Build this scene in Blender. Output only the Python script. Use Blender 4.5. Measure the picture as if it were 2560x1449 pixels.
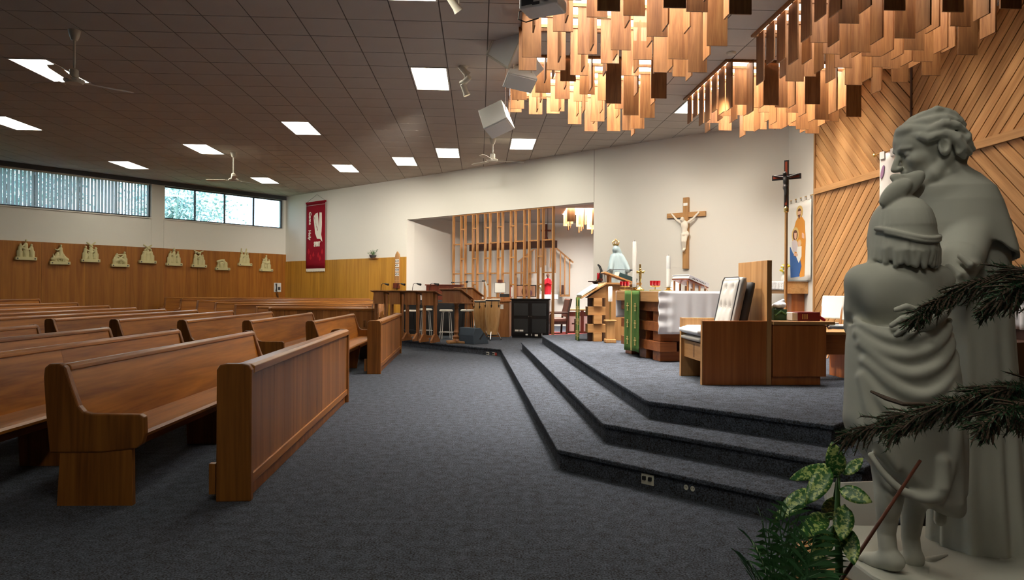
import bpy, math, random
import numpy as np
from mathutils import Vector, Matrix
random.seed(7)
SC = bpy.context.scene
for _o in list(bpy.data.objects):
    bpy.data.objects.remove(_o)
PI = math.pi

# ------------------------------------------------------------------ camera
FOC = 1700.0            # focal length in pixels of the 2560 px wide frame
ROLL = 0.00636
EYE = 1.40
_cd = bpy.data.cameras.new('camera')
_cd.sensor_fit = 'HORIZONTAL'
_cd.sensor_width = 36.0
_cd.lens = FOC / 2560.0 * 36.0
_cd.clip_start = 0.05
_cam = bpy.data.objects.new('camera', _cd)
SC.collection.objects.link(_cam)
_cam.matrix_world = Matrix.Translation((0, 0, EYE)) @ Matrix.Rotation(PI / 2, 4, 'X') @ Matrix.Rotation(ROLL, 4, 'Z')
SC.camera = _cam

# ------------------------------------------------------------------ world and exposure
SKYLIGHT = (20.0, 9.0, 10.0, 6.0)   # radiance of the four milky skylight domes
WELL_W = 560.0          # daylight falling through each skylight well
TUBES = 23.0            # radiance of the fluorescent diffusers
_w = bpy.data.worlds.new('sky')
SC.world = _w
_w.use_nodes = True
_bg = _w.node_tree.nodes['Background']
_bg.inputs[0].default_value = (0.62, 0.80, 1.0, 1)
_bg.inputs[1].default_value = 5.5
SC.view_settings.view_transform = 'Standard'
SC.view_settings.look = 'None'
SC.view_settings.gamma = 1.0
SC.view_settings.use_curve_mapping = False
SC.view_settings.exposure = 0.0
_cy = SC.cycles
_cy.max_bounces = 5; _cy.diffuse_bounces = 3; _cy.glossy_bounces = 2; _cy.transmission_bounces = 4; _cy.transparent_max_bounces = 8
_cy.caustics_reflective = False; _cy.caustics_refractive = False
_cy.use_adaptive_sampling = True; _cy.adaptive_threshold = 0.1; _cy.adaptive_min_samples = 16
_cy.sample_clamp_indirect = 6.0
_sd = bpy.data.lights.new('sun', 'SUN')
_sd.energy = 9.0
_sd.angle = 0.009
_sd.color = (1.0, 0.93, 0.82)
_sun = bpy.data.objects.new('sun', _sd)
SC.collection.objects.link(_sun)
_sun.rotation_euler = Vector((-0.297, 1.483, -1.0)).to_track_quat('-Z', 'Y').to_euler()
WELLS = ((0.55, 2.75, 10.05, 12.25), (0.55, 2.75, 6.85, 9.05), (3.69, 5.76, 10.05, 12.12), (3.69, 5.76, 6.98, 9.05))   # skylight wells in grid metres a0,a1,b0,b1
_ga = math.radians(-2.76)
for (_a0, _a1, _b0, _b1), _f in zip(WELLS, (0.72, 0.55, 0.85, 0.24)):
    _l = bpy.data.lights.new('skylight', 'AREA')
    _l.shape = 'SQUARE'; _l.size = 1.95; _l.energy = WELL_W * _f; _l.spread = math.radians(105); _l.color = (1.0, 0.95, 0.88)
    _o = bpy.data.objects.new('skylight', _l); SC.collection.objects.link(_o)
    _a, _b = (_a0 + _a1) / 2, (_b0 + _b1) / 2
    _o.location = (_a * math.cos(_ga) + _b * math.sin(_ga), -_a * math.sin(_ga) + _b * math.cos(_ga), 4.88 + 1.15)
    _o.rotation_euler = (0, 0, -_ga)
_l = bpy.data.lights.new('alcove_skylight', 'AREA')
_l.shape = 'SQUARE'; _l.size = 1.5; _l.energy = 1000; _l.color = (1.0, 0.95, 0.90)
_o = bpy.data.objects.new('alcove_skylight', _l); SC.collection.objects.link(_o)
_o.location = (2.40, 20.15, 4.0)
SPOT_W = 900.0          # each lit ceiling spotlight
# ------------------------------------------------------------------ geometry helpers
def ray(x, y):
    u, v = x - 1280.0, y - 724.5
    c, s = math.cos(ROLL), math.sin(ROLL)
    return ((c * u + s * v) / FOC, 1.0, -(-s * u + c * v) / FOC)
def onh(x, y, h):                 # point of height h under/over a direction
    r = ray(x, y); t = (h - EYE) / r[2]
    return Vector((r[0] * t, t, h))
def at(x, y, Y):                  # point at depth Y
    r = ray(x, y)
    return Vector((r[0] * Y, Y, EYE + r[2] * Y))
GA = math.radians(-2.76)          # the ceiling grid / pew axis
def gp(a, b):
    return (a * math.cos(GA) + b * math.sin(GA), -a * math.sin(GA) + b * math.cos(GA))
def ga(x, y):
    return (x * math.cos(GA) - y * math.sin(GA), x * math.sin(GA) + y * math.cos(GA))

COL = SC.collection
def put(o, label=None, cat=None, group=None, kind=None):
    if label: o['label'] = label
    if cat: o['category'] = cat
    if group: o['group'] = group
    if kind: o['kind'] = kind
    return o
def empty(name, loc, rz=0.0, label=None, cat=None, group=None, parent=None):
    o = bpy.data.objects.new(name, None)
    COL.objects.link(o)
    o.location = loc
    o.rotation_euler = (0, 0, rz)
    o.empty_display_size = 0.1
    if parent: o.parent = parent
    return put(o, label, cat, group)
def tree_copy(o, parent=None):
    c = o.copy(); COL.objects.link(c)
    c.parent = parent
    for ch in o.children:
        tree_copy(ch, c)
    return c

class MB:
    def __init__(self):
        self.v = []; self.f = []; self.M = None
    def add(self, vs, fs):
        n = len(self.v)
        if self.M is not None:
            vs = [tuple(self.M @ Vector(p)) for p in vs]
        self.v += [tuple(p) for p in vs]
        self.f += [tuple(i + n for i in f) for f in fs]
        return self
    def box(self, x0, x1, y0, y1, z0, z1):
        return self.add([(x0, y0, z0), (x1, y0, z0), (x1, y1, z0), (x0, y1, z0), (x0, y0, z1), (x1, y0, z1), (x1, y1, z1), (x0, y1, z1)],
                        [(0, 3, 2, 1), (4, 5, 6, 7), (0, 1, 5, 4), (1, 2, 6, 5), (2, 3, 7, 6), (3, 0, 4, 7)])
    def cbox(self, c, s, rot=None):
        M0 = self.M
        T = Matrix.Translation(c)
        if rot is not None: T = T @ rot.to_4x4()
        self.M = T if M0 is None else M0 @ T
        self.box(-s[0] / 2, s[0] / 2, -s[1] / 2, s[1] / 2, -s[2] / 2, s[2] / 2)
        self.M = M0
        return self
    def poly(self, pts, axis, lo, hi):        # extrude a 2D outline (ccw) along an axis
        ar = sum(pts[i][0] * pts[(i + 1) % len(pts)][1] - pts[(i + 1) % len(pts)][0] * pts[i][1] for i in range(len(pts)))
        if ar < 0: pts = pts[::-1]
        n = len(pts)
        def P(p, t):
            if axis == 'z': return (p[0], p[1], t)
            if axis == 'x': return (t, p[0], p[1])
            return (p[0], t, p[1])
        vs = [P(p, lo) for p in pts] + [P(p, hi) for p in pts]
        fs = [tuple(range(n - 1, -1, -1)), tuple(range(n, 2 * n))] + [(i, (i + 1) % n, n + (i + 1) % n, n + i) for i in range(n)]
        if axis == 'y': fs = [f[::-1] for f in fs]
        return self.add(vs, fs)
    def tube(self, pts, r, n=8, caps=True):
        pts = [Vector(p) for p in pts]
        rs = r if isinstance(r, (list, tuple)) else [r] * len(pts)
        vs = []; fs = []
        up = Vector((0, 0, 1))
        prev = None
        for i, p in enumerate(pts):
            d = (pts[min(i + 1, len(pts) - 1)] - pts[max(i - 1, 0)])
            if d.length < 1e-9: d = Vector((0, 0, 1))
            d.normalize()
            if prev is None:
                a = d.cross(up if abs(d.z) < 0.95 else Vector((1, 0, 0))).normalized()
            else:
                a = (prev - d * prev.dot(d))
                a = a.normalized() if a.length > 1e-6 else d.orthogonal().normalized()
            prev = a
            b = d.cross(a)
            for k in range(n):
                t = 2 * PI * k / n
                vs.append(p + (a * math.cos(t) + b * math.sin(t)) * rs[i])
        for i in range(len(pts) - 1):
            for k in range(n):
                k2 = (k + 1) % n
                fs.append((i * n + k, i * n + k2, (i + 1) * n + k2, (i + 1) * n + k))
        if caps:
            fs.append(tuple(range(n - 1, -1, -1)))
            m = (len(pts) - 1) * n
            fs.append(tuple(range(m, m + n)))
        return self.add(vs, fs)
    def lathe(self, prof, n=16, c=(0, 0, 0)):
        vs = []; fs = []
        for r, z in prof:
            for k in range(n):
                t = 2 * PI * k / n
                vs.append((c[0] + r * math.cos(t), c[1] + r * math.sin(t), c[2] + z))
        for i in range(len(prof) - 1):
            for k in range(n):
                k2 = (k + 1) % n
                fs.append((i * n + k, i * n + k2, (i + 1) * n + k2, (i + 1) * n + k))
        fs.append(tuple(range(n - 1, -1, -1)))
        m = (len(prof) - 1) * n
        fs.append(tuple(range(m, m + n)))
        return self.add(vs, fs)
    def ball(self, c, r, n=10, m=7):
        r = r if isinstance(r, (tuple, list)) else (r, r, r)
        vs = [(c[0], c[1], c[2] - r[2])]; fs = []
        for i in range(1, m):
            ph = -PI / 2 + PI * i / m
            for k in range(n):
                t = 2 * PI * k / n
                vs.append((c[0] + r[0] * math.cos(ph) * math.cos(t), c[1] + r[1] * math.cos(ph) * math.sin(t), c[2] + r[2] * math.sin(ph)))
        vs.append((c[0], c[1], c[2] + r[2]))
        for k in range(n):
            fs.append((0, 1 + (k + 1) % n, 1 + k))
            fs.append((len(vs) - 1, 1 + (m - 2) * n + k, 1 + (m - 2) * n + (k + 1) % n))
        for i in range(m - 2):
            for k in range(n):
                k2 = (k + 1) % n
                fs.append((1 + i * n + k, 1 + i * n + k2, 1 + (i + 1) * n + k2, 1 + (i + 1) * n + k))
        return self.add(vs, fs)
    def sheet(self, P, thick=0.0):            # grid of points P[i][j] as a surface, optional thickness along normals
        ni, nj = len(P), len(P[0])
        vs = [Vector(P[i][j]) for i in range(ni) for j in range(nj)]
        q = lambda i, j: i * nj + j
        fs = [(q(i, j), q(i + 1, j), q(i + 1, j + 1), q(i, j + 1)) for i in range(ni - 1) for j in range(nj - 1)]
        if thick:
            N = []
            for i in range(ni):
                for j in range(nj):
                    du = vs[q(min(i + 1, ni - 1), j)] - vs[q(max(i - 1, 0), j)]
                    dv = vs[q(i, min(j + 1, nj - 1))] - vs[q(i, max(j - 1, 0))]
                    n = du.cross(dv)
                    N.append(n.normalized() if n.length > 0 else Vector((0, 0, 1)))
            m = len(vs)
            vs = vs + [vs[k] - N[k] * thick for k in range(m)]
            fs += [tuple(x + m for x in f[::-1]) for f in fs]
            rim = [q(i, 0) for i in range(ni)] + [q(ni - 1, j) for j in range(1, nj)] + [q(i, nj - 1) for i in range(ni - 2, -1, -1)] + [q(0, j) for j in range(nj - 2, 0, -1)]
            for k in range(len(rim)):
                a, b = rim[k], rim[(k + 1) % len(rim)]
                fs.append((b, a, a + m, b + m))
        return self.add(vs, fs)
    def mesh(self, name):
        me = bpy.data.meshes.new(name)
        me.from_pydata(self.v, [], self.f)
        me.validate()
        return me
    def build(self, name, mat, parent=None, smooth=False, bevel=0.0, seg=2, loc=None, rot=None):
        me = self.mesh(name)
        if mat: me.materials.append(mat)
        o = bpy.data.objects.new(name, me)
        COL.objects.link(o)
        if parent: o.parent = parent
        if loc is not None: o.location = loc
        if rot is not None: o.rotation_euler = rot
        if smooth:
            if smooth is True:
                me.polygons.foreach_set('use_smooth', [True] * len(me.polygons))
            else:
                me.polygons.foreach_set('use_smooth', [True] * len(me.polygons))
                me.set_sharp_from_angle(angle=smooth)
        if bevel:
            m = o.modifiers.new('bevel', 'BEVEL')
            m.width = bevel; m.segments = seg; m.limit_method = 'ANGLE'; m.angle_limit = math.radians(40)
        return o
def clone(o, parent, loc=None, rot=None, scale=None):
    c = o.copy(); COL.objects.link(c); c.parent = parent
    if loc is not None: c.location = loc
    if rot is not None: c.rotation_euler = rot
    if scale is not None: c.scale = scale
    return c
def clip_poly(pts, rect):
    x0, x1, y0, y1 = rect
    def cut(ps, f, inter):
        out = []
        for i in range(len(ps)):
            a, b = ps[i], ps[(i + 1) % len(ps)]
            if f(a): out.append(a)
            if f(a) != f(b): out.append(inter(a, b))
        return out
    def ix(X): return lambda a, b: (X, a[1] + (b[1] - a[1]) * (X - a[0]) / (b[0] - a[0]))
    def iy(Y): return lambda a, b: (a[0] + (b[0] - a[0]) * (Y - a[1]) / (b[1] - a[1]), Y)
    for f, it in ((lambda p: p[0] >= x0, ix(x0)), (lambda p: p[0] <= x1, ix(x1)), (lambda p: p[1] >= y0, iy(y0)), (lambda p: p[1] <= y1, iy(y1))):
        if len(pts) < 3: return []
        pts = cut(pts, f, it)
    return pts
FONTS = {}
def text_mesh(s, size, name, mat, parent, M, depth=0.004, bold=False):
    cu = bpy.data.curves.new(name, 'FONT')
    cu.body = s; cu.size = size; cu.extrude = depth / 2; cu.align_x = 'CENTER'; cu.align_y = 'CENTER'
    cu.resolution_u = 3
    if bold: cu.offset = size * 0.03
    t = bpy.data.objects.new(name, cu); COL.objects.link(t)
    me = bpy.data.meshes.new_from_object(t.evaluated_get(bpy.context.evaluated_depsgraph_get()))
    bpy.data.objects.remove(t)
    me.materials.clear(); me.materials.append(mat)
    o = bpy.data.objects.new(name, me); COL.objects.link(o)
    o.parent = parent; o.matrix_local = M
    return o

# ------------------------------------------------------------------ implicit sculpting (surface nets)
class Sculpt:
    def __init__(self, lo, hi, h):
        self.lo = np.array(lo, np.float32); self.h = h
        n = np.ceil((np.array(hi) - np.array(lo)) / h).astype(int) + 1
        self.n = n
        self.d = np.full(n, 1e3, np.float32)
        self.ax = [self.lo[i] + h * np.arange(n[i], dtype=np.float32) for i in range(3)]
    def region(self, lo, hi):
        i0 = np.clip(np.floor((np.array(lo) - self.lo) / self.h).astype(int), 0, self.n - 1)
        i1 = np.clip(np.ceil((np.array(hi) - self.lo) / self.h).astype(int) + 1, 1, self.n)
        sl = tuple(slice(i0[i], max(i1[i], i0[i] + 1)) for i in range(3))
        X = self.ax[0][sl[0]][:, None, None]; Y = self.ax[1][sl[1]][None, :, None]; Z = self.ax[2][sl[2]][None, None, :]
        return sl, X, Y, Z
    def merge(self, sl, d, k, mode='+'):
        a = self.d[sl]
        if mode == '-':
            d = -d
            if k > 0:
                hh = np.clip(0.5 - 0.5 * (a - d) / k, 0, 1)
                self.d[sl] = a + (d - a) * hh + k * hh * (1 - hh)
            else: self.d[sl] = np.maximum(a, d)
        else:
            if k > 0:
                hh = np.clip(0.5 + 0.5 * (a - d) / k, 0, 1)
                self.d[sl] = a + (d - a) * hh - k * hh * (1 - hh)
            else: self.d[sl] = np.minimum(a, d)
    def ell(self, c, r, k=0.02, R=None, mode='+'):
        c = np.array(c, float); r = np.array(r, float) * (1 if np.ndim(r) else np.ones(3))
        pad = max(r) + 3 * k + 2 * self.h
        sl, X, Y, Z = self.region(c - pad, c + pad)
        x, y, z = X - c[0], Y - c[1], Z - c[2]
        if R is not None:
            R = np.array(R).T
            x, y, z = (R[0, 0] * x + R[0, 1] * y + R[0, 2] * z, R[1, 0] * x + R[1, 1] * y + R[1, 2] * z, R[2, 0] * x + R[2, 1] * y + R[2, 2] * z)
        k0 = np.sqrt((x / r[0]) ** 2 + (y / r[1]) ** 2 + (z / r[2]) ** 2)
        k1 = np.sqrt((x / r[0] ** 2) ** 2 + (y / r[1] ** 2) ** 2 + (z / r[2] ** 2) ** 2) + 1e-6
        self.merge(sl, (k0 * (k0 - 1) / k1).astype(np.float32), k, mode)
    def cap(self, pts, rs, k=0.02, mode='+', flat=None):     # tapered capsules along a polyline
        pts = [np.array(p, float) for p in pts]
        if not isinstance(rs, (list, tuple)): rs = [rs] * len(pts)
        A = np.array(pts); pad = max(rs) + 3 * k + 2 * self.h
        sl, X, Y, Z = self.region(A.min(0) - pad, A.max(0) + pad)
        best = None
        for i in range(len(pts) - 1):
            a, b = pts[i], pts[i + 1]
            ab = b - a; L2 = max(ab @ ab, 1e-9)
            t = np.clip(((X - a[0]) * ab[0] + (Y - a[1]) * ab[1] + (Z - a[2]) * ab[2]) / L2, 0, 1)
            d = np.sqrt((X - a[0] - t * ab[0]) ** 2 + (Y - a[1] - t * ab[1]) ** 2 + (Z - a[2] - t * ab[2]) ** 2) - (rs[i] + (rs[i + 1] - rs[i]) * t)
            best = d if best is None else np.minimum(best, d)
        self.merge(sl, best.astype(np.float32), k, mode)
    def fn(self, lo, hi, f, k=0.02, mode='+'):
        sl, X, Y, Z = self.region(lo, hi)
        self.merge(sl, f(X, Y, Z).astype(np.float32), k, mode)
    def disp(self, lo, hi, f):
        sl, X, Y, Z = self.region(lo, hi)
        self.d[sl] += f(X, Y, Z).astype(np.float32)
    def net(self):
        D = self.d; n = self.n
        for ax in range(3):                        # close the surface at the border
            for e in (0, -1):
                s = [slice(None)] * 3; s[ax] = e
                D[tuple(s)] = np.maximum(D[tuple(s)], self.h * 0.5)
        S = D < 0
        c = np.zeros(n - 1, np.int8)
        for i in (0, 1):
            for j in (0, 1):
                for k in (0, 1):
                    c += S[i:n[0] - 1 + i, j:n[1] - 1 + j, k:n[2] - 1 + k]
        act = (c > 0) & (c < 8)
        I = np.argwhere(act)
        idx = np.full(n - 1, -1, np.int32); idx[act] = np.arange(len(I))
        acc = np.zeros((len(I), 3)); cnt = np.zeros(len(I))
        for ax in range(3):
            o1, o2 = [(1, 2), (0, 2), (0, 1)][ax]
            for u in (0, 1):
                for w in (0, 1):
                    p = I.copy(); p[:, o1] += u; p[:, o2] += w
                    q = p.copy(); q[:, ax] += 1
                    a = D[p[:, 0], p[:, 1], p[:, 2]]; b = D[q[:, 0], q[:, 1], q[:, 2]]
                    m = (a < 0) != (b < 0)
                    t = np.where(m, a / np.where(m, a - b, 1), 0)
                    P = p.astype(float); P[:, ax] += t
                    acc[m] += P[m]; cnt[m] += 1
        V = self.lo + self.h * acc / cnt[:, None]
        F = []
        for ax in range(3):
            o1, o2 = [(1, 2), (2, 0), (0, 1)][ax]
            sa = [slice(None)] * 3; sb = [slice(None)] * 3
            sa[ax] = slice(0, -1); sb[ax] = slice(1, None)
            A = S[tuple(sa)]; B = S[tuple(sb)]
            E = np.argwhere(A != B)
            E = E[(E[:, o1] > 0) & (E[:, o2] > 0) & (E[:, o1] < n[o1] - 1) & (E[:, o2] < n[o2] - 1)]
            def g(d1, d2):
                p = E.copy(); p[:, o1] -= d1; p[:, o2] -= d2
                return idx[p[:, 0], p[:, 1], p[:, 2]]
            Q = np.stack([g(1, 1), g(0, 1), g(0, 0), g(1, 0)], 1)
            flip = ~A[E[:, 0], E[:, 1], E[:, 2]]
            Q[flip] = Q[flip][:, ::-1]
            F.append(Q)
        return V, np.concatenate(F)
    def build(self, name, mat, parent=None, loc=None):
        V, F = self.net()
        me = bpy.data.meshes.new(name)
        me.vertices.add(len(V)); me.vertices.foreach_set('co', V.astype(np.float32).ravel())
        me.loops.add(F.size); me.loops.foreach_set('vertex_index', F.astype(np.int32).ravel())
        me.polygons.add(len(F)); me.polygons.foreach_set('loop_start', np.arange(0, F.size, 4, dtype=np.int32))
        me.update(calc_edges=True)
        me.polygons.foreach_set('use_smooth', np.ones(len(F), bool))
        if mat: me.materials.append(mat)
        o = bpy.data.objects.new(name, me); COL.objects.link(o)
        if parent: o.parent = parent
        if loc is not None: o.location = loc
        return o
def rotm(ax, deg):
    return np.array(Matrix.Rotation(math.radians(deg), 3, ax))

# ------------------------------------------------------------------ materials
MATS = {}
def _mat(name):
    m = bpy.data.materials.new(name); m.use_nodes = True
    nt = m.node_tree
    b = nt.nodes['Principled BSDF']
    MATS[name] = m
    return m, nt, b
def plain(name, col, rough=0.6, metal=0.0, spec=0.5, var=0.0, bump=0.0, bscale=200.0, coat=0.0):
    m, nt, b = _mat(name)
    b.inputs['Base Color'].default_value = (*col, 1)
    b.inputs['Roughness'].default_value = rough
    b.inputs['Metallic'].default_value = metal
    b.inputs['Specular IOR Level'].default_value = spec
    if coat: b.inputs['Coat Weight'].default_value = coat
    if var or bump:
        tc = nt.nodes.new('ShaderNodeTexCoord')
        nz = nt.nodes.new('ShaderNodeTexNoise'); nz.inputs['Scale'].default_value = bscale if bump else 3.0
        nz.inputs['Detail'].default_value = 4
        nt.links.new(tc.outputs['Object'], nz.inputs['Vector'])
        if var:
            nz2 = nt.nodes.new('ShaderNodeTexNoise'); nz2.inputs['Scale'].default_value = 2.2; nz2.inputs['Detail'].default_value = 5
            nt.links.new(tc.outputs['Object'], nz2.inputs['Vector'])
            mx = nt.nodes.new('ShaderNodeMixRGB')
            mx.inputs[1].default_value = (*[c * (1 - var) for c in col], 1); mx.inputs[2].default_value = (*[min(1, c * (1 + var)) for c in col], 1)
            nt.links.new(nz2.outputs['Fac'], mx.inputs[0]); nt.links.new(mx.outputs[0], b.inputs['Base Color'])
        if bump:
            bp = nt.nodes.new('ShaderNodeBump'); bp.inputs['Strength'].default_value = bump; bp.inputs['Distance'].default_value = 0.01
            nt.links.new(nz.outputs['Fac'], bp.inputs['Height']); nt.links.new(bp.outputs['Normal'], b.inputs['Normal'])
    return m
def wood(name, light, dark, axis='z', scale=9.0, rough=0.45, var=0.18, stretch=0.05, bump=0.0, coat=0.0, spec=0.4):
    m, nt, b = _mat(name)
    L = nt.links.new
    tc = nt.nodes.new('ShaderNodeTexCoord')
    oi = nt.nodes.new('ShaderNodeObjectInfo')
    mul = nt.nodes.new('ShaderNodeMath'); mul.operation = 'MULTIPLY'; mul.inputs[1].default_value = 37.0
    L(oi.outputs['Random'], mul.inputs[0])
    addv = nt.nodes.new('ShaderNodeVectorMath'); addv.operation = 'ADD'
    L(tc.outputs['Object'], addv.inputs[0]); L(mul.outputs[0], addv.inputs[1])
    mp = nt.nodes.new('ShaderNodeMapping')
    s = [scale, scale, scale]; s['xyz'.index(axis)] = scale * stretch
    mp.inputs['Scale'].default_value = s
    L(addv.outputs[0], mp.inputs['Vector'])
    n1 = nt.nodes.new('ShaderNodeTexNoise'); n1.inputs['Scale'].default_value = 1.0; n1.inputs['Detail'].default_value = 3; n1.inputs['Roughness'].default_value = 0.6; n1.inputs['Distortion'].default_value = 1.2
    L(mp.outputs[0], n1.inputs['Vector'])
    n2 = nt.nodes.new('ShaderNodeTexNoise'); n2.inputs['Scale'].default_value = 7.0; n2.inputs['Detail'].default_value = 2
    L(mp.outputs[0], n2.inputs['Vector'])
    mixn = nt.nodes.new('ShaderNodeMath'); mixn.operation = 'MULTIPLY_ADD'; mixn.inputs[1].default_value = 0.35
    L(n2.outputs['Fac'], mixn.inputs[0]); L(n1.outputs['Fac'], mixn.inputs[2])
    cr = nt.nodes.new('ShaderNodeValToRGB')
    cr.color_ramp.elements[0].position = 0.48; cr.color_ramp.elements[0].color = (*dark, 1)
    cr.color_ramp.elements[1].position = 0.85; cr.color_ramp.elements[1].color = (*light, 1)
    L(mixn.outputs[0], cr.inputs[0])
    hs = nt.nodes.new('ShaderNodeHueSaturation')
    mr = nt.nodes.new('ShaderNodeMapRange'); mr.inputs['To Min'].default_value = 1 - var; mr.inputs['To Max'].default_value = 1 + var
    L(oi.outputs['Random'], mr.inputs['Value']); L(mr.outputs[0], hs.inputs['Value'])
    L(cr.outputs[0], hs.inputs['Color']); L(hs.outputs[0], b.inputs['Base Color'])
    b.inputs['Roughness'].default_value = rough
    b.inputs['Specular IOR Level'].default_value = spec
    if coat:
        b.inputs['Coat Weight'].default_value = coat; b.inputs['Coat Roughness'].default_value = 0.25
    if bump:
        bp = nt.nodes.new('ShaderNodeBump'); bp.inputs['Strength'].default_value = bump; bp.inputs['Distance'].default_value = 0.005
        L(mixn.outputs[0], bp.inputs['Height']); L(bp.outputs['Normal'], b.inputs['Normal'])
    return m
def glow(name, col, strength):
    m, nt, b = _mat(name)
    b.inputs['Base Color'].default_value = (0.8, 0.8, 0.8, 1)
    b.inputs['Emission Color'].default_value = (*col, 1)
    b.inputs['Emission Strength'].default_value = strength
    return m
# ------------------------------------------------------------------ palette
plain('wall_paint', (0.73, 0.70, 0.63), 0.85, spec=0.2)
plain('rear_wall', (0.30, 0.24, 0.18), 0.85, spec=0.2, var=0.05)
plain('ceiling_board', (0.54, 0.49, 0.44), 0.95, spec=0.1, var=0.06)
plain('grid_metal', (0.11, 0.09, 0.075), 0.7)
plain('white_metal', (0.75, 0.74, 0.70), 0.45)
plain('white_plastic', (0.72, 0.72, 0.68), 0.5)
plain('off_white_metal', (0.62, 0.58, 0.48), 0.45)
plain('black', (0.015, 0.015, 0.016), 0.5)
plain('black_gloss', (0.012, 0.010, 0.010), 0.25)
plain('charcoal', (0.045, 0.045, 0.05), 0.6)
plain('chrome', (0.75, 0.75, 0.75), 0.2, 1.0)
plain('brass', (0.72, 0.48, 0.16), 0.3, 1.0)
plain('stone', (0.52, 0.52, 0.45), 0.75, spec=0.3, var=0.10)
plain('plaster_cream', (0.62, 0.56, 0.30), 0.7, var=0.08)
plain('ivory', (0.78, 0.70, 0.58), 0.55)
plain('statue_blue', (0.36, 0.47, 0.50), 0.6, var=0.15)
plain('white_cloth', (0.80, 0.81, 0.84), 0.9, spec=0.1)
plain('cushion_fabric', (0.46, 0.43, 0.39), 0.9, spec=0.15)
plain('cushion_dark', (0.05, 0.045, 0.042), 0.85)
plain('green_cloth', (0.075, 0.15, 0.035), 0.85, spec=0.15)
plain('gold_thread', (0.62, 0.47, 0.16), 0.5)
plain('red_glass', (0.45, 0.006, 0.012), 0.12, spec=0.7)
plain('red_cloth', (0.26, 0.008, 0.018), 0.9, spec=0.1, var=0.12)
plain('red_flame', (0.48, 0.02, 0.03), 0.9, spec=0.1)
plain('red_book', (0.16, 0.008, 0.014), 0.6)
plain('red_carpet', (0.30, 0.05, 0.045), 0.95)
plain('felt_white', (0.80, 0.74, 0.62), 0.95)
plain('paper', (0.82, 0.80, 0.74), 0.8)
plain('wax', (0.85, 0.82, 0.74), 0.5)
plain('dark_book', (0.02, 0.05, 0.05), 0.5)
plain('speaker_grey', (0.042, 0.060, 0.082), 0.75)
plain('drum_skin', (0.75, 0.66, 0.50), 0.6)
plain('rubber', (0.02, 0.02, 0.02), 0.8)
plain('bronze', (0.10, 0.09, 0.085), 0.35, 0.7)
plain('red_inlay', (0.42, 0.07, 0.03), 0.4)
plain('leaf_dark', (0.018, 0.075, 0.026), 0.5, var=0.3)
plain('stem_green', (0.05, 0.13, 0.03), 0.5)
plain('palm_green', (0.055, 0.16, 0.055), 0.5, var=0.25)
plain('cane_red', (0.12, 0.035, 0.02), 0.5)
plain('twig', (0.06, 0.035, 0.02), 0.8)
plain('pot_clay', (0.25, 0.10, 0.05), 0.8)
plain('petal_yellow', (0.75, 0.60, 0.05), 0.6)
plain('petal_white', (0.85, 0.85, 0.80), 0.6)
plain('skin_print', (0.70, 0.42, 0.28), 0.9)
plain('hair_print', (0.13, 0.05, 0.03), 0.9)
plain('robe_ochre', (0.62, 0.25, 0.03), 0.9)
plain('robe_blue', (0.03, 0.10, 0.30), 0.9)
plain('halo_print', (0.66, 0.45, 0.16), 0.9)
plain('linen', (0.78, 0.75, 0.68), 0.95, spec=0.1, var=0.05)
plain('linen_pink', (0.62, 0.54, 0.54), 0.95, spec=0.1)
plain('lilac', (0.30, 0.16, 0.26), 0.9)
plain('vinyl_brown', (0.22, 0.09, 0.06), 0.5)
plain('marble', (0.66, 0.66, 0.64), 0.4, var=0.12)
plain('outlet_ivory', (0.70, 0.68, 0.55), 0.45)
plain('outlet_red', (0.45, 0.06, 0.04), 0.5)
plain('tree_bark', (0.10, 0.07, 0.05), 0.9)
plain('tree_leaf', (0.30, 0.42, 0.40), 0.8, var=0.3)
plain('lawn', (0.20, 0.30, 0.16), 0.95, var=0.2)
for _k in range(4): glow('skylight_dome_%d' % _k, (1.0, 0.92, 0.82), SKYLIGHT[_k])
glow('tube_diffuser', (1.0, 0.95, 0.80), TUBES)
glow('spot_lens', (1.0, 0.86, 0.62), 6.0)
wood('pew_y', (0.43, 0.160, 0.022), (0.20, 0.060, 0.007), 'y', 6.0, 0.36, 0.12, 0.06, coat=0.12)
wood('pew_z', (0.31, 0.112, 0.020), (0.135, 0.041, 0.006), 'z', 7.0, 0.40, 0.14, 0.05, coat=0.10)
wood('pew_panel', (0.36, 0.140, 0.035), (0.19, 0.064, 0.014), 'z', 6.0, 0.42, 0.22, 0.04, coat=0.1)
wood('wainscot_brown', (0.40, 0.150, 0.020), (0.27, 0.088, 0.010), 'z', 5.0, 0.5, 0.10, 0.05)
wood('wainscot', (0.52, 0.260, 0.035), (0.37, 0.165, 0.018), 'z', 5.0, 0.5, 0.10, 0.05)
wood('plank', (0.52, 0.275, 0.105), (0.33, 0.150, 0.045), 'x', 8.0, 0.5, 0.16, 0.05)
wood('baffle', (0.29, 0.132, 0.044), (0.16, 0.060, 0.016), 'z', 10.0, 0.5, 0.20, 0.08)
wood('oak_z', (0.50, 0.27, 0.105), (0.34, 0.160, 0.052), 'z', 8.0, 0.45, 0.06, 0.05)
wood('oak_x', (0.50, 0.27, 0.105), (0.34, 0.160, 0.052), 'x', 8.0, 0.45, 0.06, 0.05)
wood('oak_y', (0.50, 0.27, 0.105), (0.34, 0.160, 0.052), 'y', 8.0, 0.45, 0.06, 0.05)
wood('teak_z', (0.48, 0.150, 0.036), (0.31, 0.084, 0.018), 'z', 7.0, 0.42, 0.05, 0.04, coat=0.15)
wood('teak_x', (0.36, 0.115, 0.030), (0.21, 0.058, 0.014), 'x', 7.0, 0.42, 0.05, 0.04, coat=0.15)
wood('lectern_wood', (0.42, 0.185, 0.065), (0.24, 0.085, 0.024), 'z', 9.0, 0.4, 0.12, 0.05)
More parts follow.
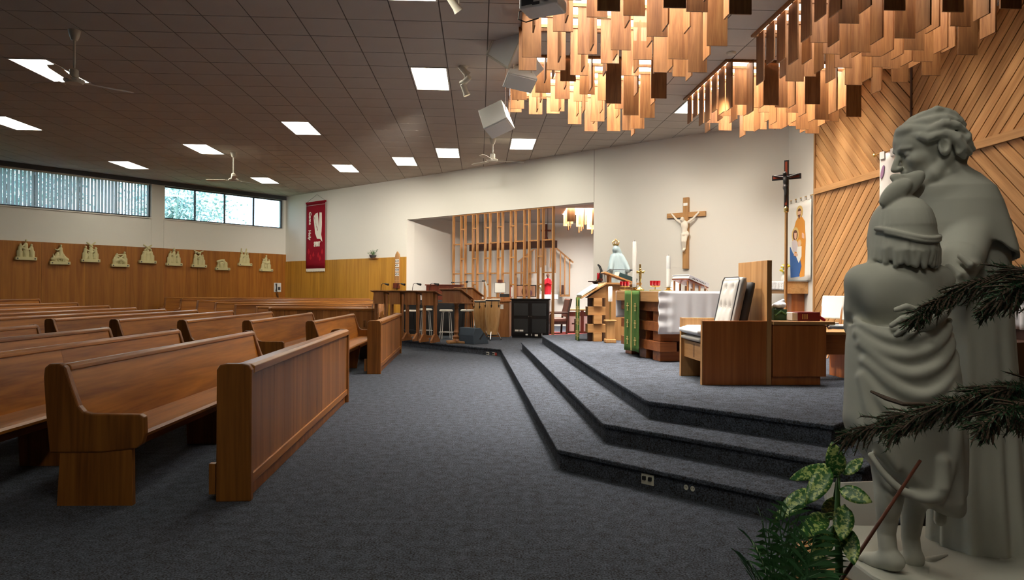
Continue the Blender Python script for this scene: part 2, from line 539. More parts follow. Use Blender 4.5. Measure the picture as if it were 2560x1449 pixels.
wood('screen_wood', (0.52, 0.265, 0.095), (0.34, 0.140, 0.040), 'z', 9.0, 0.5, 0.08, 0.04)
wood('dark_wood', (0.075, 0.026, 0.013), (0.030, 0.011, 0.006), 'z', 8.0, 0.4, 0.08, 0.05)
wood('dark_wood_x', (0.075, 0.026, 0.013), (0.030, 0.011, 0.006), 'x', 8.0, 0.4, 0.08, 0.05)
wood('mahogany', (0.19, 0.045, 0.022), (0.10, 0.020, 0.010), 'z', 8.0, 0.35, 0.06, 0.05)
wood('drum_wood', (0.66, 0.40, 0.17), (0.48, 0.25, 0.08), 'z', 14.0, 0.3, 0.05, 0.04, coat=0.4)
def special():
    # loop carpet: blue-grey with brown flecks
    m, nt, b = _mat('carpet')
    L = nt.links.new
    tc = nt.nodes.new('ShaderNodeTexCoord')
    n1 = nt.nodes.new('ShaderNodeTexNoise'); n1.inputs['Scale'].default_value = 95; n1.inputs['Detail'].default_value = 3  # dark filler beside the block stands in for shade in the gaps
    n2 = nt.nodes.new('ShaderNodeTexNoise'); n2.inputs['Scale'].default_value = 14; n2.inputs['Detail'].default_value = 4
    n3 = nt.nodes.new('ShaderNodeTexVoronoi'); n3.inputs['Scale'].default_value = 170
    for n in (n1, n2, n3): L(tc.outputs['Object'], n.inputs['Vector'])
    cr = nt.nodes.new('ShaderNodeValToRGB')
    e = cr.color_ramp.elements
    e[0].position = 0.30; e[0].color = (0.026, 0.022, 0.018, 1)
    e[1].position = 0.72; e[1].color = (0.125, 0.143, 0.176, 1)
    k = e.new(0.5); k.color = (0.066, 0.074, 0.091, 1)
    ad = nt.nodes.new('ShaderNodeMath'); ad.operation = 'MULTIPLY_ADD'; ad.inputs[1].default_value = 0.35
    sb = nt.nodes.new('ShaderNodeMath'); sb.operation = 'SUBTRACT'; sb.inputs[1].default_value = 0.5
    L(n2.outputs['Fac'], sb.inputs[0]); L(sb.outputs[0], ad.inputs[0]); L(n1.outputs['Fac'], ad.inputs[2]); L(ad.outputs[0], cr.inputs[0])
    L(cr.outputs[0], b.inputs['Base Color'])
    b.inputs['Roughness'].default_value = 1.0; b.inputs['Specular IOR Level'].default_value = 0.05
    bp = nt.nodes.new('ShaderNodeBump'); bp.inputs['Strength'].default_value = 0.35; bp.inputs['Distance'].default_value = 0.006
    L(n3.outputs['Distance'], bp.inputs['Height']); L(bp.outputs['Normal'], b.inputs['Normal'])
    # window glass: clear pane that lets daylight straight through
    m, nt, b = _mat('glass')
    nt.nodes.remove(b)
    o = nt.nodes['Material Output']
    tr = nt.nodes.new('ShaderNodeBsdfTransparent'); tr.inputs[0].default_value = (0.93, 0.97, 0.98, 1)
    gl = nt.nodes.new('ShaderNodeBsdfGlossy'); gl.inputs['Roughness'].default_value = 0.03
    fr = nt.nodes.new('ShaderNodeFresnel'); fr.inputs[0].default_value = 1.35
    mx = nt.nodes.new('ShaderNodeMixShader')
    nt.links.new(fr.outputs[0], mx.inputs[0]); nt.links.new(tr.outputs[0], mx.inputs[1]); nt.links.new(gl.outputs[0], mx.inputs[2])
    nt.links.new(mx.outputs[0], o.inputs[0])
    # translucent blind fabric
    m, nt, b = _mat('blind_fabric')
    nt.nodes.remove(b)
    o = nt.nodes['Material Output']
    df = nt.nodes.new('ShaderNodeBsdfDiffuse'); df.inputs[0].default_value = (0.55, 0.58, 0.60, 1)
    tl = nt.nodes.new('ShaderNodeBsdfTranslucent'); tl.inputs[0].default_value = (0.80, 0.84, 0.88, 1)
    mx = nt.nodes.new('ShaderNodeMixShader'); mx.inputs[0].default_value = 0.5
    nt.links.new(df.outputs[0], mx.inputs[1]); nt.links.new(tl.outputs[0], mx.inputs[2]); nt.links.new(mx.outputs[0], o.inputs[0])
    # variegated dumb cane leaf
    m, nt, b = _mat('leaf_variegated')
    L = nt.links.new
    tc = nt.nodes.new('ShaderNodeTexCoord')
    n1 = nt.nodes.new('ShaderNodeTexNoise'); n1.inputs['Scale'].default_value = 70; n1.inputs['Detail'].default_value = 3; n1.inputs['Roughness'].default_value = 0.7
    L(tc.outputs['Object'], n1.inputs['Vector'])
    cr = nt.nodes.new('ShaderNodeValToRGB')
    cr.color_ramp.elements[0].position = 0.52; cr.color_ramp.elements[0].color = (0.028, 0.12, 0.022, 1)
    cr.color_ramp.elements[1].position = 0.60; cr.color_ramp.elements[1].color = (0.42, 0.52, 0.16, 1)
    L(n1.outputs['Fac'], cr.inputs[0]); L(cr.outputs[0], b.inputs['Base Color'])
    b.inputs['Roughness'].default_value = 0.4
    # lace: white thread net with holes
    m, nt, b = _mat('lace')
    L = nt.links.new
    b.inputs['Base Color'].default_value = (0.82, 0.81, 0.80, 1); b.inputs['Roughness'].default_value = 0.9
    tc = nt.nodes.new('ShaderNodeTexCoord')
    v = nt.nodes.new('ShaderNodeTexVoronoi'); v.inputs['Scale'].default_value = 55
    L(tc.outputs['Object'], v.inputs['Vector'])
    g = nt.nodes.new('ShaderNodeMath'); g.operation = 'GREATER_THAN'; g.inputs[1].default_value = 0.30
    L(v.outputs['Distance'], g.inputs[0])
    mn = nt.nodes.new('ShaderNodeMath'); mn.operation = 'MAXIMUM'; mn.inputs[1].default_value = 0.35
    L(g.outputs[0], mn.inputs[0]); L(mn.outputs[0], b.inputs['Alpha'])
special()
# ------------------------------------------------------------------ room shell
HC = 4.88
def struct(o): return put(o, kind='structure')
A_ = Vector((-8.607, 25.812)); B_ = Vector((5.60, 13.80))           # far corner, corner by the altar
WD = math.radians(38.2)
wdir = Vector((math.sin(WD), math.cos(WD)))                          # the window wall, towards the far corner
bdir = (B_ - A_).normalized()                                        # the white wall, from the far corner to the altar
L_ = A_ - wdir * 25.0
kdir = Vector((math.sin(math.radians(-3.24)), math.cos(math.radians(-3.24))))
C_ = B_ - kdir * 20.5
def frame(name, org, d, label=None):                                 # an axis frame: local x along d, local y to the left of d, z up
    return math.atan2(d.y, d.x)
RB = math.atan2(bdir.y, bdir.x); RL = math.atan2(wdir.y, wdir.x); RK = math.atan2(kdir.y, kdir.x)
def wall_at(px, py, org, d):
    r = ray(px, py)
    det = -r[0] * d.y + d.x * 1.0
    t = (-org.x * d.y + d.x * org.y) / det
    p = Vector((r[0] * t, t, EYE + r[2] * t))
    return (Vector((p.x, p.y)) - org).dot(d), p.z, p
# floor
fl = MB().poly([(L_.x - 2, L_.y - 1), (-13, -7.5), (8, -7.5), (7.5, 15), (8, 26), (-6, 30), (A_.x - 1, A_.y + 1)], 'z', -0.1, 0.0).build('floor', MATS['carpet'])
struct(fl)
put(fl, 'blue-grey flecked loop carpet of the nave', None)
# carpeted platform: three steps with nosings; the lowest runs on as the choir floor
s_K, s_KL = Vector((-0.213, 14.31)), Vector((-3.5, 17.62))
def step(name, outer, back, h0, h1, label):
    pts = [tuple(p) for p in outer] + back
    o = MB().poly(pts, 'z', h0, h1 - 0.035).build(name, MATS['carpet'])
    n = len(outer)
    nose = []
    for i in range(n):
        a = outer[max(i - 1, 0)]; b_ = outer[i]; c = outer[min(i + 1, n - 1)]
        d1 = (b_ - a).normalized() if i > 0 else (c - b_).normalized()
        d2 = (c - b_).normalized() if i < n - 1 else d1
        nn = (Vector((d1.y, -d1.x)) + Vector((d2.y, -d2.x))).normalized()
        k = 0.022 / max(0.5, nn.dot(Vector((d1.y, -d1.x))))
        nose.append(tuple(b_ - nn * k))
    q = MB().poly(nose + back, 'z', h1 - 0.035, h1).build('nosing', MATS['carpet'], o, bevel=0.010, seg=3)
    struct(o); put(o, label)
    return o
ap1, ap2, ap3 = Vector((2.13, 3.72)), Vector((2.20, 4.26)), Vector((2.26, 4.80))
f_ = lambda a: Vector((math.sin(math.radians(45)), math.cos(math.radians(45)))) * a
step('floor_choir_platform', [ap1 + f_(5.5), ap1, Vector((0.385, 5.335)), s_K, s_KL, Vector((-4.2, 21.9))], [(-3.9, 22.0), (-3.3, 21.35), (-2.2, 24.3), (7.0, 24.3), (7.0, 12.0)], 0.0, 0.155, 'lowest carpeted step, running on as the choir floor')
step('floor_step_middle', [ap2 + f_(4.8), ap2, Vector((0.777, 5.59)), Vector((0.217, 14.19)), Vector((0.9, 14.5))], [(2.1, 16.2), (5.5, 13.7), (5.62, 12.0)], 0.155, 0.31, 'middle carpeted step up to the altar')
step('floor_sanctuary', [ap3 + f_(4.6), ap3, Vector((1.180, 5.81)), Vector((0.631, 14.07)), Vector((1.85, 14.97))], [(2.3, 16.4), (5.5, 13.75), (5.68, 12.0), (5.85, 8.2)], 0.31, 0.465, 'carpeted altar floor on the top step')
# outlets let into the lowest riser
def outlet(name, px, py, w, h, label, kind):
    d = Vector((0.743, -0.669)) if kind[:3] != 'far' else Vector((-0.7, 0.714))
    org = Vector((0.385, 5.335)) if kind[:3] != 'far' else s_K
    s, z, p = wall_at(px, py, org, d)
    t = empty(name, (p.x, p.y, z), math.atan2(d.y, d.x) + (PI if kind[:3] == 'far' else 0), label, 'outlet')
    if kind == 'double':
        MB().box(-w / 2, w / 2, -0.012, 0.0, -h / 2, h / 2).build('cover_plate', MATS['charcoal'], t, bevel=0.003)
        for sx in (-1, 1):
            f = MB().poly([(sx * w * .24 + .016 * math.cos(a), .016 * math.sin(a) * 1.15) for a in np.linspace(0, 2 * PI, 15)[:-1]], 'y', -0.016, -0.010).build('socket', MATS['outlet_ivory'], t)
            for dx in (-.006, .006): MB().box(sx * w * .24 + dx - .0015, sx * w * .24 + dx + .0015, -0.0175, -0.014, -.003, .008).build('slot', MATS['black'], f)
    else:
        MB().box(-w / 2, w / 2, -0.014, 0.0, -h / 2, h / 2).build('cover_plate', MATS['outlet_ivory'], t, bevel=0.003)
        for sx in (-1, 1):
            MB().cbox((sx * w * .24, -0.02, h * .1), (.026, .02, .028)).build('plug', MATS['black'], t, bevel=.004)
        if kind == 'far':
            MB().box(w * .55, w * 1.25, -0.014, 0.0, -h / 2, h / 2).build('red_plate', MATS['outlet_red'], t)
    return t
outlet('floor_outlet', 1621, 1197, .10, .075, 'ivory cover plate with black plugs in the lowest step riser', 'plug')
outlet('floor_outlet', 1726, 1218, .10, .07, 'dark twin outlet with two ivory sockets in the lowest step riser', 'double')
outlet('floor_outlet', 1220, 883, .085, .06, 'ivory outlet plate in the choir step riser, apart from the red one', 'far_plain')
outlet('floor_outlet', 1235, 884, .075, .06, 'ivory plate beside a red one in the choir step riser', 'far')

# window wall
wl = lambda t: A_ - wdir * t
def lwall(t0, t1, y0, y1, z0, z1): return (min(-t0, -t1), max(-t0, -t1), y0, y1, z0, z1)
LW = empty('wall_left', (A_.x, A_.y, 0), RL); struct(LW); put(LW, 'white window wall above tall wood wainscot')
paint, SIL, WTOP = MATS['wall_paint'], 3.655, 4.745
b = MB().box(-25, 0.3, 0.0, 0.3, 0, SIL)
b.box(-25, 0.3, 0.02, 0.3, WTOP, HC + 0.3)
for t0, t1 in ((-0.3, 0.10), (4.50, 4.92), (14.6, 15.2), (24.5, 25)):
    b.box(-t1, -t0, 0.0, 0.3, SIL, WTOP)
b.build('wall_surface', paint, LW)
MB().box(-4.93, -4.89, -0.012, 0, 2.69, SIL).box(-4.53, -4.49, -0.012, 0, 2.69, SIL).build('wall_batten', paint, LW)
MB().box(-25, 0.05, -0.05, 0.0, WTOP + 0.0, HC).build('header_shadow', MATS['charcoal'], LW)  # shadow above the windows put in as a dark strip
for i in range(22):
    x1 = -i * 1.14; x0 = x1 - 1.135
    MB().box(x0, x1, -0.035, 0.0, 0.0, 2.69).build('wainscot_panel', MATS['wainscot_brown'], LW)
# windows
def window(name, t0, t1, mulls, label):
    w = empty(name, (A_.x - wdir.x * t0, A_.y - wdir.y * t0, 0), RL)
    struct(w); put(w, label)
    L = t1 - t0
    MB().box(-L, 0, 0.10, 0.16, SIL, SIL + .05).box(-L, 0, 0.10, 0.16, WTOP - .04, WTOP).build('window_frame', MATS['charcoal'], w)
    edges = [0.0] + mulls + [L]
    for m_ in mulls + [0.02, L - 0.02]:
        MB().box(-m_ - .022, -m_ + .022, 0.10, 0.16, SIL + .05, WTOP - .04).build('mullion', MATS['charcoal'], w)
    for a, c in zip(edges[:-1], edges[1:]):
        MB().box(-c + .022, -a - .022, 0.125, 0.131, SIL + .05, WTOP - .04).build('pane', MATS['glass'], w)
    MB().box(-L, 0, -0.03, 0.10, SIL - .03, SIL + .004).build('window_sill', paint, w)
    return w
ws = lambda px: -wall_at(px, 520, A_, wdir)[0]
window('window_1', 0.10, 4.50, [ws(638.4) - .1, ws(565.9) - .1, ws(491.7) - .1], 'uncovered clerestory window by the far corner')
m1 = [ws(295) - 4.92, ws(200) - 4.92, ws(88) - 4.92]
window('window_2', 4.92, 14.6, m1 + [m1[-1] + 2.0, m1[-1] + 4.0], 'clerestory window with vertical blinds')
# vertical blinds, one per bay
blab = ['nearest the white post, foliage showing through', 'second bay from the white post', 'third bay from the white post', 'at the picture edge']
be = [0.06] + m1 + [m1[-1] + 2.0]
rr = random.Random(11)
slat_me = None
for k in range(4):
    t0, t1 = 4.92 + be[k], 4.92 + be[k + 1]
    p = wl(t0)
    bl = empty('vertical_blind', (p.x, p.y, SIL), RL, 'grey vertical window blind, ' + blab[k], 'blind', 'vertical blinds in the clerestory window')
    L = t1 - t0
    MB().box(-L, 0, 0.025, 0.07, WTOP - SIL - .05, WTOP - SIL).build('head_rail', MATS['off_white_metal'], bl)
    n = int(L / 0.094)
    for i in range(n):
        if slat_me is None:
            first = MB().box(-.044, .044, -.001, .001, 0.04, WTOP - SIL - .05).build('slat', MATS['blind_fabric'], bl)
            slat_me = first; o = first
        else:
            o = clone(slat_me, bl)
        o.location = (-(i + .5) * L / n, 0.048, 0)
        o.rotation_euler = (0, 0, rr.uniform(.12, .42) + (0.30 if k == 0 else 0))

# white wall with the choir opening; local x runs from the far corner towards the altar, local y points out of the room
WB = empty('wall_back', (A_.x, A_.y, 0), RB); struct(WB); put(WB, 'white wall with the wide choir opening and the crucifix')
LB = (B_ - A_).length
oj0 = wall_at(1016.5, 640, A_, bdir)[0]; oj1 = wall_at(1483.9, 600, A_, bdir)[0]; OH = 3.585
MB().box(-0.3, oj0, 0, 0.32, 0, HC + .3).box(oj0, oj1, 0, 0.32, OH, HC + .3).box(oj1, LB + .3, 0, 0.32, 0, HC + .3).build('wall_surface', paint, WB)
MB().box(oj1 + .004, oj1 + .010, -.004, .0, OH, HC).build('wall_joint', MATS['grid_metal'], WB)
wtop = 2.42
nw = 30
for i in range(nw):
    x0 = oj0 * i / nw; x1 = oj0 * (i + 1) / nw
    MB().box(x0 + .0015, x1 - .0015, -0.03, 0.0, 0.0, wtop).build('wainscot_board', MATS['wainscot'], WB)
# choir alcove behind the opening
AL = empty('wall_alcove', (0, 0, 0)); struct(AL); put(AL, 'pale plaster walls of the choir alcove')
j0 = A_ + bdir * oj0; j1 = A_ + bdir * oj1
nout = Vector((-bdir.y, bdir.x))
nout = nout if nout.y > 0 else -nout
AH = 3.74
YBK = 23.6
def vwall(mb, p, q, th, z0, z1):
    p = Vector(p); q = Vector(q); d = (q - p).normalized(); n = Vector((-d.y, d.x)) * th
    mb.poly([tuple(p), tuple(q), tuple(q + n), tuple(p + n)], 'z', z0, z1)
jb = Vector((-1.75, YBK))
mb = MB(); vwall(mb, j0 + nout * .02, jb, 0.12, 0, HC)
mb.build('side_wall', paint, AL)
g2 = Vector((6.6, YBK - 9.05 * math.tan(GA) * 0 + 0.35))
mb = MB(); vwall(mb, jb, g2, 0.2, 0, HC)
mb.build('back_wall', MATS['wall_paint'], AL)
mb = MB(); vwall(mb, g2, Vector((6.8, 14.0)), 0.2, 0, HC)
mb.build('end_wall', paint, AL)
ALC = MB()
o3 = j0 + nout * .3; o4 = j1 + nout * .3
bl_ = lambda x: A_.y + .34 + (x - A_.x) * bdir.y / bdir.x
ALC.poly([tuple(o3), tuple(jb), (1.5, YBK + .1), (1.5, bl_(1.5))], 'z', AH, AH + .1)
ALC.poly([(1.5, 21.0), (1.5, YBK + .1), (6.7, YBK + .3), (6.7, 21.0)], 'z', AH, AH + .1)
ALC.poly([(1.5, bl_(1.5)), (1.5, 19.3), (6.7, 19.3), (6.7, bl_(6.7))], 'z', AH, AH + .1)
ALC.poly([(3.3, 19.3), (3.3, 21.0), (6.7, 21.0), (6.7, 19.3)], 'z', AH, AH + .1)
alc = ALC.build('ceiling_alcove', MATS['ceiling_board']); struct(alc); put(alc, 'low tiled ceiling over the choir alcove')

# wood wall on the altar side: diagonal boards in two tiers. local x from the altar corner towards the viewer
RKn = math.atan2(-kdir.y, -kdir.x)
WK = empty('wall_right', (B_.x, B_.y, 0), RKn); struct(WK); put(WK, 'wall of diagonal cedar boards beside a white end strip')
kk = -kdir
ks = lambda px, py: wall_at(px, py, B_, kk)
LK = 20.5
MB().box(-0.3, LK, 0.0, 0.3, 0, HC + .3).build('wall_surface', paint, WK)
k0 = ks(2046, 400)[0]; kseam = ks(2287, 250)[0]; ztrim = ks(2046, 479)[1]
PW = kseam - k0
MB().box(k0 + .0, LK, -0.028, 0.0, 0.1, HC).build('panel_backing', MATS['dark_wood'], WK)
MB().box(k0 - .045, k0, -0.07, 0.0, 0.1, HC).build('edge_trim', MATS['oak_z'], WK)
MB().box(k0, LK, -0.085, -0.028, ztrim - .055, ztrim + .055).build('rail_trim', MATS['oak_x'], WK)
def planks(x0, x1, z0, z1, slope, pitch=0.152):
    rect = (x0 + .006, x1 - .006, z0 + .002, z1 - .002)
    w = pitch * math.sqrt(2)
    span = (x1 - x0) + (z1 - z0)
    for i in range(-1, int(span / w) + 2):
        c = i * w
        if slope > 0:
            base = [(x0, z1 - c), (x0, z1 - c - w + .022), (x0 + span, z1 - c - w + .022 + span), (x0 + span, z1 - c + span)]
        else:
            base = [(x0, z0 + c), (x0, z0 + c + w - .022), (x0 + span, z0 + c + w - .022 - span), (x0 + span, z0 + c - span)]
        q = clip_poly(base, rect)
        if len(q) < 3: continue
        cx = sum(p[0] for p in q) / len(q); cz = sum(p[1] for p in q) / len(q)
        an = PI / 4 * slope
        ca, sa = math.cos(an), math.sin(an)
        loc = [((p[0] - cx) * ca + (p[1] - cz) * sa, -(p[0] - cx) * sa + (p[1] - cz) * ca) for p in q]
        MB().poly(loc, 'y', -0.05, -0.03).build('plank', MATS['plank'], WK, loc=(cx, 0, cz), rot=(0, -an, 0))
NP = 3
for i in range(NP):
    xa = k0 + i * PW; xb = xa + PW
    planks(xa, xb, ztrim + .055, HC, -1 if i % 2 == 0 else 1)
    planks(xa, xb, 0.47, ztrim - .055, 1 if i % 2 == 0 else -1)
    if i: MB().box(xa - .02, xa + .02, -0.06, -0.028, 0.47, HC).build('seam_batten', MATS['dark_wood'], WK)
MB().box(k0 + NP * PW, LK, -0.05, -0.028, 0.1, HC).build('panel_plain', MATS['plank'], WK)
# walls behind the viewer
RW = MB()
vwall(RW, L_, Vector((-12.5, -7)), -0.3, 0, HC + .3); vwall(RW, Vector((-12.5, -7)), Vector((C_.x + .2, -7)), -0.3, 0, HC + .3)
struct(put(RW.build('wall_rear', MATS['rear_wall']), 'dim wall at the back of the nave'))

# ------------------------------------------------------------------ ceiling: tile grid with lights and skylight wells
CA, CB, CS = -1.125, 10.70, 0.61
BOX = list(WELLS)     # skylight wells a0,a1,b0,b1
FIX = [(0, 0), (-5, 6), (-10, 10), (-15, 14), (-5, 14), (-2, 12), (0, 10), (3, 8), (-10, 18), (-10, 0), (-15, 6), (8, 2), (0, -6), (1, -16), (1, -20)]  # last two are unseen extras, added to brighten the statue's near side
CE = empty('ceiling', (0, 0, 0), -GA); struct(CE); put(CE, 'flat ceiling of square acoustic tiles')
def rects_minus(R, holes):
    out = [R]
    for h in holes:
        nxt = []
        for r in out:
            a0, a1, b0, b1 = r
            if h[0] >= a1 or h[1] <= a0 or h[2] >= b1 or h[3] <= b0: nxt.append(r); continue
            if h[0] > a0: nxt.append((a0, h[0], b0, b1))
            if h[1] < a1: nxt.append((h[1], a1, b0, b1))
            m0, m1_ = max(a0, h[0]), min(a1, h[1])
            if h[2] > b0: nxt.append((m0, m1_, b0, h[2]))
            if h[3] < b1: nxt.append((m0, m1_, h[3], b1))
        out = nxt
    return out
gb = MB()
_pr = [L_, Vector((-12.5, -7)), Vector((C_.x + .2, -7)), B_, A_]
_pg = [ga(p.x, p.y) for p in _pr]
for k in range(-18, 60):
    b0, b1 = k * .5, k * .5 + .5
    xs = []
    for i in range(len(_pg)):
        (pa, pb), (qa, qb) = _pg[i], _pg[(i + 1) % len(_pg)]
        for bb in (b0, b1):
            if min(pb, qb) <= bb <= max(pb, qb) and abs(pb - qb) > 1e-6: xs.append(pa + (qa - pa) * (bb - pb) / (qb - pb))
        if b0 <= pb <= b1: xs.append(pa)
    if len(xs) < 2: continue
    for r in rects_minus((min(xs) - .28, max(xs) + .28, b0, b1), BOX):
        gb.box(r[0], r[1], r[2], r[3], HC + .004, HC + .05)
gb.build('ceiling_grid', MATS['grid_metal'], CE)
taken = set()
for i, j in FIX: taken.add((i, j)); taken.add((i, j + 1))
poly_room = [L_, Vector((-12.5, -7)), Vector((C_.x + .2, -7)), B_, A_]
def inside(x, y, m=0.45):
    n = len(poly_room)
    for q in range(n):
        p, r = poly_room[q], poly_room[(q + 1) % n]
        d = (r - p).normalized()
        if (x - p.x) * d.y - (y - p.y) * d.x > m: return False
    return True
cells = []
for i in range(-40, 14):
    for j in range(-30, 26):
        if (i, j) in taken: continue
        a0, b0 = CA + i * CS, CB + j * CS
        x, y = gp(a0 + CS / 2, b0 + CS / 2)
        if not inside(x, y): continue
        for q in rects_minus((a0 + .008, a0 + CS - .008, b0 + .008, b0 + CS - .008), BOX):
            if q[1] - q[0] < .03 or q[3] - q[2] < .03: continue
            full = abs((q[1] - q[0]) - (CS - .016)) < 1e-6 and abs((q[3] - q[2]) - (CS - .016)) < 1e-6
            pxx = x / y * FOC if y > 1 else 9e9; pyy = (HC - EYE) / y * FOC if y > 1 else 9e9
            seen = abs(pxx) < 1330 and pyy < 760
            cells.append((seen, -y, full, q))
cells.sort(key=lambda c: (not c[0], -c[1]))
tile0 = None; rest = MB(); cnt = 0
for seen, ny, full, q in cells:
    if seen and full and cnt < 300:
        cnt += 1
        if tile0 is None:
            tile0 = MB().box(-CS / 2 + .008, CS / 2 - .008, -CS / 2 + .008, CS / 2 - .008, 0, .004).build('tile', MATS['ceiling_board'], CE)
            o = tile0
        else: o = clone(tile0, CE)
        o.location = ((q[0] + q[1]) / 2, (q[2] + q[3]) / 2, HC)
    else:
        rest.box(q[0], q[1], q[2], q[3], HC, HC + .004)
put(rest.build('tile_field', MATS['ceiling_board'], CE), kind='stuff')
# ------------------------------------------------------------------ skylight wells with hanging cedar boards
BW = 0.235
board_me = {}
def board(L, parent, loc, rz):
    k = round(L, 2)
    if k not in board_me:
        board_me[k] = MB().box(-BW / 2, BW / 2, -.009, .009, -k, 0).build('board', MATS['baffle'], parent)
        o = board_me[k]
    else: o = clone(board_me[k], parent)
    o.location = loc; o.rotation_euler = (0, 0, rz)
    return o
well_labels = ['skylight well hung with cedar boards, beside the white loudspeakers', 'skylight well hung with cedar boards, beyond the projector', 'skylight well hung with cedar boards, over the tapestry corner', 'skylight well hung with cedar boards, against the diagonal board wall']
rr = random.Random(21)
for k, (a0, a1, b0, b1) in enumerate(BOX):
    x, y = gp((a0 + a1) / 2, (b0 + b1) / 2)
    W = (a1 - a0) / 2
    t = empty('skylight_baffle', (x, y, HC), -GA, well_labels[k], 'skylight', 'skylight wells with hanging boards')
    fr = MB()
    for s in (-1, 1):
        fr.box(s * W - .025, s * W + .025, -W - .025, W + .025, -.03, .06)
        fr.box(-W + .025, W - .025, s * W - .025, s * W + .025, -.03, .06)
    fr.build('well_frame', MATS['baffle'], t)
    sh = MB()
    for s in (-1, 1):
        sh.box(s * (W + .02) - .02, s * (W + .02) + .02, -W - .04, W + .04, .06, 1.25)
    sh.box(-W, W, W, W + .04, .06, 1.25)
    hole = [(.30, .72, .55, .95)] if k == 1 else []           # unseen side pane added to one well to throw a sun patch on the floor
    for r in rects_minus((-W, W, .06, 1.25), hole): sh.box(r[0], r[1], -W - .04, -W, r[2], r[3])
    for r in hole: MB().box(r[0], r[1], -W - .025, -W - .019, r[2], r[3]).build('clear_pane', MATS['glass'], t)
    sh.build('well_shaft', MATS['white_metal'], t)
    MB().box(-W, W, -W, W, 1.20, 1.22).build('skylight_dome', MATS['skylight_dome_%d' % k], t)
    n = 7; W2 = W - .07
    bars = MB()
    for i in range(n):
        c = -W2 + 2 * W2 * i / (n - 1)
        bars.box(-W + .03, W - .03, c - .018, c + .018, -.005, .035)
    bars.build('hanger_bars', MATS['baffle'], t)
    for i in range(n):
        for j in range(n):
            px, py = -W2 + 2 * W2 * i / (n - 1), -W2 + 2 * W2 * j / (n - 1)
            u = i / (n - 1); v = j / (n - 1)
            if k == 0: L = .24 + .34 * u + .10 * (1 - v)
            elif k == 1: L = .42 + .14 * u + .10 * v
            elif k == 2: L = .62 - .12 * v + .08 * u
            else: L = .52 + .10 * v
            L += rr.choice((-.10, -.05, 0, .05, .10, .14))
            edge_ = i in (0,) and k in (2, 3)
            if edge_: rz = PI / 2 if True else 0
            else: rz = 0 if (i + j) % 2 == 0 else PI / 2
            board(max(.25, L), t, (px, py, -.004), rz)
# small copy of the same baffle in the choir alcove, open to the sky
t = empty('skylight_baffle', (2.40, 20.15, AH), 0, 'small board-hung skylight in the choir alcove ceiling', 'skylight', 'skylight wells with hanging boards')
fr = MB()
for s in (-1, 1):
    fr.box(s * .875 - .02, s * .875 + .02, -.87, .87, 0, .30); fr.box(-.87, .87, s * .85 - .02, s * .85 + .02, 0, .30)
fr.build('well_frame', MATS['white_metal'], t)
MB().box(-.9, .9, -.87, .87, .28, .286).build('clear_pane', MATS['glass'], t)
for i in range(5):
    for j in range(5):
        L = .42 + (.16 if (i + j) % 2 else 0) + .05 * i
        board(round(L, 2), t, (-.72 + .36 * i, -.68 + .34 * j, .05), 0 if (i + j) % 2 == 0 else PI / 2)

# ------------------------------------------------------------------ fluorescent lights
flab = ['beside the spotlight cluster', 'above the middle pews, beyond the near ceiling fan', 'next to the fan with its blade spread', 'close to the clerestory window', 'second in the far row, over the wainscot end', 'third in the far row', 'fourth in the far row', 'last of the far row, below the hanging boards',
        'just beyond the second ceiling fan', 'under the near ceiling fan', 'cut by the picture edge above the blinds', 'peeping out between the hanging boards', 'cut by the top edge of the picture',
        'added unseen over the viewer to light the statue', 'added unseen behind the viewer to light the statue']
f0 = None
for k, (i, j) in enumerate(FIX):
    a, b_ = CA + (i + .5) * CS, CB + (j + 1) * CS
    x, y = gp(a, b_)
    if f0 is None:
        f0 = empty('ceiling_light', (x, y, HC), -GA)
        w, l = CS / 2 - .008, CS - .008
        fr = MB()
        for s in (-1, 1):
            fr.box(s * (w - .012) - .012, s * (w - .012) + .012, -l, l, -.008, .03); fr.box(-w + .024, w - .024, s * (l - .012) - .012, s * (l - .012) + .012, -.008, .03)
        fr.build('light_frame', MATS['white_metal'], f0)
        MB().box(-w + .024, w - .024, -l + .024, l - .024, .0, .01).build('diffuser', MATS['tube_diffuser'], f0)
        t = f0
    else:
        t = tree_copy(f0); t.location = (x, y, HC)
    put(t, 'rectangular fluorescent ceiling light ' + flab[k], 'ceiling light', 'fluorescent ceiling lights')

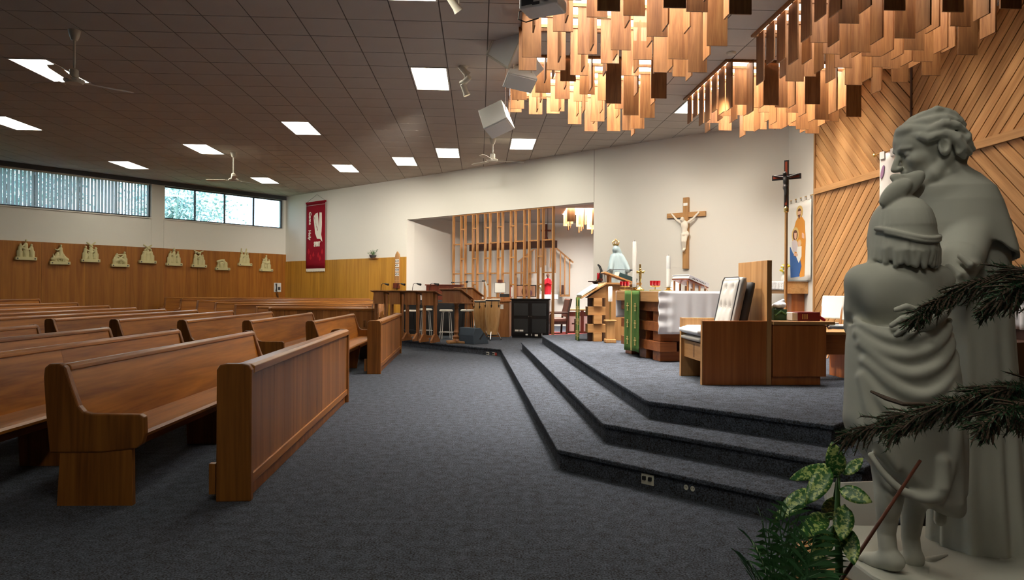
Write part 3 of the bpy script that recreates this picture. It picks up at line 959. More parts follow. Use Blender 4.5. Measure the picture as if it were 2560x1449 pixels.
# ------------------------------------------------------------------ ceiling fans
def fan(px, py, h_top, drop, ang, label):
    p = onh(px, py, h_top)
    t = empty('ceiling_fan', p, ang, label, 'ceiling fan', 'ceiling fans')
    m = MATS['off_white_metal']
    MB().lathe([(.035, -.14), (.055, -.10), (.075, -.02), (.078, 0)], 16).build('canopy', m, t, smooth=.7)
    MB().tube([(0, 0, -.10), (0, 0, -drop)], .016, 10).build('down_rod', m, t, smooth=.7)
    MB().lathe([(.05, -.16), (.06, -.15), (.055, -.02), (.03, 0)], 16, (0, 0, -drop + .08)).build('coupling', m, t, smooth=.7)
    hub = MB().lathe([(.02, -.075), (.10, -.07), (.125, -.045), (.125, -.02), (.085, .0), (.05, .01)], 20, (0, 0, -drop - .05)).build('motor_hub', m, t, smooth=.7)
    for k in range(12):
        a = 2 * PI * k / 12
        MB().cbox((.125 * math.cos(a), .125 * math.sin(a), -drop - .083), (.012, .02, .014), Matrix.Rotation(a, 3, 'Z')).build('vent_rib', MATS['chrome'], hub)
    for k in range(3):
        a = 2 * PI * k / 3
        q = Matrix.Rotation(a, 4, 'Z')
        arm = MB(); arm.M = q
        arm.box(.10, .24, -.018, .018, -drop - .10, -drop - .092).build('blade_arm', m, t)
        bl = MB(); bl.M = q @ Matrix.Translation((0, 0, -drop - .096)) @ Matrix.Rotation(.16, 4, 'X')
        bl.poly([(.20, -.05), (.62, -.07), (.72, -.05), (.72, .05), (.62, .07), (.20, .05)], 'z', -.004, .004).build('blade', m, t)
    return t
fan(186, 76, HC, .60, 2.85, 'cream ceiling fan in front of the rectangular light over the pews')
fan(584, 380, HC, .62, 3.05, 'cream ceiling fan with its blade spread, over the middle pews')
fan(1232, 346, HC, .42, 0.2, 'cream ceiling fan hanging in front of the white wall')

# ------------------------------------------------------------------ spotlights, loudspeakers, projector, detector
def spot(px, py, Y, aims, label, chrome=False, lit=True, targets=()):
    p = at(px, py, Y); p.z = HC
    t = empty('spotlight', p, 0, label, 'spotlight', 'ceiling spotlights')
    m = MATS['chrome'] if chrome else MATS['off_white_metal']
    MB().lathe([(.05, -.02), (.06, 0)], 14).build('mount', m, t, smooth=.7)
    for dz, dx, az, el in aims:
        MB().tube([(0, 0, 0), (0, 0, dz), (dx, 0, dz)], .009, 8).build('stem', m, t)
        R = Matrix.Translation((dx, 0, dz)) @ Matrix.Rotation(az, 4, 'Z') @ Matrix.Rotation(el, 4, 'Y')
        s = MB(); s.M = R
        hd = s.lathe([(.03, -.09), (.042, -.08), (.045, .05), (.058, .10), (.052, .10), (.04, .055)], 16).build('lamp_head', m, t, smooth=.7)
        s = MB(); s.M = R
        s.lathe([(.0395, .054), (.0395, .06)], 16).build('lens', MATS['spot_lens'] if lit else MATS['white_plastic'], hd)
    for k, (tx, ty, tY, pw, size) in enumerate(targets):
        l = bpy.data.lights.new('spot_beam', 'SPOT'); l.energy = SPOT_W * pw; l.spot_size = math.radians(size); l.spot_blend = 1.0; l.shadow_soft_size = .06; l.color = (1.0, .93, .82)
        o = bpy.data.objects.new('spot_beam', l); COL.objects.link(o); o.parent = t
        dv = (at(tx, ty, tY) - (p + Vector((0, 0, -.25)))).normalized()
        o.location = Vector((0, 0, -.25)) + dv * .55
        o.rotation_euler = dv.to_track_quat('-Z', 'Y').to_euler()
spot(1147, 10, 8.0, [(-.12, -.06, .6, 2.4)], 'cream spotlight aimed down at the top of the picture', targets=[(1800, 860, 7.5, .5, 60)])
spot(1162, 186, 10.6, [(-.06, -.02, .5, 2.3), (-.22, .02, 2.4, 2.0), (-.36, 0, .3, 2.75)], 'stacked trio of cream spotlights beside the rectangular light', targets=[(1400, 600, 17.3, .55, 38), (1150, 640, 20.5, 1.4, 38), (880, 640, 23, 4.5, 34)])
spot(1329, 294, 12.6, [(-.10, 0, 1.2, 2.6)], 'small cream spotlight under the far edge of the hanging boards', lit=False)
spot(1570, 306, 12.2, [(-.12, -.02, 0.3, 2.9), (-.06, .09, 2.0, 2.2)], 'chrome twin spotlight beneath the hanging boards', True, True, targets=[(1600, 660, 15.5, .28, 100)])
spot(1757, 122, 9.7, [(-.05, 0, 1.0, 2.2)], 'small dark spotlight between the two rows of hanging boards', True, True, targets=[(1880, 690, 14.0, .36, 76)])
def loudspeaker(px, py, Y, face, roll, size, label, horn=False):
    p = at(px, py, Y)
    t = empty('loudspeaker', p, 0, label, 'loudspeaker', 'white ceiling loudspeakers')
    t.rotation_euler = (Vector(face).to_track_quat('-Y', 'Z').to_matrix() @ Matrix.Rotation(roll, 3, 'Y')).to_euler()
    w, d, h = size
    if horn:
        MB().poly([(-w / 2, -d / 2), (w / 2, -d / 2), (w * .34, d / 2), (-w * .34, d / 2)], 'z', -h / 2, h / 2).build('cabinet', MATS['white_plastic'], t, bevel=.006)
        fl_ = MB()
        o = [(-w / 2, -h / 2), (w / 2, -h / 2), (w / 2, h / 2), (-w / 2, h / 2)]; s = .93
        i_ = [(x * s, z * s) for x, z in o]; g = [(x * .45, z * .5) for x, z in o]
        vs = [(x, -d / 2 - .02, z) for x, z in o] + [(x, -d / 2 - .02, z) for x, z in i_] + [(x, d * .2, z) for x, z in g] + [(x, -d / 2, z) for x, z in o]
        fs = []
        for q in range(4):
            r = (q + 1) % 4
            fs += [(q, 4 + q, 4 + r, r)[::-1], (4 + q, 8 + q, 8 + r, 4 + r)[::-1], (12 + q, q, r, 12 + r)[::-1]]
        fs.append((8, 9, 10, 11))
        fl_.add(vs, fs).build('horn_flare', MATS['off_white_metal'], t)
    else:
        MB().poly([(-w / 2, -d / 2), (w / 2, -d / 2), (w * .36, d / 2), (-w * .36, d / 2)], 'z', -h / 2, h / 2).build('cabinet', MATS['white_plastic'], t, bevel=.008)
        MB().box(-w / 2 + .02, w / 2 - .02, -d / 2 - .012, -d / 2 - .001, -h / 2 + .02, h / 2 - .02).build('grille', MATS['white_metal'], t, bevel=.004)
    ch = MB()
    Ri = t.rotation_euler.to_matrix().inverted()
    for sx in (-.3, .3):
        a = Vector((sx * w, 0, h / 2)); b_ = a + Ri @ Vector((0, 0, HC - p.z - .02 - (Matrix.Rotation(0, 3, 'X') @ a).z * 0))
        top = Ri @ Vector(((t.rotation_euler.to_matrix() @ a).x, (t.rotation_euler.to_matrix() @ a).y, HC - p.z))
        ch.tube([a, top], .006, 6)
    ch.build('hanging_chain', MATS['chrome'], t)
    return t
loudspeaker(1281, 118, 9.55, (-.55, -.70, -.10), .62, (.46, .36, .50), 'open white horn loudspeaker, topmost of the hanging cluster', True)
loudspeaker(1312, 162, 9.75, (.55, -.45, -.70), .35, (.40, .28, .34), 'white loudspeaker tucked behind the open horn')
loudspeaker(1298, 196, 9.6, (.10, -.55, -.80), .20, (.44, .20, .26), 'white loudspeaker at the bottom of the hanging cluster')
loudspeaker(1240, 297, 10.6, (.30, -.30, -.90), .50, (.40, .36, .40), 'single white loudspeaker below the hanging cluster')
p = at(1357, 14, 6.4)
t = empty('projector', p, -.42, 'white video projector hanging at the top of the picture', 'projector')
MB().poly([(-.19, -.13), (.17, -.15), (.19, -.12), (.19, .14), (-.17, .14), (-.19, .11)], 'z', -.055, .055).build('projector_body', MATS['white_metal'], t, bevel=.018, seg=3)
MB().lathe([(.03, -.01), (.04, .02)], 14).build('lens', MATS['black_gloss'], t, rot=(PI / 2, 0, 0), loc=(.09, -.15, .01))
MB().box(-.16, -.04, -.139, -.131, -.03, .03).build('vent_grille', MATS['charcoal'], t)
MB().box(-.05, .02, -.147, -.138, -.04, -.015).build('socket_panel', MATS['charcoal'], t)
MB().tube([(0, 0, .05), (0, 0, HC - p.z)], .025, 10).build('mount_pole', MATS['white_metal'], t)
MB().tube([(-.17, 0, 0), (-.24, 0, -.02), (-.25, 0, -.09), (-.17, 0, -.13), (-.06, .05, -.09)], .006, 6).build('cable', MATS['black'], t)
p = onh(1828, 131, HC)
MBd = MB().lathe([(.055, -.03), (.07, -.012), (.07, 0)], 18).build('smoke_detector', MATS['off_white_metal'], loc=p, smooth=.7)
put(MBd, 'round cream smoke detector on the ceiling between the board canopies', 'detector')
# ------------------------------------------------------------------ pews. local x: towards the altar (seat side), local y: along the pew, z up
END_UP = [(-.045, .34), (-.07, .60), (-.085, .82), (-.08, .885), (-.05, .91), (.015, .912), (.05, .89), (.085, .78), (.135, .64), (.165, .603), (.21, .590), (.52, .585), (.548, .570), (.552, .46), (.538, .395), (.50, .368), (.30, .345)]
END_LO = [(0.0, 0.0), (.475, 0.0), (.470, .36), (.02, .36)]
def pew_end(parent, y0, y1):
    o = MB().poly(END_UP, 'y', y0, y1).build('end_panel', MATS['pew_z'], parent, bevel=.010, seg=2)
    MB().poly(END_LO, 'y', y0 + .008, y1 - .008).build('end_base', MATS['pew_z'], o)
    return o
def pew(org, ang, L, label, group, joint=None, raise_=0.0):
    t = empty('pew', (org[0], org[1], raise_), ang, label, 'pew', group)
    pew_end(t, 0, .055); pew_end(t, L - .055, L)
    MB().poly([(.13, .452), (.50, .462), (.515, .445), (.51, .425), (.13, .412)], 'y', .055, L - .055).build('seat', MATS['pew_y'], t)
    joints = [.055] + ([joint] if joint else []) + [L - .055]
    for a, b_ in zip(joints[:-1], joints[1:]):
        MB().poly([(.15, .40), (.045, .865), (.015, .865), (.115, .40)], 'y', a + .001, b_ - .001).build('backrest', MATS['pew_y'], t)
    MB().poly([(.06, .862), (.055, .892), (.03, .905), (-.005, .905), (-.02, .885), (-.01, .858)], 'y', .055, L - .055).build('top_rail', MATS['pew_y'], t, bevel=.006)
    MB().box(.40, .43, .055, L - .055, .35, .42).build('seat_apron', MATS['pew_y'], t)
    nsup = max(1, int(L / 1.9))
    for k in range(nsup):
        y = L * (k + 1) / (nsup + 1)
        MB().poly([(.06, 0), (.40, 0), (.46, .41), (.12, .41), (.02, .80)], 'y', y - .02, y + .02).build('support', MATS['pew_z'], t)
    return t
def partition(org, ang, L, label, nb, h=.905, kneel=True, w=.225):
    t = empty('pew_partition', (org[0], org[1], 0), ang, label, 'partition', 'pew fronts')
    prof = [(-w, 0), (0, 0), (0, h - .04), (-.02, h - .008), (-.06, h), (-w + .06, h), (-w + .02, h - .008), (-w, h - .04)]
    for y0 in (0, L - .055):
        MB().poly(prof, 'y', y0, y0 + .055).build('end_panel', MATS['pew_z'], t, bevel=.008)
    for k in range(nb):
        a = .055 + (L - .11) * k / nb; b_ = .055 + (L - .11) * (k + 1) / nb
        MB().box(-.045, -.025, a + .001, b_ - .001, .16, h - .075).build('board', MATS['pew_panel'], t)
    MB().poly([(.0, h - .07), (.005, h - .02), (-.02, h - .005), (-.11, h - .005), (-.13, h - .03), (-.12, h - .075)], 'y', .055, L - .055).build('cap_rail', MATS['pew_y'], t, bevel=.006)
    MB().box(-.05, -.012, .055, L - .055, .10, .165).build('bottom_rail', MATS['pew_y'], t, bevel=.005)
    MB().box(-.10, -.04, .055, L - .055, .0, .10).build('plinth', MATS['pew_z'], t)
    if kneel:
        MB().box(-w - .045, -w - .005, .005, .05, .05, .25).build('hinge_block', MATS['pew_z'], t)
    return t
GZ = -GA    # local y = grid forward
def gang(deg): return math.radians(-deg) if False else -math.radians(deg)
pd = gang(-3.0)
partition((-1.707, 4.468), -gang(3.6) * 0 + math.radians(4.4), 3.98, 'long wood pew front nearest the camera, facing the altar steps', 13)
partition((-2.151, 11.19), math.radians(4.0), 3.73, 'short wood pew front beside the choir step, sun streak on it', 9, .885)
# near block: far ends measured, near ends run out of the picture except the first
def pew_between(n, f, label, group, joint=None, dz=0.0):
    n = Vector(n); f = Vector(f); d = f - n
    return pew(n, math.atan2(d.y, d.x) - PI / 2, d.length, label, group, joint, dz)
g1 = 'pews of the near block'
pew_between((-2.905, 4.345), (-3.03, 7.90), 'wood pew of the near block, front row beside the long pew front', g1)
pew_between((-3.86, 3.95), (-4.00, 8.12), 'wood pew of the near block, second row', g1, 1.9)
pew_between((-4.86, 3.85), (-5.06, 8.50), 'wood pew of the near block, third row', g1)
pew_between((-5.98, 3.90), (-6.27, 8.95), 'wood pew of the near block, fourth row, only its end showing', g1)
g2_ = 'pews of the middle block'
mid = [((-3.08, 10.42), (-3.20, 13.66)), ((-4.05, 10.42), (-4.20, 14.20)), ((-5.05, 10.42), (-5.15, 14.53)), ((-6.15, 10.52), (-6.24, 15.15)), ((-7.22, 10.62), (-7.20, 15.50)), ((-8.25, 10.75), (-8.18, 16.0)), ((-9.30, 10.9), (-9.20, 16.6)), ((-10.35, 11.1), (-10.15, 17.1)), ((-11.4, 11.3), (-11.2, 17.5)), ((-12.4, 11.4), (-12.25, 17.6))]
ordn = ['front', 'second', 'third', 'fourth', 'fifth', 'sixth', 'seventh', 'eighth', 'ninth', 'tenth']
for k, (n, f) in enumerate(mid):
    pew_between(n, f, 'wood pew of the middle block beyond the cross aisle, %s row' % ordn[k], g2_, 2.3 if k == 0 else None, 0.0 if k < 6 else .012 * (k - 5) ** 2)
# far block under the white wall: faces the viewer side; local x turned towards the altar
g3 = 'pews of the far block by the white wall'
fdir = Vector((0.985, 0.10)).normalized()
partition((-6.25, 17.45), math.radians(-90) + math.atan2(fdir.y, fdir.x) * 1.0, 2.75, 'pale pew front of the far block, below the golden wainscot', 8, .915, False)
for k in range(6):
    n = Vector((-6.75 - .88 * k, 17.95 + .78 * k))
    Lk = 2.9 + .86 * k
    pew((n.x, n.y), math.radians(-90) + math.atan2(fdir.y, fdir.x), Lk, 'wood pew of the far block under the white wall, %s row' % ordn[k], g3, None, 0.02 + .035 * k)
# ------------------------------------------------------------------ stone statue: robed priest with his arm round a child
def stack_fn(rows, cy, fold=None, k=0.8):
    zs = np.array([r[0] for r in rows]); o = np.argsort(zs)
    zs = zs[o]; cx = np.array([r[1] for r in rows])[o]; hw = np.array([r[2] for r in rows])[o]; dh = np.array([r[3] for r in rows])[o]
    cyv = np.array([(r[4] if len(r) > 4 else cy) for r in rows])[o]
    def f(X, Y, Z):
        z = Z
        c = np.interp(z, zs, cx); w = np.interp(z, zs, hw); d = np.interp(z, zs, dh); y0 = np.interp(z, zs, cyv)
        dx = X - c; dy = Y - y0
        if fold is not None:
            th = np.arctan2(dy / d, dx / w)
            g = 1 + fold(th, z)
        else: g = 1.0
        rho = np.sqrt((dx / (w * g)) ** 2 + (dy / (d * g)) ** 2)
        e = (rho - 1) * np.minimum(w, d) * k
        return np.maximum(e, np.maximum(zs[0] - z, z - zs[-1]))
    return f
def spline(pts, n):
    out = []
    for i in range(len(pts) - 1):
        p0, p1, p2, p3 = [np.array(pts[min(max(j, 0), len(pts) - 1)], float) for j in (i - 1, i, i + 1, i + 2)]
        for t in np.arange(n) / n:
            out.append(tuple(.5 * (2 * p1 + (p2 - p0) * t + (2 * p0 - 5 * p1 + 4 * p2 - p3) * t * t + (3 * p1 - p0 - 3 * p2 + p3) * t ** 3)))
    out.append(tuple(pts[-1]))
    return out
def taper(r, n):
    return [r * (.35 + .65 * math.sin(PI * (.06 + .88 * i / (n - 1)))) for i in range(n)]
def make_statue():
    YB, YP = 2.40, 2.64
    O = Vector((1.60, 2.52, 0.0))
    def P(px, py, Y): return np.array(at(px, py, Y) - O)
    st = empty('stone_statue', O, 0, 'grey stone statue of a caped priest embracing a child with a feathered headband', 'statue')
    mat = MATS['stone']
    mb, mp = YB / FOC, YP / FOC
    # ---------------- the child
    S = Sculpt(P(2090, 1449, 2.4) * [1, 0, 1] + [-.03, -.36, -.02], P(2420, 415, 2.4) * [1, 0, 1] + [.03, .12, .02], 0.0038)
    z = lambda py: P(2250, py, YB)[2]
    x = lambda px: P(px, 900, YB)[0]
    yb = YB - O.y
    hc = P(2254, 572, YB)
    S.ell(hc, (.102, .112, .118), .01)
    S.ell(P(2255, 612, YB), (.103, .110, .070), .04)
    S.cap([P(2250, 640, YB), P(2248, 700, YB)], [.075, .09], .02)
    S.ell(P(2250, 688, YB), (.140, .078, .048), .03)
    rnd = random.Random(3)
    for i in range(22):                          # strands under the band
        t = PI * (0.98 + 1.04 * i / 21.0)
        sx, sy = math.cos(t), math.sin(t)
        zt = z(590); zb = z(660 + rnd.uniform(-3, 9) - (0 if 5 < i < 17 else 12))
        a = np.array([hc[0] + .093 * sx, hc[1] + .100 * sy, zt])
        m_ = np.array([hc[0] + .101 * sx + .004 * rnd.uniform(-1, 1), hc[1] + .108 * sy, (zt * .45 + zb * .55)])
        b = np.array([hc[0] + .104 * sx + .008 * rnd.uniform(-1, 1), hc[1] + .106 * sy, zb])
        S.cap([a, m_, b], [.011, .0150, .009], .005)
    for i in range(15):                          # combed hair above the band
        t = PI * (1.12 + 0.76 * i / 14.0)
        pts = []
        for u in (0.15, 0.4, 0.65, 0.95):
            ph = u * PI / 2
            pts.append(hc + np.array([0.0982 * math.cos(t) * math.sin(ph), .1078 * math.sin(t) * math.sin(ph), .1145 * math.cos(ph)]))
        S.cap(pts, [.002, .004, .005, .004], .010)
    band = []
    for px, py in [(v, 560 + 42 * math.sin(PI * (.10 + .62 * (v - 2178) / 150.0))) for v in range(2178, 2332, 9)]:
        q = P(px, py, YB); dx = (q[0] - hc[0]) / .111
        q[1] = hc[1] - .1165 * math.sqrt(max(0.0, 1 - dx * dx)) - .002
        band.append(q)
    S.cap(band, .0085, .004)
    S.cap([p + np.array([0, -.004, -.011]) for p in band[1:-1]], .005, .003)
    # feather at the crown
    def leafy(p0, p1, w, th, bend):
        p0, p1 = np.array(p0), np.array(p1)
        pts = [p0 + (p1 - p0) * t + np.array([0, 0, bend * math.sin(PI * t)]) for t in np.linspace(0, 1, 9)]
        rs = [w * (.35 + .65 * math.sin(PI * min(1, .12 + t * .82))) for t in np.linspace(0, 1, 9)]
        for q, r in zip(pts, rs):
            S.ell(q, (r * .8, th, r), .012, rotm('Y', 30))
    leafy(P(2212, 502, YB - .03), P(2268, 462, YB - .05), .036, .012, .006)
    leafy(P(2256, 480, YB - .03), P(2300, 440, YB - .03), .034, .011, .004)
    leafy(P(2268, 492, YB), P(2296, 468, YB + .02), .034, .016, .004)
    S.ell(P(2240, 444, YB - .03), (.022, .012, .013), .01, rotm('Y', 10))
    S.cap([P(2240, 446, YB - .03), P(2262, 440, YB - .03), P(2282, 442, YB - .03)], [.013, .008, .01], .01)
    # back and arm
    S.ell(P(2248, 722, YB), (.158, .092, .105), .03)
    S.ell(P(2244, 800, YB + .01), (.140, .09, .13), .05)
    S.ell(P(2158, 702, YB), (.054, .058, .05), .04)
    S.ell(P(2342, 702, YB), (.056, .058, .05), .04)
    S.ell(P(2196, 738, YB - .050), (.045, .03, .06), .05)
    S.ell(P(2296, 735, YB - .050), (.045, .03, .06), .05)
    S.cap([P(2153, 704, YB), P(2137, 770, YB + .03), P(2138, 815, YB + .06)], [.046, .037, .034], .03)
    S.cap([P(2138, 815, YB + .06), P(2170, 800, YB + .22)], [.034, .026], .02)
    S.cap([P(2248, 690, YB - .125), P(2246, 800, YB - .115)], .012, .03, '-')
    # wrap
    rows = [(z(786), x(2248), .150, .105), (z(812), x(2246), .166, .118), (z(860), x(2248), .176, .125), (z(910), x(2254), .186, .132), (z(1000), x(2262), .200, .14),
            (z(1080), x(2264), .206, .14), (z(1140), x(2268), .200, .135), (z(1200), x(2275), .188, .13), (z(1300), x(2290), .17, .125)]
    zr = np.array([r[0] for r in rows])[::-1]; cr = np.array([r[1] for r in rows])[::-1]; wr = np.array([r[2] for r in rows])[::-1]; dr = np.array([r[3] for r in rows])[::-1]
    base = stack_fn(rows, yb + .01, lambda th, zz: .018 * np.sin(7 * th + 9 * zz) * np.clip((z(900) - zz) * 4, 0, 1))
    A, B = P(2118, 1075, YB), P(2392, 1300, YB)
    sl = (B[2] - A[2]) / (B[0] - A[0])
    def wrap(X, Y, Z):
        hem = A[2] + sl * (X - A[0]) - .05 * np.sin(np.clip((X - A[0]) / (B[0] - A[0]), 0, 1) * PI)
        top = z(803) + .05 * np.clip((X - x(2250)) / .15, -.3, 1)
        b0 = base(X, Y, Z); h0 = (hem - Z) * .8
        kk = .05; hh = np.clip(.5 + .5 * (b0 - h0) / kk, 0, 1)
        return np.maximum(h0 + (b0 - h0) * hh + kk * hh * (1 - hh), (Z - top) * .8)
    S.fn(S.lo, S.lo + S.n * S.h, wrap, .008)
    def sf(px, py, out=0.0):
        q = P(px, py, YB)
        c, w, d = np.interp(q[2], zr, cr), np.interp(q[2], zr, wr), np.interp(q[2], zr, dr)
        dx = min(.985, max(-.985, (q[0] - c) / w))
        q[1] = yb + .01 - d * math.sqrt(1 - dx * dx) - out
        return q
    for pts, r in (([(2136, 800), (2160, 826), (2200, 840), (2250, 832), (2300, 806), (2350, 772)], .013), ([(2134, 832), (2170, 868), (2220, 880), (2280, 862), (2330, 830), (2372, 800)], .016),
                   ([(2138, 856), (2180, 905), (2230, 925), (2290, 905), (2340, 868), (2374, 838)], .017), ([(2142, 898), (2190, 950), (2240, 975), (2290, 962), (2335, 925), (2370, 880)], .018),
                   ([(2140, 930), (2170, 990), (2210, 1030), (2260, 1030), (2310, 990), (2350, 930)], .013), ([(2136, 940), (2150, 1020), (2172, 1090), (2200, 1150)], .012),
                   ([(2150, 1125), (2180, 1172), (2225, 1212), (2275, 1220), (2310, 1190), (2330, 1130), (2340, 1060)], .017), ([(2330, 960), (2338, 1060), (2352, 1150), (2358, 1235)], .016),
                   ([(2356, 920), (2364, 1020), (2372, 1130), (2376, 1215)], .015)):
        S.cap([sf(a, b, -.003) for a, b in spline(pts, 5)], taper(r * .86, len(pts) * 5 - 4), .026)
    S.cap([P(2352, 1150, YB - .11), P(2356, 1215, YB - .12), P(2350, 1246, YB - .115)], [.024, .022, .008], .015)
    # legs and feet
    S.cap([P(2220, 1150, YB), P(2222, 1230, YB - .02), P(2216, 1330, YB), P(2222, 1392, YB - .01)], [.058, .046, .030, .030], .02)
    S.ell(P(2224, 1240, YB - .035), (.034, .03, .07), .03)
    S.ell(P(2234, 1402, YB - .02), (.034, .036, .026), .02)
    S.cap([P(2230, 1400, YB - .02), P(2190, 1400, YB + .03), P(2158, 1392, YB + .08)], [.032, .030, .020], .02)
    for i in range(5):
        S.cap([P(2172 - 4 * i, 1392 + 0 * i, YB + .06 + .012 * i), P(2150 + 1.5 * i, 1394 - 2 * i, YB + .065 + .016 * i)], [.012, .010], .006)
    S.cap([P(2285, 1170, YB + .05), P(2284, 1250, YB + .05), P(2276, 1340, YB + .06), P(2282, 1388, YB + .05)], [.055, .044, .030, .029], .02)
    S.cap([P(2286, 1398, YB + .05), P(2262, 1392, YB + .12)], [.032, .024], .02)
    S.build('child_figure', mat, st)
    # ---------------- the priest
    S = Sculpt(P(2170, 1432, YP) * [1, 0, 1] + [-.17, -.31, 0], P(2570, 250, YP) * [1, 0, 1] + [.02, .34, .0], 0.0038)
    z = lambda py: P(2400, py, YP)[2]
    x = lambda px: P(px, 700, YP)[0]
    yp = YP - O.y
    rows = [(z(560), x(2422), .135, .12), (z(640), x(2428), .142, .13), (z(800), x(2436), .140, .135), (z(1000), x(2446), .146, .14), (z(1200), x(2452), .158, .15), (z(1330), x(2456), .168, .16), (z(1418), x(2460), .176, .165)]
    crow = [(z(404), x(2362), .03, .035), (z(418), x(2372), .060, .06), (z(436), x(2384), .092, .085), (z(470), x(2393), .136, .12), (z(505), x(2397), .152, .138), (z(560), x(2406), .166, .152), (z(615), x(2418), .172, .16), (z(700), x(2428), .176, .165)]
    hx = np.array([x(v) for v in (2240, 2335, 2370, 2403, 2440, 2470, 2500, 2530, 2560)]); hz = np.array([z(v) for v in (640, 624, 610, 600, 610, 630, 634, 650, 668)])
    cfn = stack_fn(crow, yp + .01, lambda th, zz: (.022 * np.sin(6 * th + .8) + .015 * np.sin(11 * th)) * np.clip((z(480) - zz) * 4, 0, 1), .8)
    S.fn(S.lo, S.lo + S.n * S.h, lambda X, Y, Z: np.maximum(cfn(X, Y, Z), (np.interp(X, hx, hz) + np.clip(Y - yp, 0, 1) * .15 - Z)), .006)
    S.fn(S.lo, S.lo + S.n * S.h, lambda X, Y, Z: np.maximum(np.maximum(stack_fn([(r[0], r[1], r[2] - .016, r[3] - .016) for r in crow], yp + .01)(X, Y, Z), Z - np.interp(X, hx, hz) - .03), z(690) - Z) + 0 * X, .0, '-')
    S.fn(S.lo, S.lo + S.n * S.h, stack_fn(rows, yp + .02, lambda th, zz: (.045 * np.sin(11 * th + 1.2) + .03 * np.sin(5 * th + .5) + .02 * np.sin(19 * th)) * np.clip((z(640) - zz) * 1.3, .1, 1)), .004)
    S.cap([P(2352, 930, YP - .16), P(2356, 1100, YP - .17), P(2350, 1300, YP - .17)], [.014, .02, .02], .03)
    # far shoulder side and near sleeve
    S.cap([P(2420, 585, YP - .07), P(2405, 640, YP - .14), P(2368, 712, YP - .22), P(2338, 772, YP - .30)], [.080, .075, .058, .044], .015)
    for a, b in (((2370, 665), (2412, 690)), ((2352, 700), (2392, 716)), ((2400, 640), (2440, 662)), ((2342, 734), (2374, 746))):
        S.cap([P(a[0], a[1], YP - .26), P((a[0] + b[0]) / 2 + 4, (a[1] + b[1]) / 2 + 9, YP - .275), P(b[0], b[1], YP - .20)], [.010, .013, .008], .02)
    YH = 2.285
    S.cap([P(2338, 778, YH + .03), P(2318, 796, YH)], [.040, .036], .015)
    S.ell(P(2305, 800, YH), (.040, .018, .034), .02, rotm('Y', -25))
    for pts in (((2296, 778), (2266, 766), (2240, 774)), ((2284, 792), (2256, 796), (2229, 813)), ((2286, 806), (2262, 818), (2240, 836)), ((2294, 818), (2276, 832), (2258, 848))):
        S.cap([P(pts[0][0], pts[0][1], YH - .004), P(pts[1][0], pts[1][1], YH - .014), P(pts[2][0], pts[2][1], YH + .004)], [.0135, .0115, .009], .006)
    # collar
    ring = []
    for t in np.linspace(0, 2 * PI, 25):
        ring.append(P(2352, 432, YP) + np.array([.068 * math.cos(t), .066 * math.sin(t), .042 * math.cos(t)]))
    S.cap(ring, .011, .006)
    S.cap([P(2352, 432, YP), P(2352, 470, YP)], [.066, .09], .02)
    # head
    hd = P(2321, 372, YP)
    Rh = rotm('Z', -9) @ rotm('Y', -16)
    def hp(a, b, c): return hd + Rh @ np.array([a, b, c])
    def E(c, r, k=.015, mode='+', R=None): S.ell(hp(*c), r, k, Rh if R is None else Rh @ R, mode)
    def Cc(pts, r, k=.01, mode='+'): S.cap([hp(*p) for p in pts], r, k, mode)
    Cc([(.03, 0, -.06), (.055, 0, -.15)], [.06, .064], .02)
    E((.012, 0, .03), (.112, .084, .104))
    E((-.035, 0, -.045), (.072, .064, .090), .03)
    E((-.062, 0, .045), (.05, .066, .055), .03)
    E((-.084, 0, -.122), (.026, .028, .020), .02)
    Cc([(-.03, -.052, -.10), (-.075, -.022, -.122)], [.02, .018], .02); Cc([(-.03, .052, -.10), (-.075, .022, -.122)], [.02, .018], .02)
    Cc([(.025, -.058, -.055), (-.03, -.05, -.102)], [.022, .02], .02)
    Cc([(-.103, 0, .018), (-.122, 0, -.012), (-.140, 0, -.040)], [.010, .0115, .0125], .012)
    E((-.126, 0, -.046), (.018, .017, .010), .008)
    for s in (-1, 1):
        E((-.100, s * .036, .006), (.020, .021, .015), .012, '-')
        E((-.089, s * .035, .004), (.013, .016, .0115), .003)
        Cc([(-.108, s * .012, .022), (-.104, s * .036, .027), (-.086, s * .056, .020)], [.007, .009, .006], .010)
        Cc([(-.100, s * .020, .011), (-.099, s * .036, .016), (-.086, s * .052, .009)], .004, .004)
        E((-.072, s * .046, -.026), (.026, .018, .020), .025)
        E((-.123, s * .014, -.044), (.011, .008, .009), .005)
        E((.016, s * .090, -.014), (.023, .014, .036), .004, '+', rotm('Y', 12))
        E((.011, s * .101, -.010), (.012, .008, .021), .004, '-')
        Cc([(-.118, s * .018, -.055), (-.104, s * .036, -.080)], .004, .012, '-')
    E((-.108, 0, -.064), (.012, .018, .010), .01)
    E((-.113, 0, -.0735), (.009, .022, .0065), .004); E((-.109, 0, -.0885), (.010, .020, .0075), .004)
    Cc([(-.118, -.006, -.081), (-.104, -.026, -.083)], .0022, .003, '-')
    E((-.092, 0, -.103), (.010, .016, .006), .01, '-')
    # hair
    E((.022, 0, .060), (.114, .094, .086), .012)
    E((.085, 0, -.012), (.060, .080, .078), .02)
    E((-.070, -.02, .088), (.034, .05, .026), .015, '+', rotm('Y', 20))
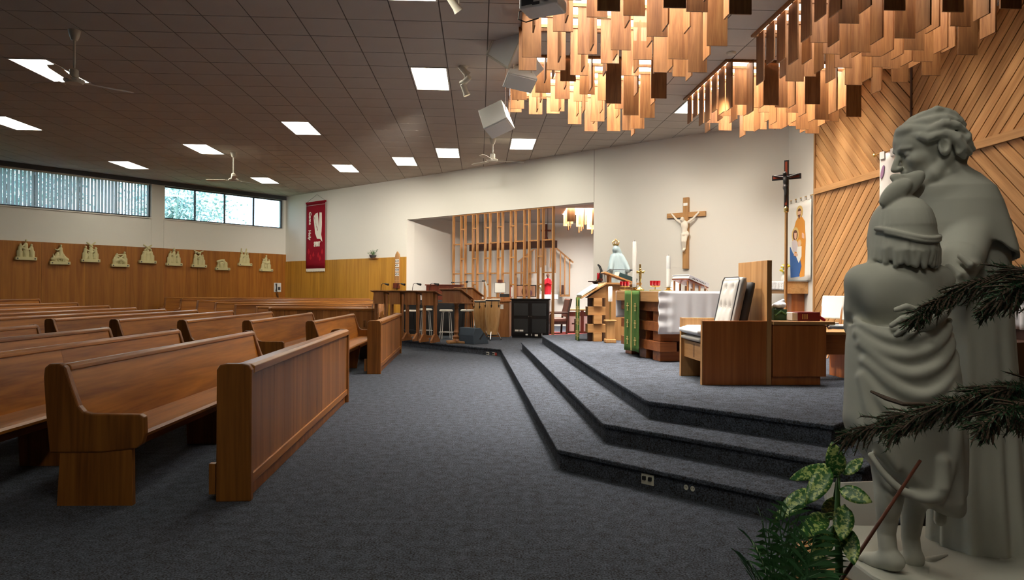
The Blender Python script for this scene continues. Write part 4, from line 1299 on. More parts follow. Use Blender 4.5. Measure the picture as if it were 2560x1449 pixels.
    for s in (-1, 1):
        for p, r in (([(-.085, .02, .086), (-.05, .062, .078), (.0, .088, .055), (.06, .090, .05)], .016), ([(-.078, .045, .070), (-.045, .078, .052), (-.012, .092, .034), (.02, .096, .026)], .013),
                     ([(-.052, .080, .046), (-.030, .090, .030), (-.002, .096, .034), (.030, .096, .036), (.062, .092, .012)], .0125), ([(-.02, .086, .06), (.03, .098, .07), (.08, .088, .045), (.115, .07, .0)], .016),
                     ([(.03, .096, .03), (.058, .096, .0), (.075, .088, -.04), (.098, .07, -.062)], .018), ([(.06, .093, .02), (.1, .078, -.01), (.118, .06, -.05)], .017),
                     ([(.055, .088, -.02), (.06, .086, -.05), (.075, .078, -.072)], .013), ([(.09, .05, .06), (.118, .04, .01), (.115, .04, -.045)], .018), ([(-.02, .05, .125), (.04, .06, .132), (.095, .05, .1), (.125, .04, .05)], .014),
                     ([(-.06, .035, .112), (-.01, .075, .1), (.05, .085, .09), (.1, .07, .06)], .013)):
            Cc([(a, s * b, c) for a, b, c in p], [r * .6] + [r] * (len(p) - 2) + [r * .7], .009)
    def curls(X, Y, Z):
        q = (np.sin(95 * X + 60 * Z + 1.0) * np.sin(80 * Z - 40 * Y) + .6 * np.sin(150 * X - 120 * Z + 70 * Y))
        L = [(X - hd[0]), (Y - hd[1]), (Z - hd[2])]
        a = Rh[0, 0] * L[0] + Rh[1, 0] * L[1] + Rh[2, 0] * L[2]; c = Rh[0, 2] * L[0] + Rh[1, 2] * L[1] + Rh[2, 2] * L[2]
        w = np.clip((c - .055 + np.clip(a + .05, -.1, .3) * .75) * 25, 0, 1)
        return .0013 * q * w
    S.disp(hd - .2, hd + .2, curls)
    # shoe under the hem
    S.cap([P(2368, 1404, YP - .10), P(2322, 1408, YP - .16)], [.030, .024], .01)
    S.build('priest_figure', mat, st)
    # ---------------- base
    rr = random.Random(5)
    pl = []
    for k in range(40):
        t = 2 * PI * k / 40
        e = 4.0
        c, s = math.cos(t), math.sin(t)
        r = (abs(c) ** e + abs(s) ** e) ** (-1 / e)
        pl.append((.36 * r * c * (1 + .02 * rr.uniform(-1, 1)), .34 * r * s * (1 + .02 * rr.uniform(-1, 1))))
    b = MB().poly(pl, 'z', .345, .425).build('statue_base', mat, st, bevel=.012)
    m = MB().box(-.40, .40, -.37, .37, .05, .345).box(-.43, .43, -.40, .40, 0, .05).build('pedestal', MATS['oak_z'], st, bevel=.008)
    return st
# ------------------------------------------------------------------ sanctuary furniture (altar floor at PZ)
PZ = 0.465
def drape(name, mat, parent, P0, ux, L, uz_len, n=(0, -1, 0), amp=.012, waves=6, nx=40, nz=12, edge=0.0, seed=1, thick=.004):
    # hanging cloth: from P0 along ux (length L), falling uz_len, rippling along n
    r = random.Random(seed); ph = [r.uniform(0, 6.28) for _ in range(4)]
    P0 = Vector(P0); ux = Vector(ux); n = Vector(n)
    G = []
    for i in range(nx + 1):
        u = i / nx; row = []
        for j in range(nz + 1):
            v = j / nz
            a = amp * (.15 + .85 * v) * (math.sin(2 * PI * waves * u + ph[0]) + .5 * math.sin(2 * PI * waves * 1.7 * u + ph[1] + v))
            if edge and u < .18: a += edge * math.sin(v * 22 + ph[2]) * (1 - u / .18)
            row.append(P0 + ux * (L * u) + n * (a + amp * 1.4) + Vector((0, 0, -uz_len * v + .006 * math.sin(5 * u + ph[3]) * v)))
        G.append(row)
    return MB().sheet(G, thick).build(name, mat, parent, smooth=True)
# altar
AO = at(1645, 715, 8.85); AO.z = PZ
AR = math.radians(12)
AX, AY = 1.32, 1.52
alt = empty('altar', AO, AR, 'log-built altar with light wood top, green runner hanging on its side', 'altar')
MB().box(0, AX, 0, AY, .79, .93).build('altar_top', MATS['oak_y'], alt, bevel=.004)
bh = .79 / 6
for c in range(6):
    z0 = c * bh
    if c % 2 == 0:
        for y in (.14, .60, AY - .38): MB().box(.10, AX - .10, y, y + .24, z0 + .002, z0 + bh - .002).build('log', MATS['teak_x'], alt, bevel=.004)
    else:
        for x in (.06, .52, AX - .30): MB().box(x, x + .24, .06, AY - .06, z0 + .002, z0 + bh - .002).build('log', MATS['teak_x'], alt, bevel=.004)
# cloth: over the top, hanging at both ends
ac = empty('altar_cloth', AO, AR, 'white altar cloth hanging over both ends of the altar', 'cloth')
MB().box(.004, AX - .004, -.006, AY + .006, .930, .9345).build('cloth_top', MATS['white_cloth'], ac)
drape('cloth_end', MATS['white_cloth'], ac, (0.0, -.006, .933), (1, 0, 0), AX, .555, (0, -1, 0), .008, 7, 60, 16, .012, 3)
drape('cloth_end', MATS['white_cloth'], ac, (0.0, AY + .006, .933), (1, 0, 0), AX, .40, (0, 1, 0), .008, 7, 40, 12, 0, 5)
# green runner
gr = empty('altar_runner', AO, AR, 'green altar runner with gold crosses and a gold centre line', 'runner')
def runner(parent, yc, w, L, x0, zt, rows, cols=2, sgn=-1):
    o = drape('runner_fall', MATS['green_cloth'], parent, (x0, yc + w / 2, zt), (0, -1, 0), w, L, (sgn, 0, 0), .004, 2, 16, 14, 0, 8)
    MB().box(x0 - .020 if sgn < 0 else x0 + .012, x0 - .012 if sgn < 0 else x0 + .020, yc - .011, yc + .011, zt - L + .01, zt).build('gold_stripe', MATS['gold_thread'], parent)
    for r in range(rows):
        zc = zt - L * (.27 + .28 * r)
        for s in (-1, 1):
            c = yc + s * w * .26; X0, X1 = x0 - .021, x0 - .013
            if sgn > 0: X0, X1 = x0 + .013, x0 + .021
            MB().box(X0, X1, c - .007, c + .007, zc - .055, zc + .055).box(X0, X1, c - .035, c + .035, zc + .008, zc + .022).box(X0, X1, c - .02, c + .02, zc + .045, zc + .056).box(X0, X1, c - .02, c + .02, zc - .056, zc - .045).build('gold_cross', MATS['gold_thread'], parent)
runner(gr, .86, .55, .86, -.004, .938, 3)
MB().box(-.008, .40, .60, 1.12, .9346, .939).build('runner_top', MATS['green_cloth'], gr)
zt = PZ + .9395
def on_altar(px, Y): return Vector((at(px, 700, Y).x, Y, zt))
def candle(px, Y, h, label, two=False):
    p = on_altar(px, Y)
    t = empty('altar_candle', p, 0, label, 'candle', 'tall candles on the altar')
    MB().lathe([(.055, 0), (.058, .006), (.03, .014), (.022, .03), (.034, .036), (.052, .040), (.052, .044), (.012, .046)], 20).build('brass_holder', MATS['brass'], t, smooth=.6)
    MB().lathe([(.0265, .045), (.0275, .06), (.0275, h), (.022, h + .012), (.004, h + .014)], 20).build('wax_shaft', MATS['wax'], t, smooth=.6)
    if two: MB().lathe([(.0285, h - .16), (.0285, h), (.023, h + .013), (.003, h + .015)], 20).build('glass_follower', MATS['white_plastic'], t, smooth=.6)
    MB().tube([(0, 0, h + .012), (0, 0, h + .03)], .002, 6).build('wick', MATS['black'], t)
candle(1586, 9.35, .66, 'white altar candle standing on the green runner')
candle(1671, 9.05, .45, 'thicker white altar candle with pale top, beside the book stand', True)
p = on_altar(1600, 9.7)
t = empty('standing_cross', p, 0, 'small brass standing crucifix beside the altar candle', 'cross')
MB().lathe([(.06, 0), (.06, .015), (.035, .03), (.018, .055)], 14).build('cross_base', MATS['brass'], t, smooth=.6)
MB().box(-.013, .013, -.006, .006, .05, .375).box(-.055, .055, -.006, .006, .245, .272).build('cross_arms', MATS['brass'], t, bevel=.003)
sc = Sculpt((-.09, -.06, .10), (.09, .03, .36), .006)
sc.ell((0, -.02, .30), (.017, .017, .021), .01); sc.ell((0, -.015, .24), (.020, .014, .045), .012); sc.cap([(-.06, -.01, .275), (0, -.014, .262), (.06, -.01, .275)], .010, .01); sc.cap([(0, -.015, .21), (.004, -.02, .17), (0, -.01, .13)], [.018, .014, .010], .01)
sc.build('figure', MATS['brass'], t)
def votive(px, Y, label):
    p = on_altar(px, Y)
    t = empty('votive_lights', p, .2, label, 'votive light', 'red votive light holders')
    MB().box(-.075, .075, -.03, .03, 0, .012).build('stand_base', MATS['brass'], t, bevel=.003)
    MB().tube([(0, 0, .01), (0, 0, .06)], .008, 8).tube([(-.055, 0, .055), (.055, 0, .055)], .005, 6).build('stand_stem', MATS['brass'], t)
    for dx in (-.05, 0, .05):
        c = MB().lathe([(.020, .055), (.026, .062), (.016, .068)], 12, (dx, 0, 0)).build('cup', MATS['brass'], t)
        MB().lathe([(.018, .066), (.024, .08), (.026, .135), (.023, .135), (.021, .085)], 14, (dx, 0, 0)).build('red_glass', MATS['red_glass'], c, smooth=.8)
votive(1638, 9.3, 'red glass votive lights between the two altar candles')
votive(1562, 10.2, 'red glass votive lights on the far side of the green runner')
# book on its stand
p = on_altar(1725, 9.25)
t = empty('book_stand', p, AR + .35, 'small wooden altar book stand', 'book stand')
sl = math.radians(-20)
for x in (-.17, -.06, .05, .16):
    MB().box(x - .012, x + .012, -.13, -.115, 0, .11 - .36 * (x + .17) + .01 if False else .03 + (.17 - x) * .30).build('leg', MATS['lectern_wood'], t)
    MB().box(x - .012, x + .012, .115, .13, 0, .03 + (.17 - x) * .30).build('leg', MATS['lectern_wood'], t)
q = MB(); q.M = Matrix.Translation((0, 0, .09)) @ Matrix.Rotation(-sl * .82, 4, 'Y')
q.box(-.20, .20, -.15, .15, 0, .014).build('rest', MATS['mahogany'], t)
bk = empty('open_book', p, AR + .35, 'white-covered mass book lying on the altar stand', 'book')
q = MB(); q.M = Matrix.Translation((0, 0, .108)) @ Matrix.Rotation(-sl * .82, 4, 'Y')
q.box(-.19, .19, -.15, .15, 0, .045).build('pages', MATS['paper'], bk, bevel=.008)
q = MB(); q.M = Matrix.Translation((0, 0, .108)) @ Matrix.Rotation(-sl * .82, 4, 'Y')
q.box(-.20, .20, -.158, .158, .046, .051).box(-.20, .20, -.158, -.152, 0, .046).build('cover', MATS['white_cloth'], bk, bevel=.003)
q = MB(); q.M = Matrix.Translation((0, 0, .108)) @ Matrix.Rotation(-sl * .82, 4, 'Y')
for k in range(9): q.box(-.13 + .03 * k, -.115 + .03 * k, -.1595, -.158, .015, .030)
q.build('spine_lettering', MATS['charcoal'], bk)
MB().tube([(.10, -.155, .08), (.13, -.17, .03), (.15, -.175, 0.004)], .006, 6).build('ribbon', MATS['skin_print'], bk)
p2 = on_altar(1690, 9.55)
cb = empty('veiled_chalice', p2, 0, 'white veiled chalice behind the altar book', 'chalice')
drp = [(.085, 0), (.075, .05), (.065, .11), (.062, .125), (.03, .13)]
MB().lathe(drp, 16).build('veil', MATS['white_cloth'], cb, smooth=.8)
# presider's chair: faces the nave (towards -x), grid aligned
CH = empty('presider_chair', (1.905, 6.78, PZ), 0.048, 'high-backed boxy wooden chair facing the altar', 'chair')
w_, dch = .76, .70
MB().box(0, dch - .05, 0, .05, 0, .64).build('side_panel', MATS['teak_z'], CH, bevel=.003)
MB().box(0, dch - .05, w_ - .05, w_, 0, .64).build('side_panel', MATS['oak_z'], CH, bevel=.003)
for y in (0, w_ - .05): MB().box(-.006, 0, y - .001, y + .051, 0, .643).build('edge_banding', MATS['oak_z'], CH)
MB().box(dch - .05, dch, 0, w_, 0, 1.25).build('back_panel', MATS['oak_z'], CH, bevel=.003)
MB().box(.03, dch - .05, .05, w_ - .05, .22, .40).build('seat_box', MATS['oak_y'], CH)
MB().box(.028, .031, .36, .375, .24, .38).build('seat_joint', MATS['dark_wood'], CH)
sc_ = empty('seat_cushion', (1.905, 6.78, PZ + .40), 0.048, 'thick pale seat cushion on the presider chair', 'cushion')
def pillow(x0, x1, y0, y1, z0, z1, buttons=(), n=18, puff=.02):
    G = []
    r = .14
    def h(u, v):
        e = min(u, 1 - u, v, 1 - v)
        return 1 - max(0, 1 - e / r) ** 2.2
    vs = []; fs = []
    for s in (1, -1):
        for i in range(n + 1):
            for j in range(n + 1):
                u, v = i / n, j / n
                z = (z0 + z1) / 2 + s * (z1 - z0) / 2 * max(.35, h(u, v))
                if s > 0:
                    for bu, bv in buttons:
                        z -= puff * math.exp(-(((u - bu) * (x1 - x0)) ** 2 + ((v - bv) * (y1 - y0)) ** 2) / .0016)
                vs.append((x0 + (x1 - x0) * u, y0 + (y1 - y0) * v, z))
    m = (n + 1) ** 2; q = lambda i, j: i * (n + 1) + j
    for i in range(n):
        for j in range(n):
            fs.append((q(i, j), q(i + 1, j), q(i + 1, j + 1), q(i, j + 1)))
            fs.append((m + q(i, j + 1), m + q(i + 1, j + 1), m + q(i + 1, j), m + q(i, j)))
    rim = [q(i, 0) for i in range(n)] + [q(n, j) for j in range(n)] + [q(i, n) for i in range(n, 0, -1)] + [q(0, j) for j in range(n, 0, -1)]
    for k in range(len(rim)):
        a, b_ = rim[k], rim[(k + 1) % len(rim)]
        fs.append((b_, a, m + a, m + b_))
    return vs, fs
v, f = pillow(-.03, .60, .06, .70, .07, .17)
MB().add(v, f).build('cushion_top', MATS['white_cloth'], sc_, smooth=True)
v, f = pillow(-.01, .60, .07, .69, .0, .08)
MB().add(v, f).build('cushion_lower', MATS['cushion_fabric'], sc_, smooth=True)
bc = empty('back_cushion', (1.905, 6.78, PZ), 0.048, 'grey button-tufted back cushion leaning in the presider chair', 'cushion')
btn = [(.83, .30), (.83, .70), (.52, .22), (.52, .5), (.52, .78), (.22, .36), (.22, .64)]
v, f = pillow(.0, .66, -.24, .24, .0, .12, [(a, b_) for a, b_ in btn], 34, .028)
M = Matrix.Translation((.40, .38, .42)) @ Matrix.Rotation(math.radians(-78), 4, 'Y')
q = MB(); q.M = M; q.add(v, f); cus = q.build('cushion_front', MATS['cushion_fabric'], bc, smooth=True)
for a, b_ in btn:
    q = MB(); q.M = M; q.ball((.66 * a, -.24 + .48 * b_, .096), (.012, .012, .006)); q.build('button', MATS['cushion_fabric'], cus)
q = MB(); q.M = M
rim = [(0.02, -.235, .062), (.62, -.235, .062), (.655, -.20, .062), (.655, .20, .062), (.62, .235, .062), (.02, .235, .062)]
q.tube([Vector(p_) + Vector((0, 0, .045)) for p_ in rim], .006, 6); q.build('piping', MATS['charcoal'], bc)
v, f = pillow(.0, .63, -.23, .23, -.09, .0, [], 14)
q = MB(); q.M = M; q.add(v, f); q.build('cushion_rear', MATS['cushion_dark'], bc, smooth=True)
# cabinet beside the chair
CB_ = empty('side_cabinet', (2.615, 6.80, PZ), 0.048, 'low wooden cabinet beside the presider chair, red book on top', 'cabinet')
MB().box(0, .545, 0, .62, .085, .60).build('cabinet_body', MATS['teak_z'], CB_, bevel=.003)
MB().box(0, .50, .03, .60, 0, .085).build('plinth', MATS['teak_z'], CB_)
MB().box(-.005, .625, -.02, .66, .605, .637).build('cabinet_top', MATS['oak_x'], CB_, bevel=.003)
ctz = PZ + .637
t = empty('closed_book', (at(2020, 790, 6.95).x, 6.95, ctz), .02, 'thick dark red lectionary lying on the side cabinet', 'book')
MB().box(-.165, .105, -.005, .20, .006, .084).build('pages', MATS['paper'], t)
q = MB().box(-.11, .12, -.012, .205, 0, .007).box(-.11, .12, -.012, .205, .083, .09).box(-.11, .12, -.014, -.004, 0, .09)
q.build('cover', MATS['red_book'], t, bevel=.003)
for k in range(3): MB().box(-.065 + .022 * k, -.055 + .022 * k, -.0155, -.0135, .02, .07).build('spine_print', MATS['gold_thread'], t)
MB().tube([(.11, .0, .05), (.15, -.01, .02), (.17, -.02, .006)], [.012, .016, .010], 8).build('ribbon', MATS['red_cloth'], t)
t = empty('gift_box', (at(1944, 790, 7.15).x, 7.15, ctz), .05, 'dark green leaf-print box behind the presider chair', 'box')
MB().box(-.07, .07, -.07, .07, 0, .115).build('box_body', MATS['leaf_dark'], t, bevel=.003)
MB().tube([(-.06, -.071, .05), (0, -.073, .095), (.065, -.071, .06)], .012, 6).build('leaf_print', MATS['stem_green'], t)
t2 = empty('folded_cloth', (at(1946, 765, 7.15).x, 7.15, ctz + .115), 0, 'crumpled white cloth on the green box', 'cloth')
sc = Sculpt((-.1, -.09, -.005), (.1, .09, .12), .007)
for k in range(14):
    a = rr.uniform(0, 6.28); sc.ell((.05 * math.cos(a), .045 * math.sin(a), .02 + .03 * rr.random()), (.03, .022, .025), .012)
sc.cap([(-.02, 0, .04), (.05, .0, .09)], [.03, .018], .02)
sc.build('cloth_folds', MATS['white_cloth'], t2)
# processional cross behind the cabinet
p = at(1964, 800, 7.62); p.z = PZ
t = empty('processional_cross', p, -.62, 'tall processional crucifix on a wooden pole behind the cabinet', 'cross')
MB().lathe([(.16, 0), (.16, .03), (.05, .06), (.03, .12)], 18).build('pole_base', MATS['oak_z'], t, smooth=.6)
zc = at(1964, 520, 7.62).z - PZ; zt_ = at(1964, 400, 7.62).z - PZ
MB().tube([(0, 0, .05), (0, 0, zc)], .017, 12).build('pole', MATS['oak_z'], t, smooth=.8)
MB().lathe([(.018, zc - .05), (.026, zc - .04), (.026, zc), (.014, zc + .02)], 12).build('collar', MATS['brass'], t)
cy = zt_ - .19
cr = MB().box(-.024, .024, -.013, .013, zc, zt_).box(-.155, -.024, -.013, .013, cy - .03, cy + .03).box(.024, .155, -.013, .013, cy - .03, cy + .03).build('cross_frame', MATS['bronze'], t, bevel=.003)
MB().box(-.012, .012, -.016, -.013, zc + .03, zt_ - .02).box(-.14, -.04, -.016, -.013, cy - .014, cy + .014).box(.04, .14, -.016, -.013, cy - .014, cy + .014).build('red_inlay', MATS['red_inlay'], cr)
sc = Sculpt((-.15, -.07, zc + .04), (.15, .0, cy + .09), .006)
sc.ell((-.008, -.045, cy + .03), (.022, .022, .028), .01); sc.ell((0, -.04, cy - .05), (.028, .02, .06), .015); sc.cap([(-.125, -.022, cy + .02), (-.03, -.035, cy - .005), (.03, -.035, cy - .005), (.125, -.022, cy + .02)], .011, .012)
sc.ell((.0, -.04, cy - .12), (.03, .024, .03), .015); sc.cap([(0, -.04, cy - .12), (.008, -.055, cy - .20), (0, -.03, cy - .28)], [.024, .018, .011], .012)
sc.build('figure', MATS['bronze'], t)
# bench beyond the cabinet
p = at(2068, 840, 6.9)
t = empty('low_bench', (3.20, 7.25, PZ), 0.048, 'low wooden bench end jutting out beside the cabinet', 'bench')
MB().box(0, 1.35, -.02, .45, .48, .51).build('bench_top', MATS['oak_x'], t, bevel=.003)
MB().box(.0, 1.33, -.015, .01, .27, .48).build('bench_apron', MATS['teak_x'], t)
for x in (.42, 1.2): MB().box(x, x + .05, .03, .43, 0, .48).build('bench_leg', MATS['teak_z'], t)
# wall crucifix
s0, z0, p0 = wall_at(1717, 600, A_, bdir)
p0 = A_ + bdir * s0
t = empty('wall_crucifix', (p0.x, p0.y, 0), RB, 'large light wood crucifix with ivory figure on the white wall', 'crucifix')
zt_ = wall_at(1719, 494, A_, bdir)[1]; zb = wall_at(1716, 672, A_, bdir)[1]; zbar = wall_at(1720, 537, A_, bdir)[1]
hw = (wall_at(1770, 530, A_, bdir)[0] - wall_at(1674, 541, A_, bdir)[0]) / 2
MB().box(-.065, .065, -.075, -.002, zb, zt_).build('upright', MATS['oak_z'], t, bevel=.004)
MB().box(-hw, -.065, -.072, -.004, zbar - .055, zbar + .055).box(.065, hw, -.072, -.004, zbar - .055, zbar + .055).build('crossbar', MATS['oak_x'], t, bevel=.004)
MB().box(-.05, .05, -.082, -.075, zbar + .20, zbar + .26).build('title_plate', MATS['paper'], t)
sc = Sculpt((-.36, -.23, zbar - .85), (.36, -.05, zbar + .08), .009)
yy = -.115
sc.cap([(-.30, -.09, zbar + .01), (-.20, yy, zbar - .10), (-.10, yy - .01, zbar - .17)], [.020, .024, .032], .02)
sc.cap([(.30, -.09, zbar + .01), (.20, yy, zbar - .10), (.10, yy - .01, zbar - .17)], [.020, .024, .032], .02)
for s in (-1, 1):
    sc.ell((s * .31, -.09, zbar + .02), (.02, .014, .022), .01)
    for k in range(4): sc.cap([(s * .315, -.092, zbar + .025), (s * (.325 + .006 * k), -.098, zbar + .055 - .010 * k)], .006, .004)
sc.ell((0, yy, zbar - .24), (.085, .055, .11), .03); sc.ell((0, yy, zbar - .36), (.062, .046, .08), .03)
sc.ell((-.035, yy - .04, zbar - .105), (.042, .048, .055), .012); sc.ell((-.045, yy - .015, zbar - .12), (.05, .045, .06), .015)
sc.ell((-.05, yy - .085, zbar - .12), (.012, .012, .014), .01)
sc.ell((0, yy, zbar - .44), (.082, .062, .055), .02); sc.ell((.075, yy - .01, zbar - .43), (.035, .03, .06), .02)
sc.cap([(-.035, yy, zbar - .46), (-.015, yy - .05, zbar - .60), (-.02, yy + .005, zbar - .76)], [.046, .036, .022], .02)
sc.cap([(.035, yy, zbar - .46), (.03, yy - .045, zbar - .60), (.01, yy, zbar - .76)], [.046, .036, .022], .012)
sc.cap([(-.015, yy, zbar - .77), (-.02, yy - .04, zbar - .815)], [.024, .02], .012); sc.cap([(.01, yy - .01, zbar - .76), (.008, yy - .055, zbar - .80)], [.022, .018], .01)
sc.build('corpus', MATS['ivory'], t)
# ambo
AM = empty('ambo', (1.40, 12.45, PZ), 0.10, 'light wood ambo of stacked blocks with an open book on its slanted top', 'ambo')
cw, chh = .33, .16
for c in range(5):
    z0 = c * chh
    if c % 2 == 0:
        MB().box(.10, .26, 0, .50, z0 + .002, z0 + chh - .002).build('block', MATS['oak_x'], AM, bevel=.003)
        MB().box(.02, .31, .12, .18, z0 + .002, z0 + chh - .002).build('gap_shade', MATS['dark_wood'], AM)
    else:
        MB().box(0, cw, .03, .26, z0 + .002, z0 + chh - .002).build('block', MATS['oak_x'], AM, bevel=.003)
MB().poly([(0, .80), (cw, .80), (cw, 1.03)], 'y', .03, .30).build('desk_wedge', MATS['oak_x'], AM)
MB().poly([(-.13, .785), (cw + .02, 1.055), (cw + .02, 1.085), (-.13, .815)], 'y', -.02, .48).build('desk_top', MATS['oak_y'], AM, bevel=.003)
t = empty('open_book', (1.40, 12.45, PZ), 0.10, 'open white book on the slanted ambo desk', 'book')
MB().poly([(-.12, .825), (.19, 1.025), (.175, 1.055), (-.135, .855)], 'y', .0, .46).build('page_block', MATS['paper'], t, bevel=.004)
t = empty('ambo_runner', (1.40, 12.45, PZ), 0.10, 'narrow green runner hanging on the edge of the ambo', 'runner')
runner(t, .22, .36, .80, -.145, .80, 3)
MB().box(-.15, -.13, .04, .40, .795, .803).build('runner_top', MATS['green_cloth'], t)
# candle on a wooden baluster beside the ambo
t = empty('baluster_stand', (at(1525, 855, 12.2).x, 12.2, PZ), 0.05, 'turned square wooden pedestal with a candle stem beside the ambo', 'stand')
MB().box(-.095, .095, -.095, .095, 0, .07).build('foot', MATS['oak_z'], t, bevel=.012)
MB().box(-.070, .070, -.070, .070, .07, .38).build('shaft', MATS['oak_z'], t, bevel=.004)
MB().box(-.10, .10, -.10, .10, .38, .41).build('cap', MATS['oak_z'], t, bevel=.010)
MB().tube([(0, 0, .41), (0, 0, .74)], .014, 10).build('stem', MATS['brass'], t)
t = empty('altar_candle', (at(1525, 855, 12.2).x, 12.2, PZ + .74), 0, 'stout white candle on the wooden pedestal by the ambo', 'candle', 'tall candles on the altar')
MB().lathe([(.036, 0), (.038, .01), (.038, .26), (.03, .27)], 18).build('wax_shaft', MATS['wax'], t, smooth=.7)
MB().tube([(0, 0, .27), (0, 0, .29)], .002, 6).build('wick', MATS['black'], t)
# wooden cabinet lectern behind the ambo, with sloping reading rest and dark book
t = empty('cabinet_lectern', (1.75, 12.75, PZ), 0.05, 'plain light wood cabinet lectern between ambo and altar', 'lectern')
MB().box(0, .60, 0, .45, 0, 1.05).build('lectern_body', MATS['oak_z'], t, bevel=.003)
MB().box(-.05, .68, -.05, .50, 1.05, 1.085).build('lectern_top', MATS['oak_x'], t, bevel=.003)
MB().poly([(-.02, 1.27), (.50, 1.085), (.53, 1.105), (0.0, 1.295)], 'y', .02, .42).build('reading_rest', MATS['oak_y'], t, bevel=.003)
MB().box(.09, .13, .08, .12, 1.08, 1.23).box(.09, .13, .32, .36, 1.08, 1.23).build('rest_prop', MATS['oak_z'], t)
t = empty('closed_book', (1.75, 12.75, PZ), 0.05, 'dark green book with white page edges on the sloping rest', 'book')
MB().poly([(.26, 1.205), (.60, 1.085), (.62, 1.16), (.28, 1.28)], 'y', .04, .36).build('cover', MATS['dark_book'], t, bevel=.004)
MB().poly([(.235, 1.215), (.262, 1.204), (.284, 1.278), (.25, 1.29)], 'y', .05, .35).build('pages', MATS['paper'], t)
pm = Vector((1.72, 13.1))
t = empty('gooseneck_microphone', (1.80, 12.8, PZ + 1.085), 0, 'thin boom microphone reaching across the blue statue', 'microphone', 'microphones')
MB().tube([(0, .35, 0), (-.02, .3, .18), (.06, .1, .255), (.40, -.05, .24)], .006, 6).build('boom', MATS['black'], t)
MB().tube([(.40, -.05, .24), (.46, -.06, .238)], .016, 8).build('capsule', MATS['black'], t)
# blue-grey statue of a crowned, veiled woman on a pedestal
px_ = at(1543, 640, 13.6)
t = empty('veiled_statue', (px_.x, 13.6, PZ), .1, 'pale blue statue of a crowned veiled woman behind the lectern', 'statue')
zf = at(1543, 712, 13.6).z - PZ; ztp = at(1539, 612, 13.6).z - PZ; hh = ztp - zf
MB().box(-.22, .22, -.2, .2, 0, zf).build('pedestal', MATS['oak_z'], t, bevel=.004)
sc = Sculpt((-.30, -.22, zf - .01), (.30, .22, ztp + .02), .011)
sc.fn(sc.lo, sc.lo + sc.n * sc.h, stack_fn([(zf, .0, .185, .13), (zf + .35 * hh, .0, .205, .14), (zf + .55 * hh, 0, .15, .11), (zf + .72 * hh, -.01, .115, .09), (zf + .80 * hh, -.02, .06, .06)], 0, lambda th, zz: .06 * np.sin(9 * th + 3 * zz)), 0)
hz = zf + .89 * hh
sc.ell((-.045, -.03, hz), (.052, .06, .075), .01); sc.ell((-.015, .015, hz - .015), (.078, .075, .10), .02)
sc.cap([(0.03, .02, hz - .05), (.075, .03, hz - .20), (.10, .02, hz - .36)], [.06, .07, .06], .03)
sc.cap([(.085, -.01, zf + .70 * hh), (.15, -.06, zf + .52 * hh), (.20, -.12, zf + .36 * hh)], [.055, .06, .045], .03)
sc.cap([(-.09, -.02, zf + .70 * hh), (-.135, -.07, zf + .52 * hh), (-.16, -.13, zf + .38 * hh)], [.055, .055, .04], .03)
sc.ell((-.093, -.06, hz + .0), (.010, .012, .02), .008)
sc.build('robed_figure', MATS['statue_blue'], t)
cr = MB()
cc = Vector((-.03, 0, ztp))
cr.lathe([(.055, -.01), (.062, .0), (.062, .02), (.052, .02)], 16, cc)
for k in range(8):
    a = 2 * PI * k / 8
    cr.tube([cc + Vector((.058 * math.cos(a), .058 * math.sin(a), .015)), cc + Vector((.075 * math.cos(a), .075 * math.sin(a), .055)), cc + Vector((.04 * math.cos(a), .04 * math.sin(a), .085)), cc + Vector((0, 0, .09))], .006, 6)
cr.tube([cc + Vector((0, 0, .085)), cc + Vector((0, 0, .125))], .006, 6).tube([cc + Vector((-.02, 0, .11)), cc + Vector((.02, 0, .11))], .005, 6)
cr.build('crown', MATS['brass'], t)
# wall bracket with red sanctuary lamp
s0, z0, p0 = wall_at(1493, 702, A_, bdir)
q0 = A_ + bdir * s0
t = empty('wall_shelf', (q0.x, q0.y, z0), RB, 'small dark wall shelf at the edge of the choir opening', 'shelf')
MB().box(-.11, .13, -.24, -.002, -.03, 0).build('shelf_board', MATS['dark_wood'], t, bevel=.003)
MB().poly([(-.20, -.03), (-.01, -.03), (-.01, -.14)], 'x', -.02, .02).build('shelf_bracket', MATS['dark_wood'], t)
t = empty('sanctuary_lamp', (q0.x - .06 * bdir.x - .12 * -bdir.y * -1, q0.y - .06 * bdir.y - .12, z0), RB, 'red glass sanctuary lamp on the wall shelf', 'lamp')
MB().lathe([(.045, 0), (.05, .01), (.05, .19), (.045, .20)], 16).build('red_glass', MATS['red_glass'], t, smooth=.7)
MB().lathe([(.053, 0), (.053, .02)], 16).build('lamp_foot', MATS['brass'], t)
t = empty('black_figurine', (q0.x + .06, q0.y - .16, z0), RB, 'curved black figurine beside the red lamp', 'figurine')
MB().tube([(0, 0, 0), (.02, 0, .12), (.02, 0, .26), (-.03, 0, .36), (-.08, 0, .40)], [.04, .035, .03, .028, .02], 8).build('curved_body', MATS['black'], t, smooth=.8)
MB().lathe([(.055, 0), (.06, .05), (.03, .06)], 12, (.03, -.05, 0)).build('foot', MATS['mahogany'], t)
s1, z1, p1 = wall_at(1478, 712, A_, bdir)
q1 = A_ + bdir * (s1 + .12)
t = empty('hanging_flask', (q1.x, q1.y - .08, z1), RB, 'slim dark bottle hanging below the wall shelf', 'bottle')
MB().lathe([(.02, -.14), (.032, -.12), (.032, .03), (.014, .07), (.014, .10)], 12).build('flask_body', MATS['charcoal'], t, smooth=.8)
MB().tube([(0, 0, .10), (0, .04, .12)], .006, 6).build('hook', MATS['black'], t)
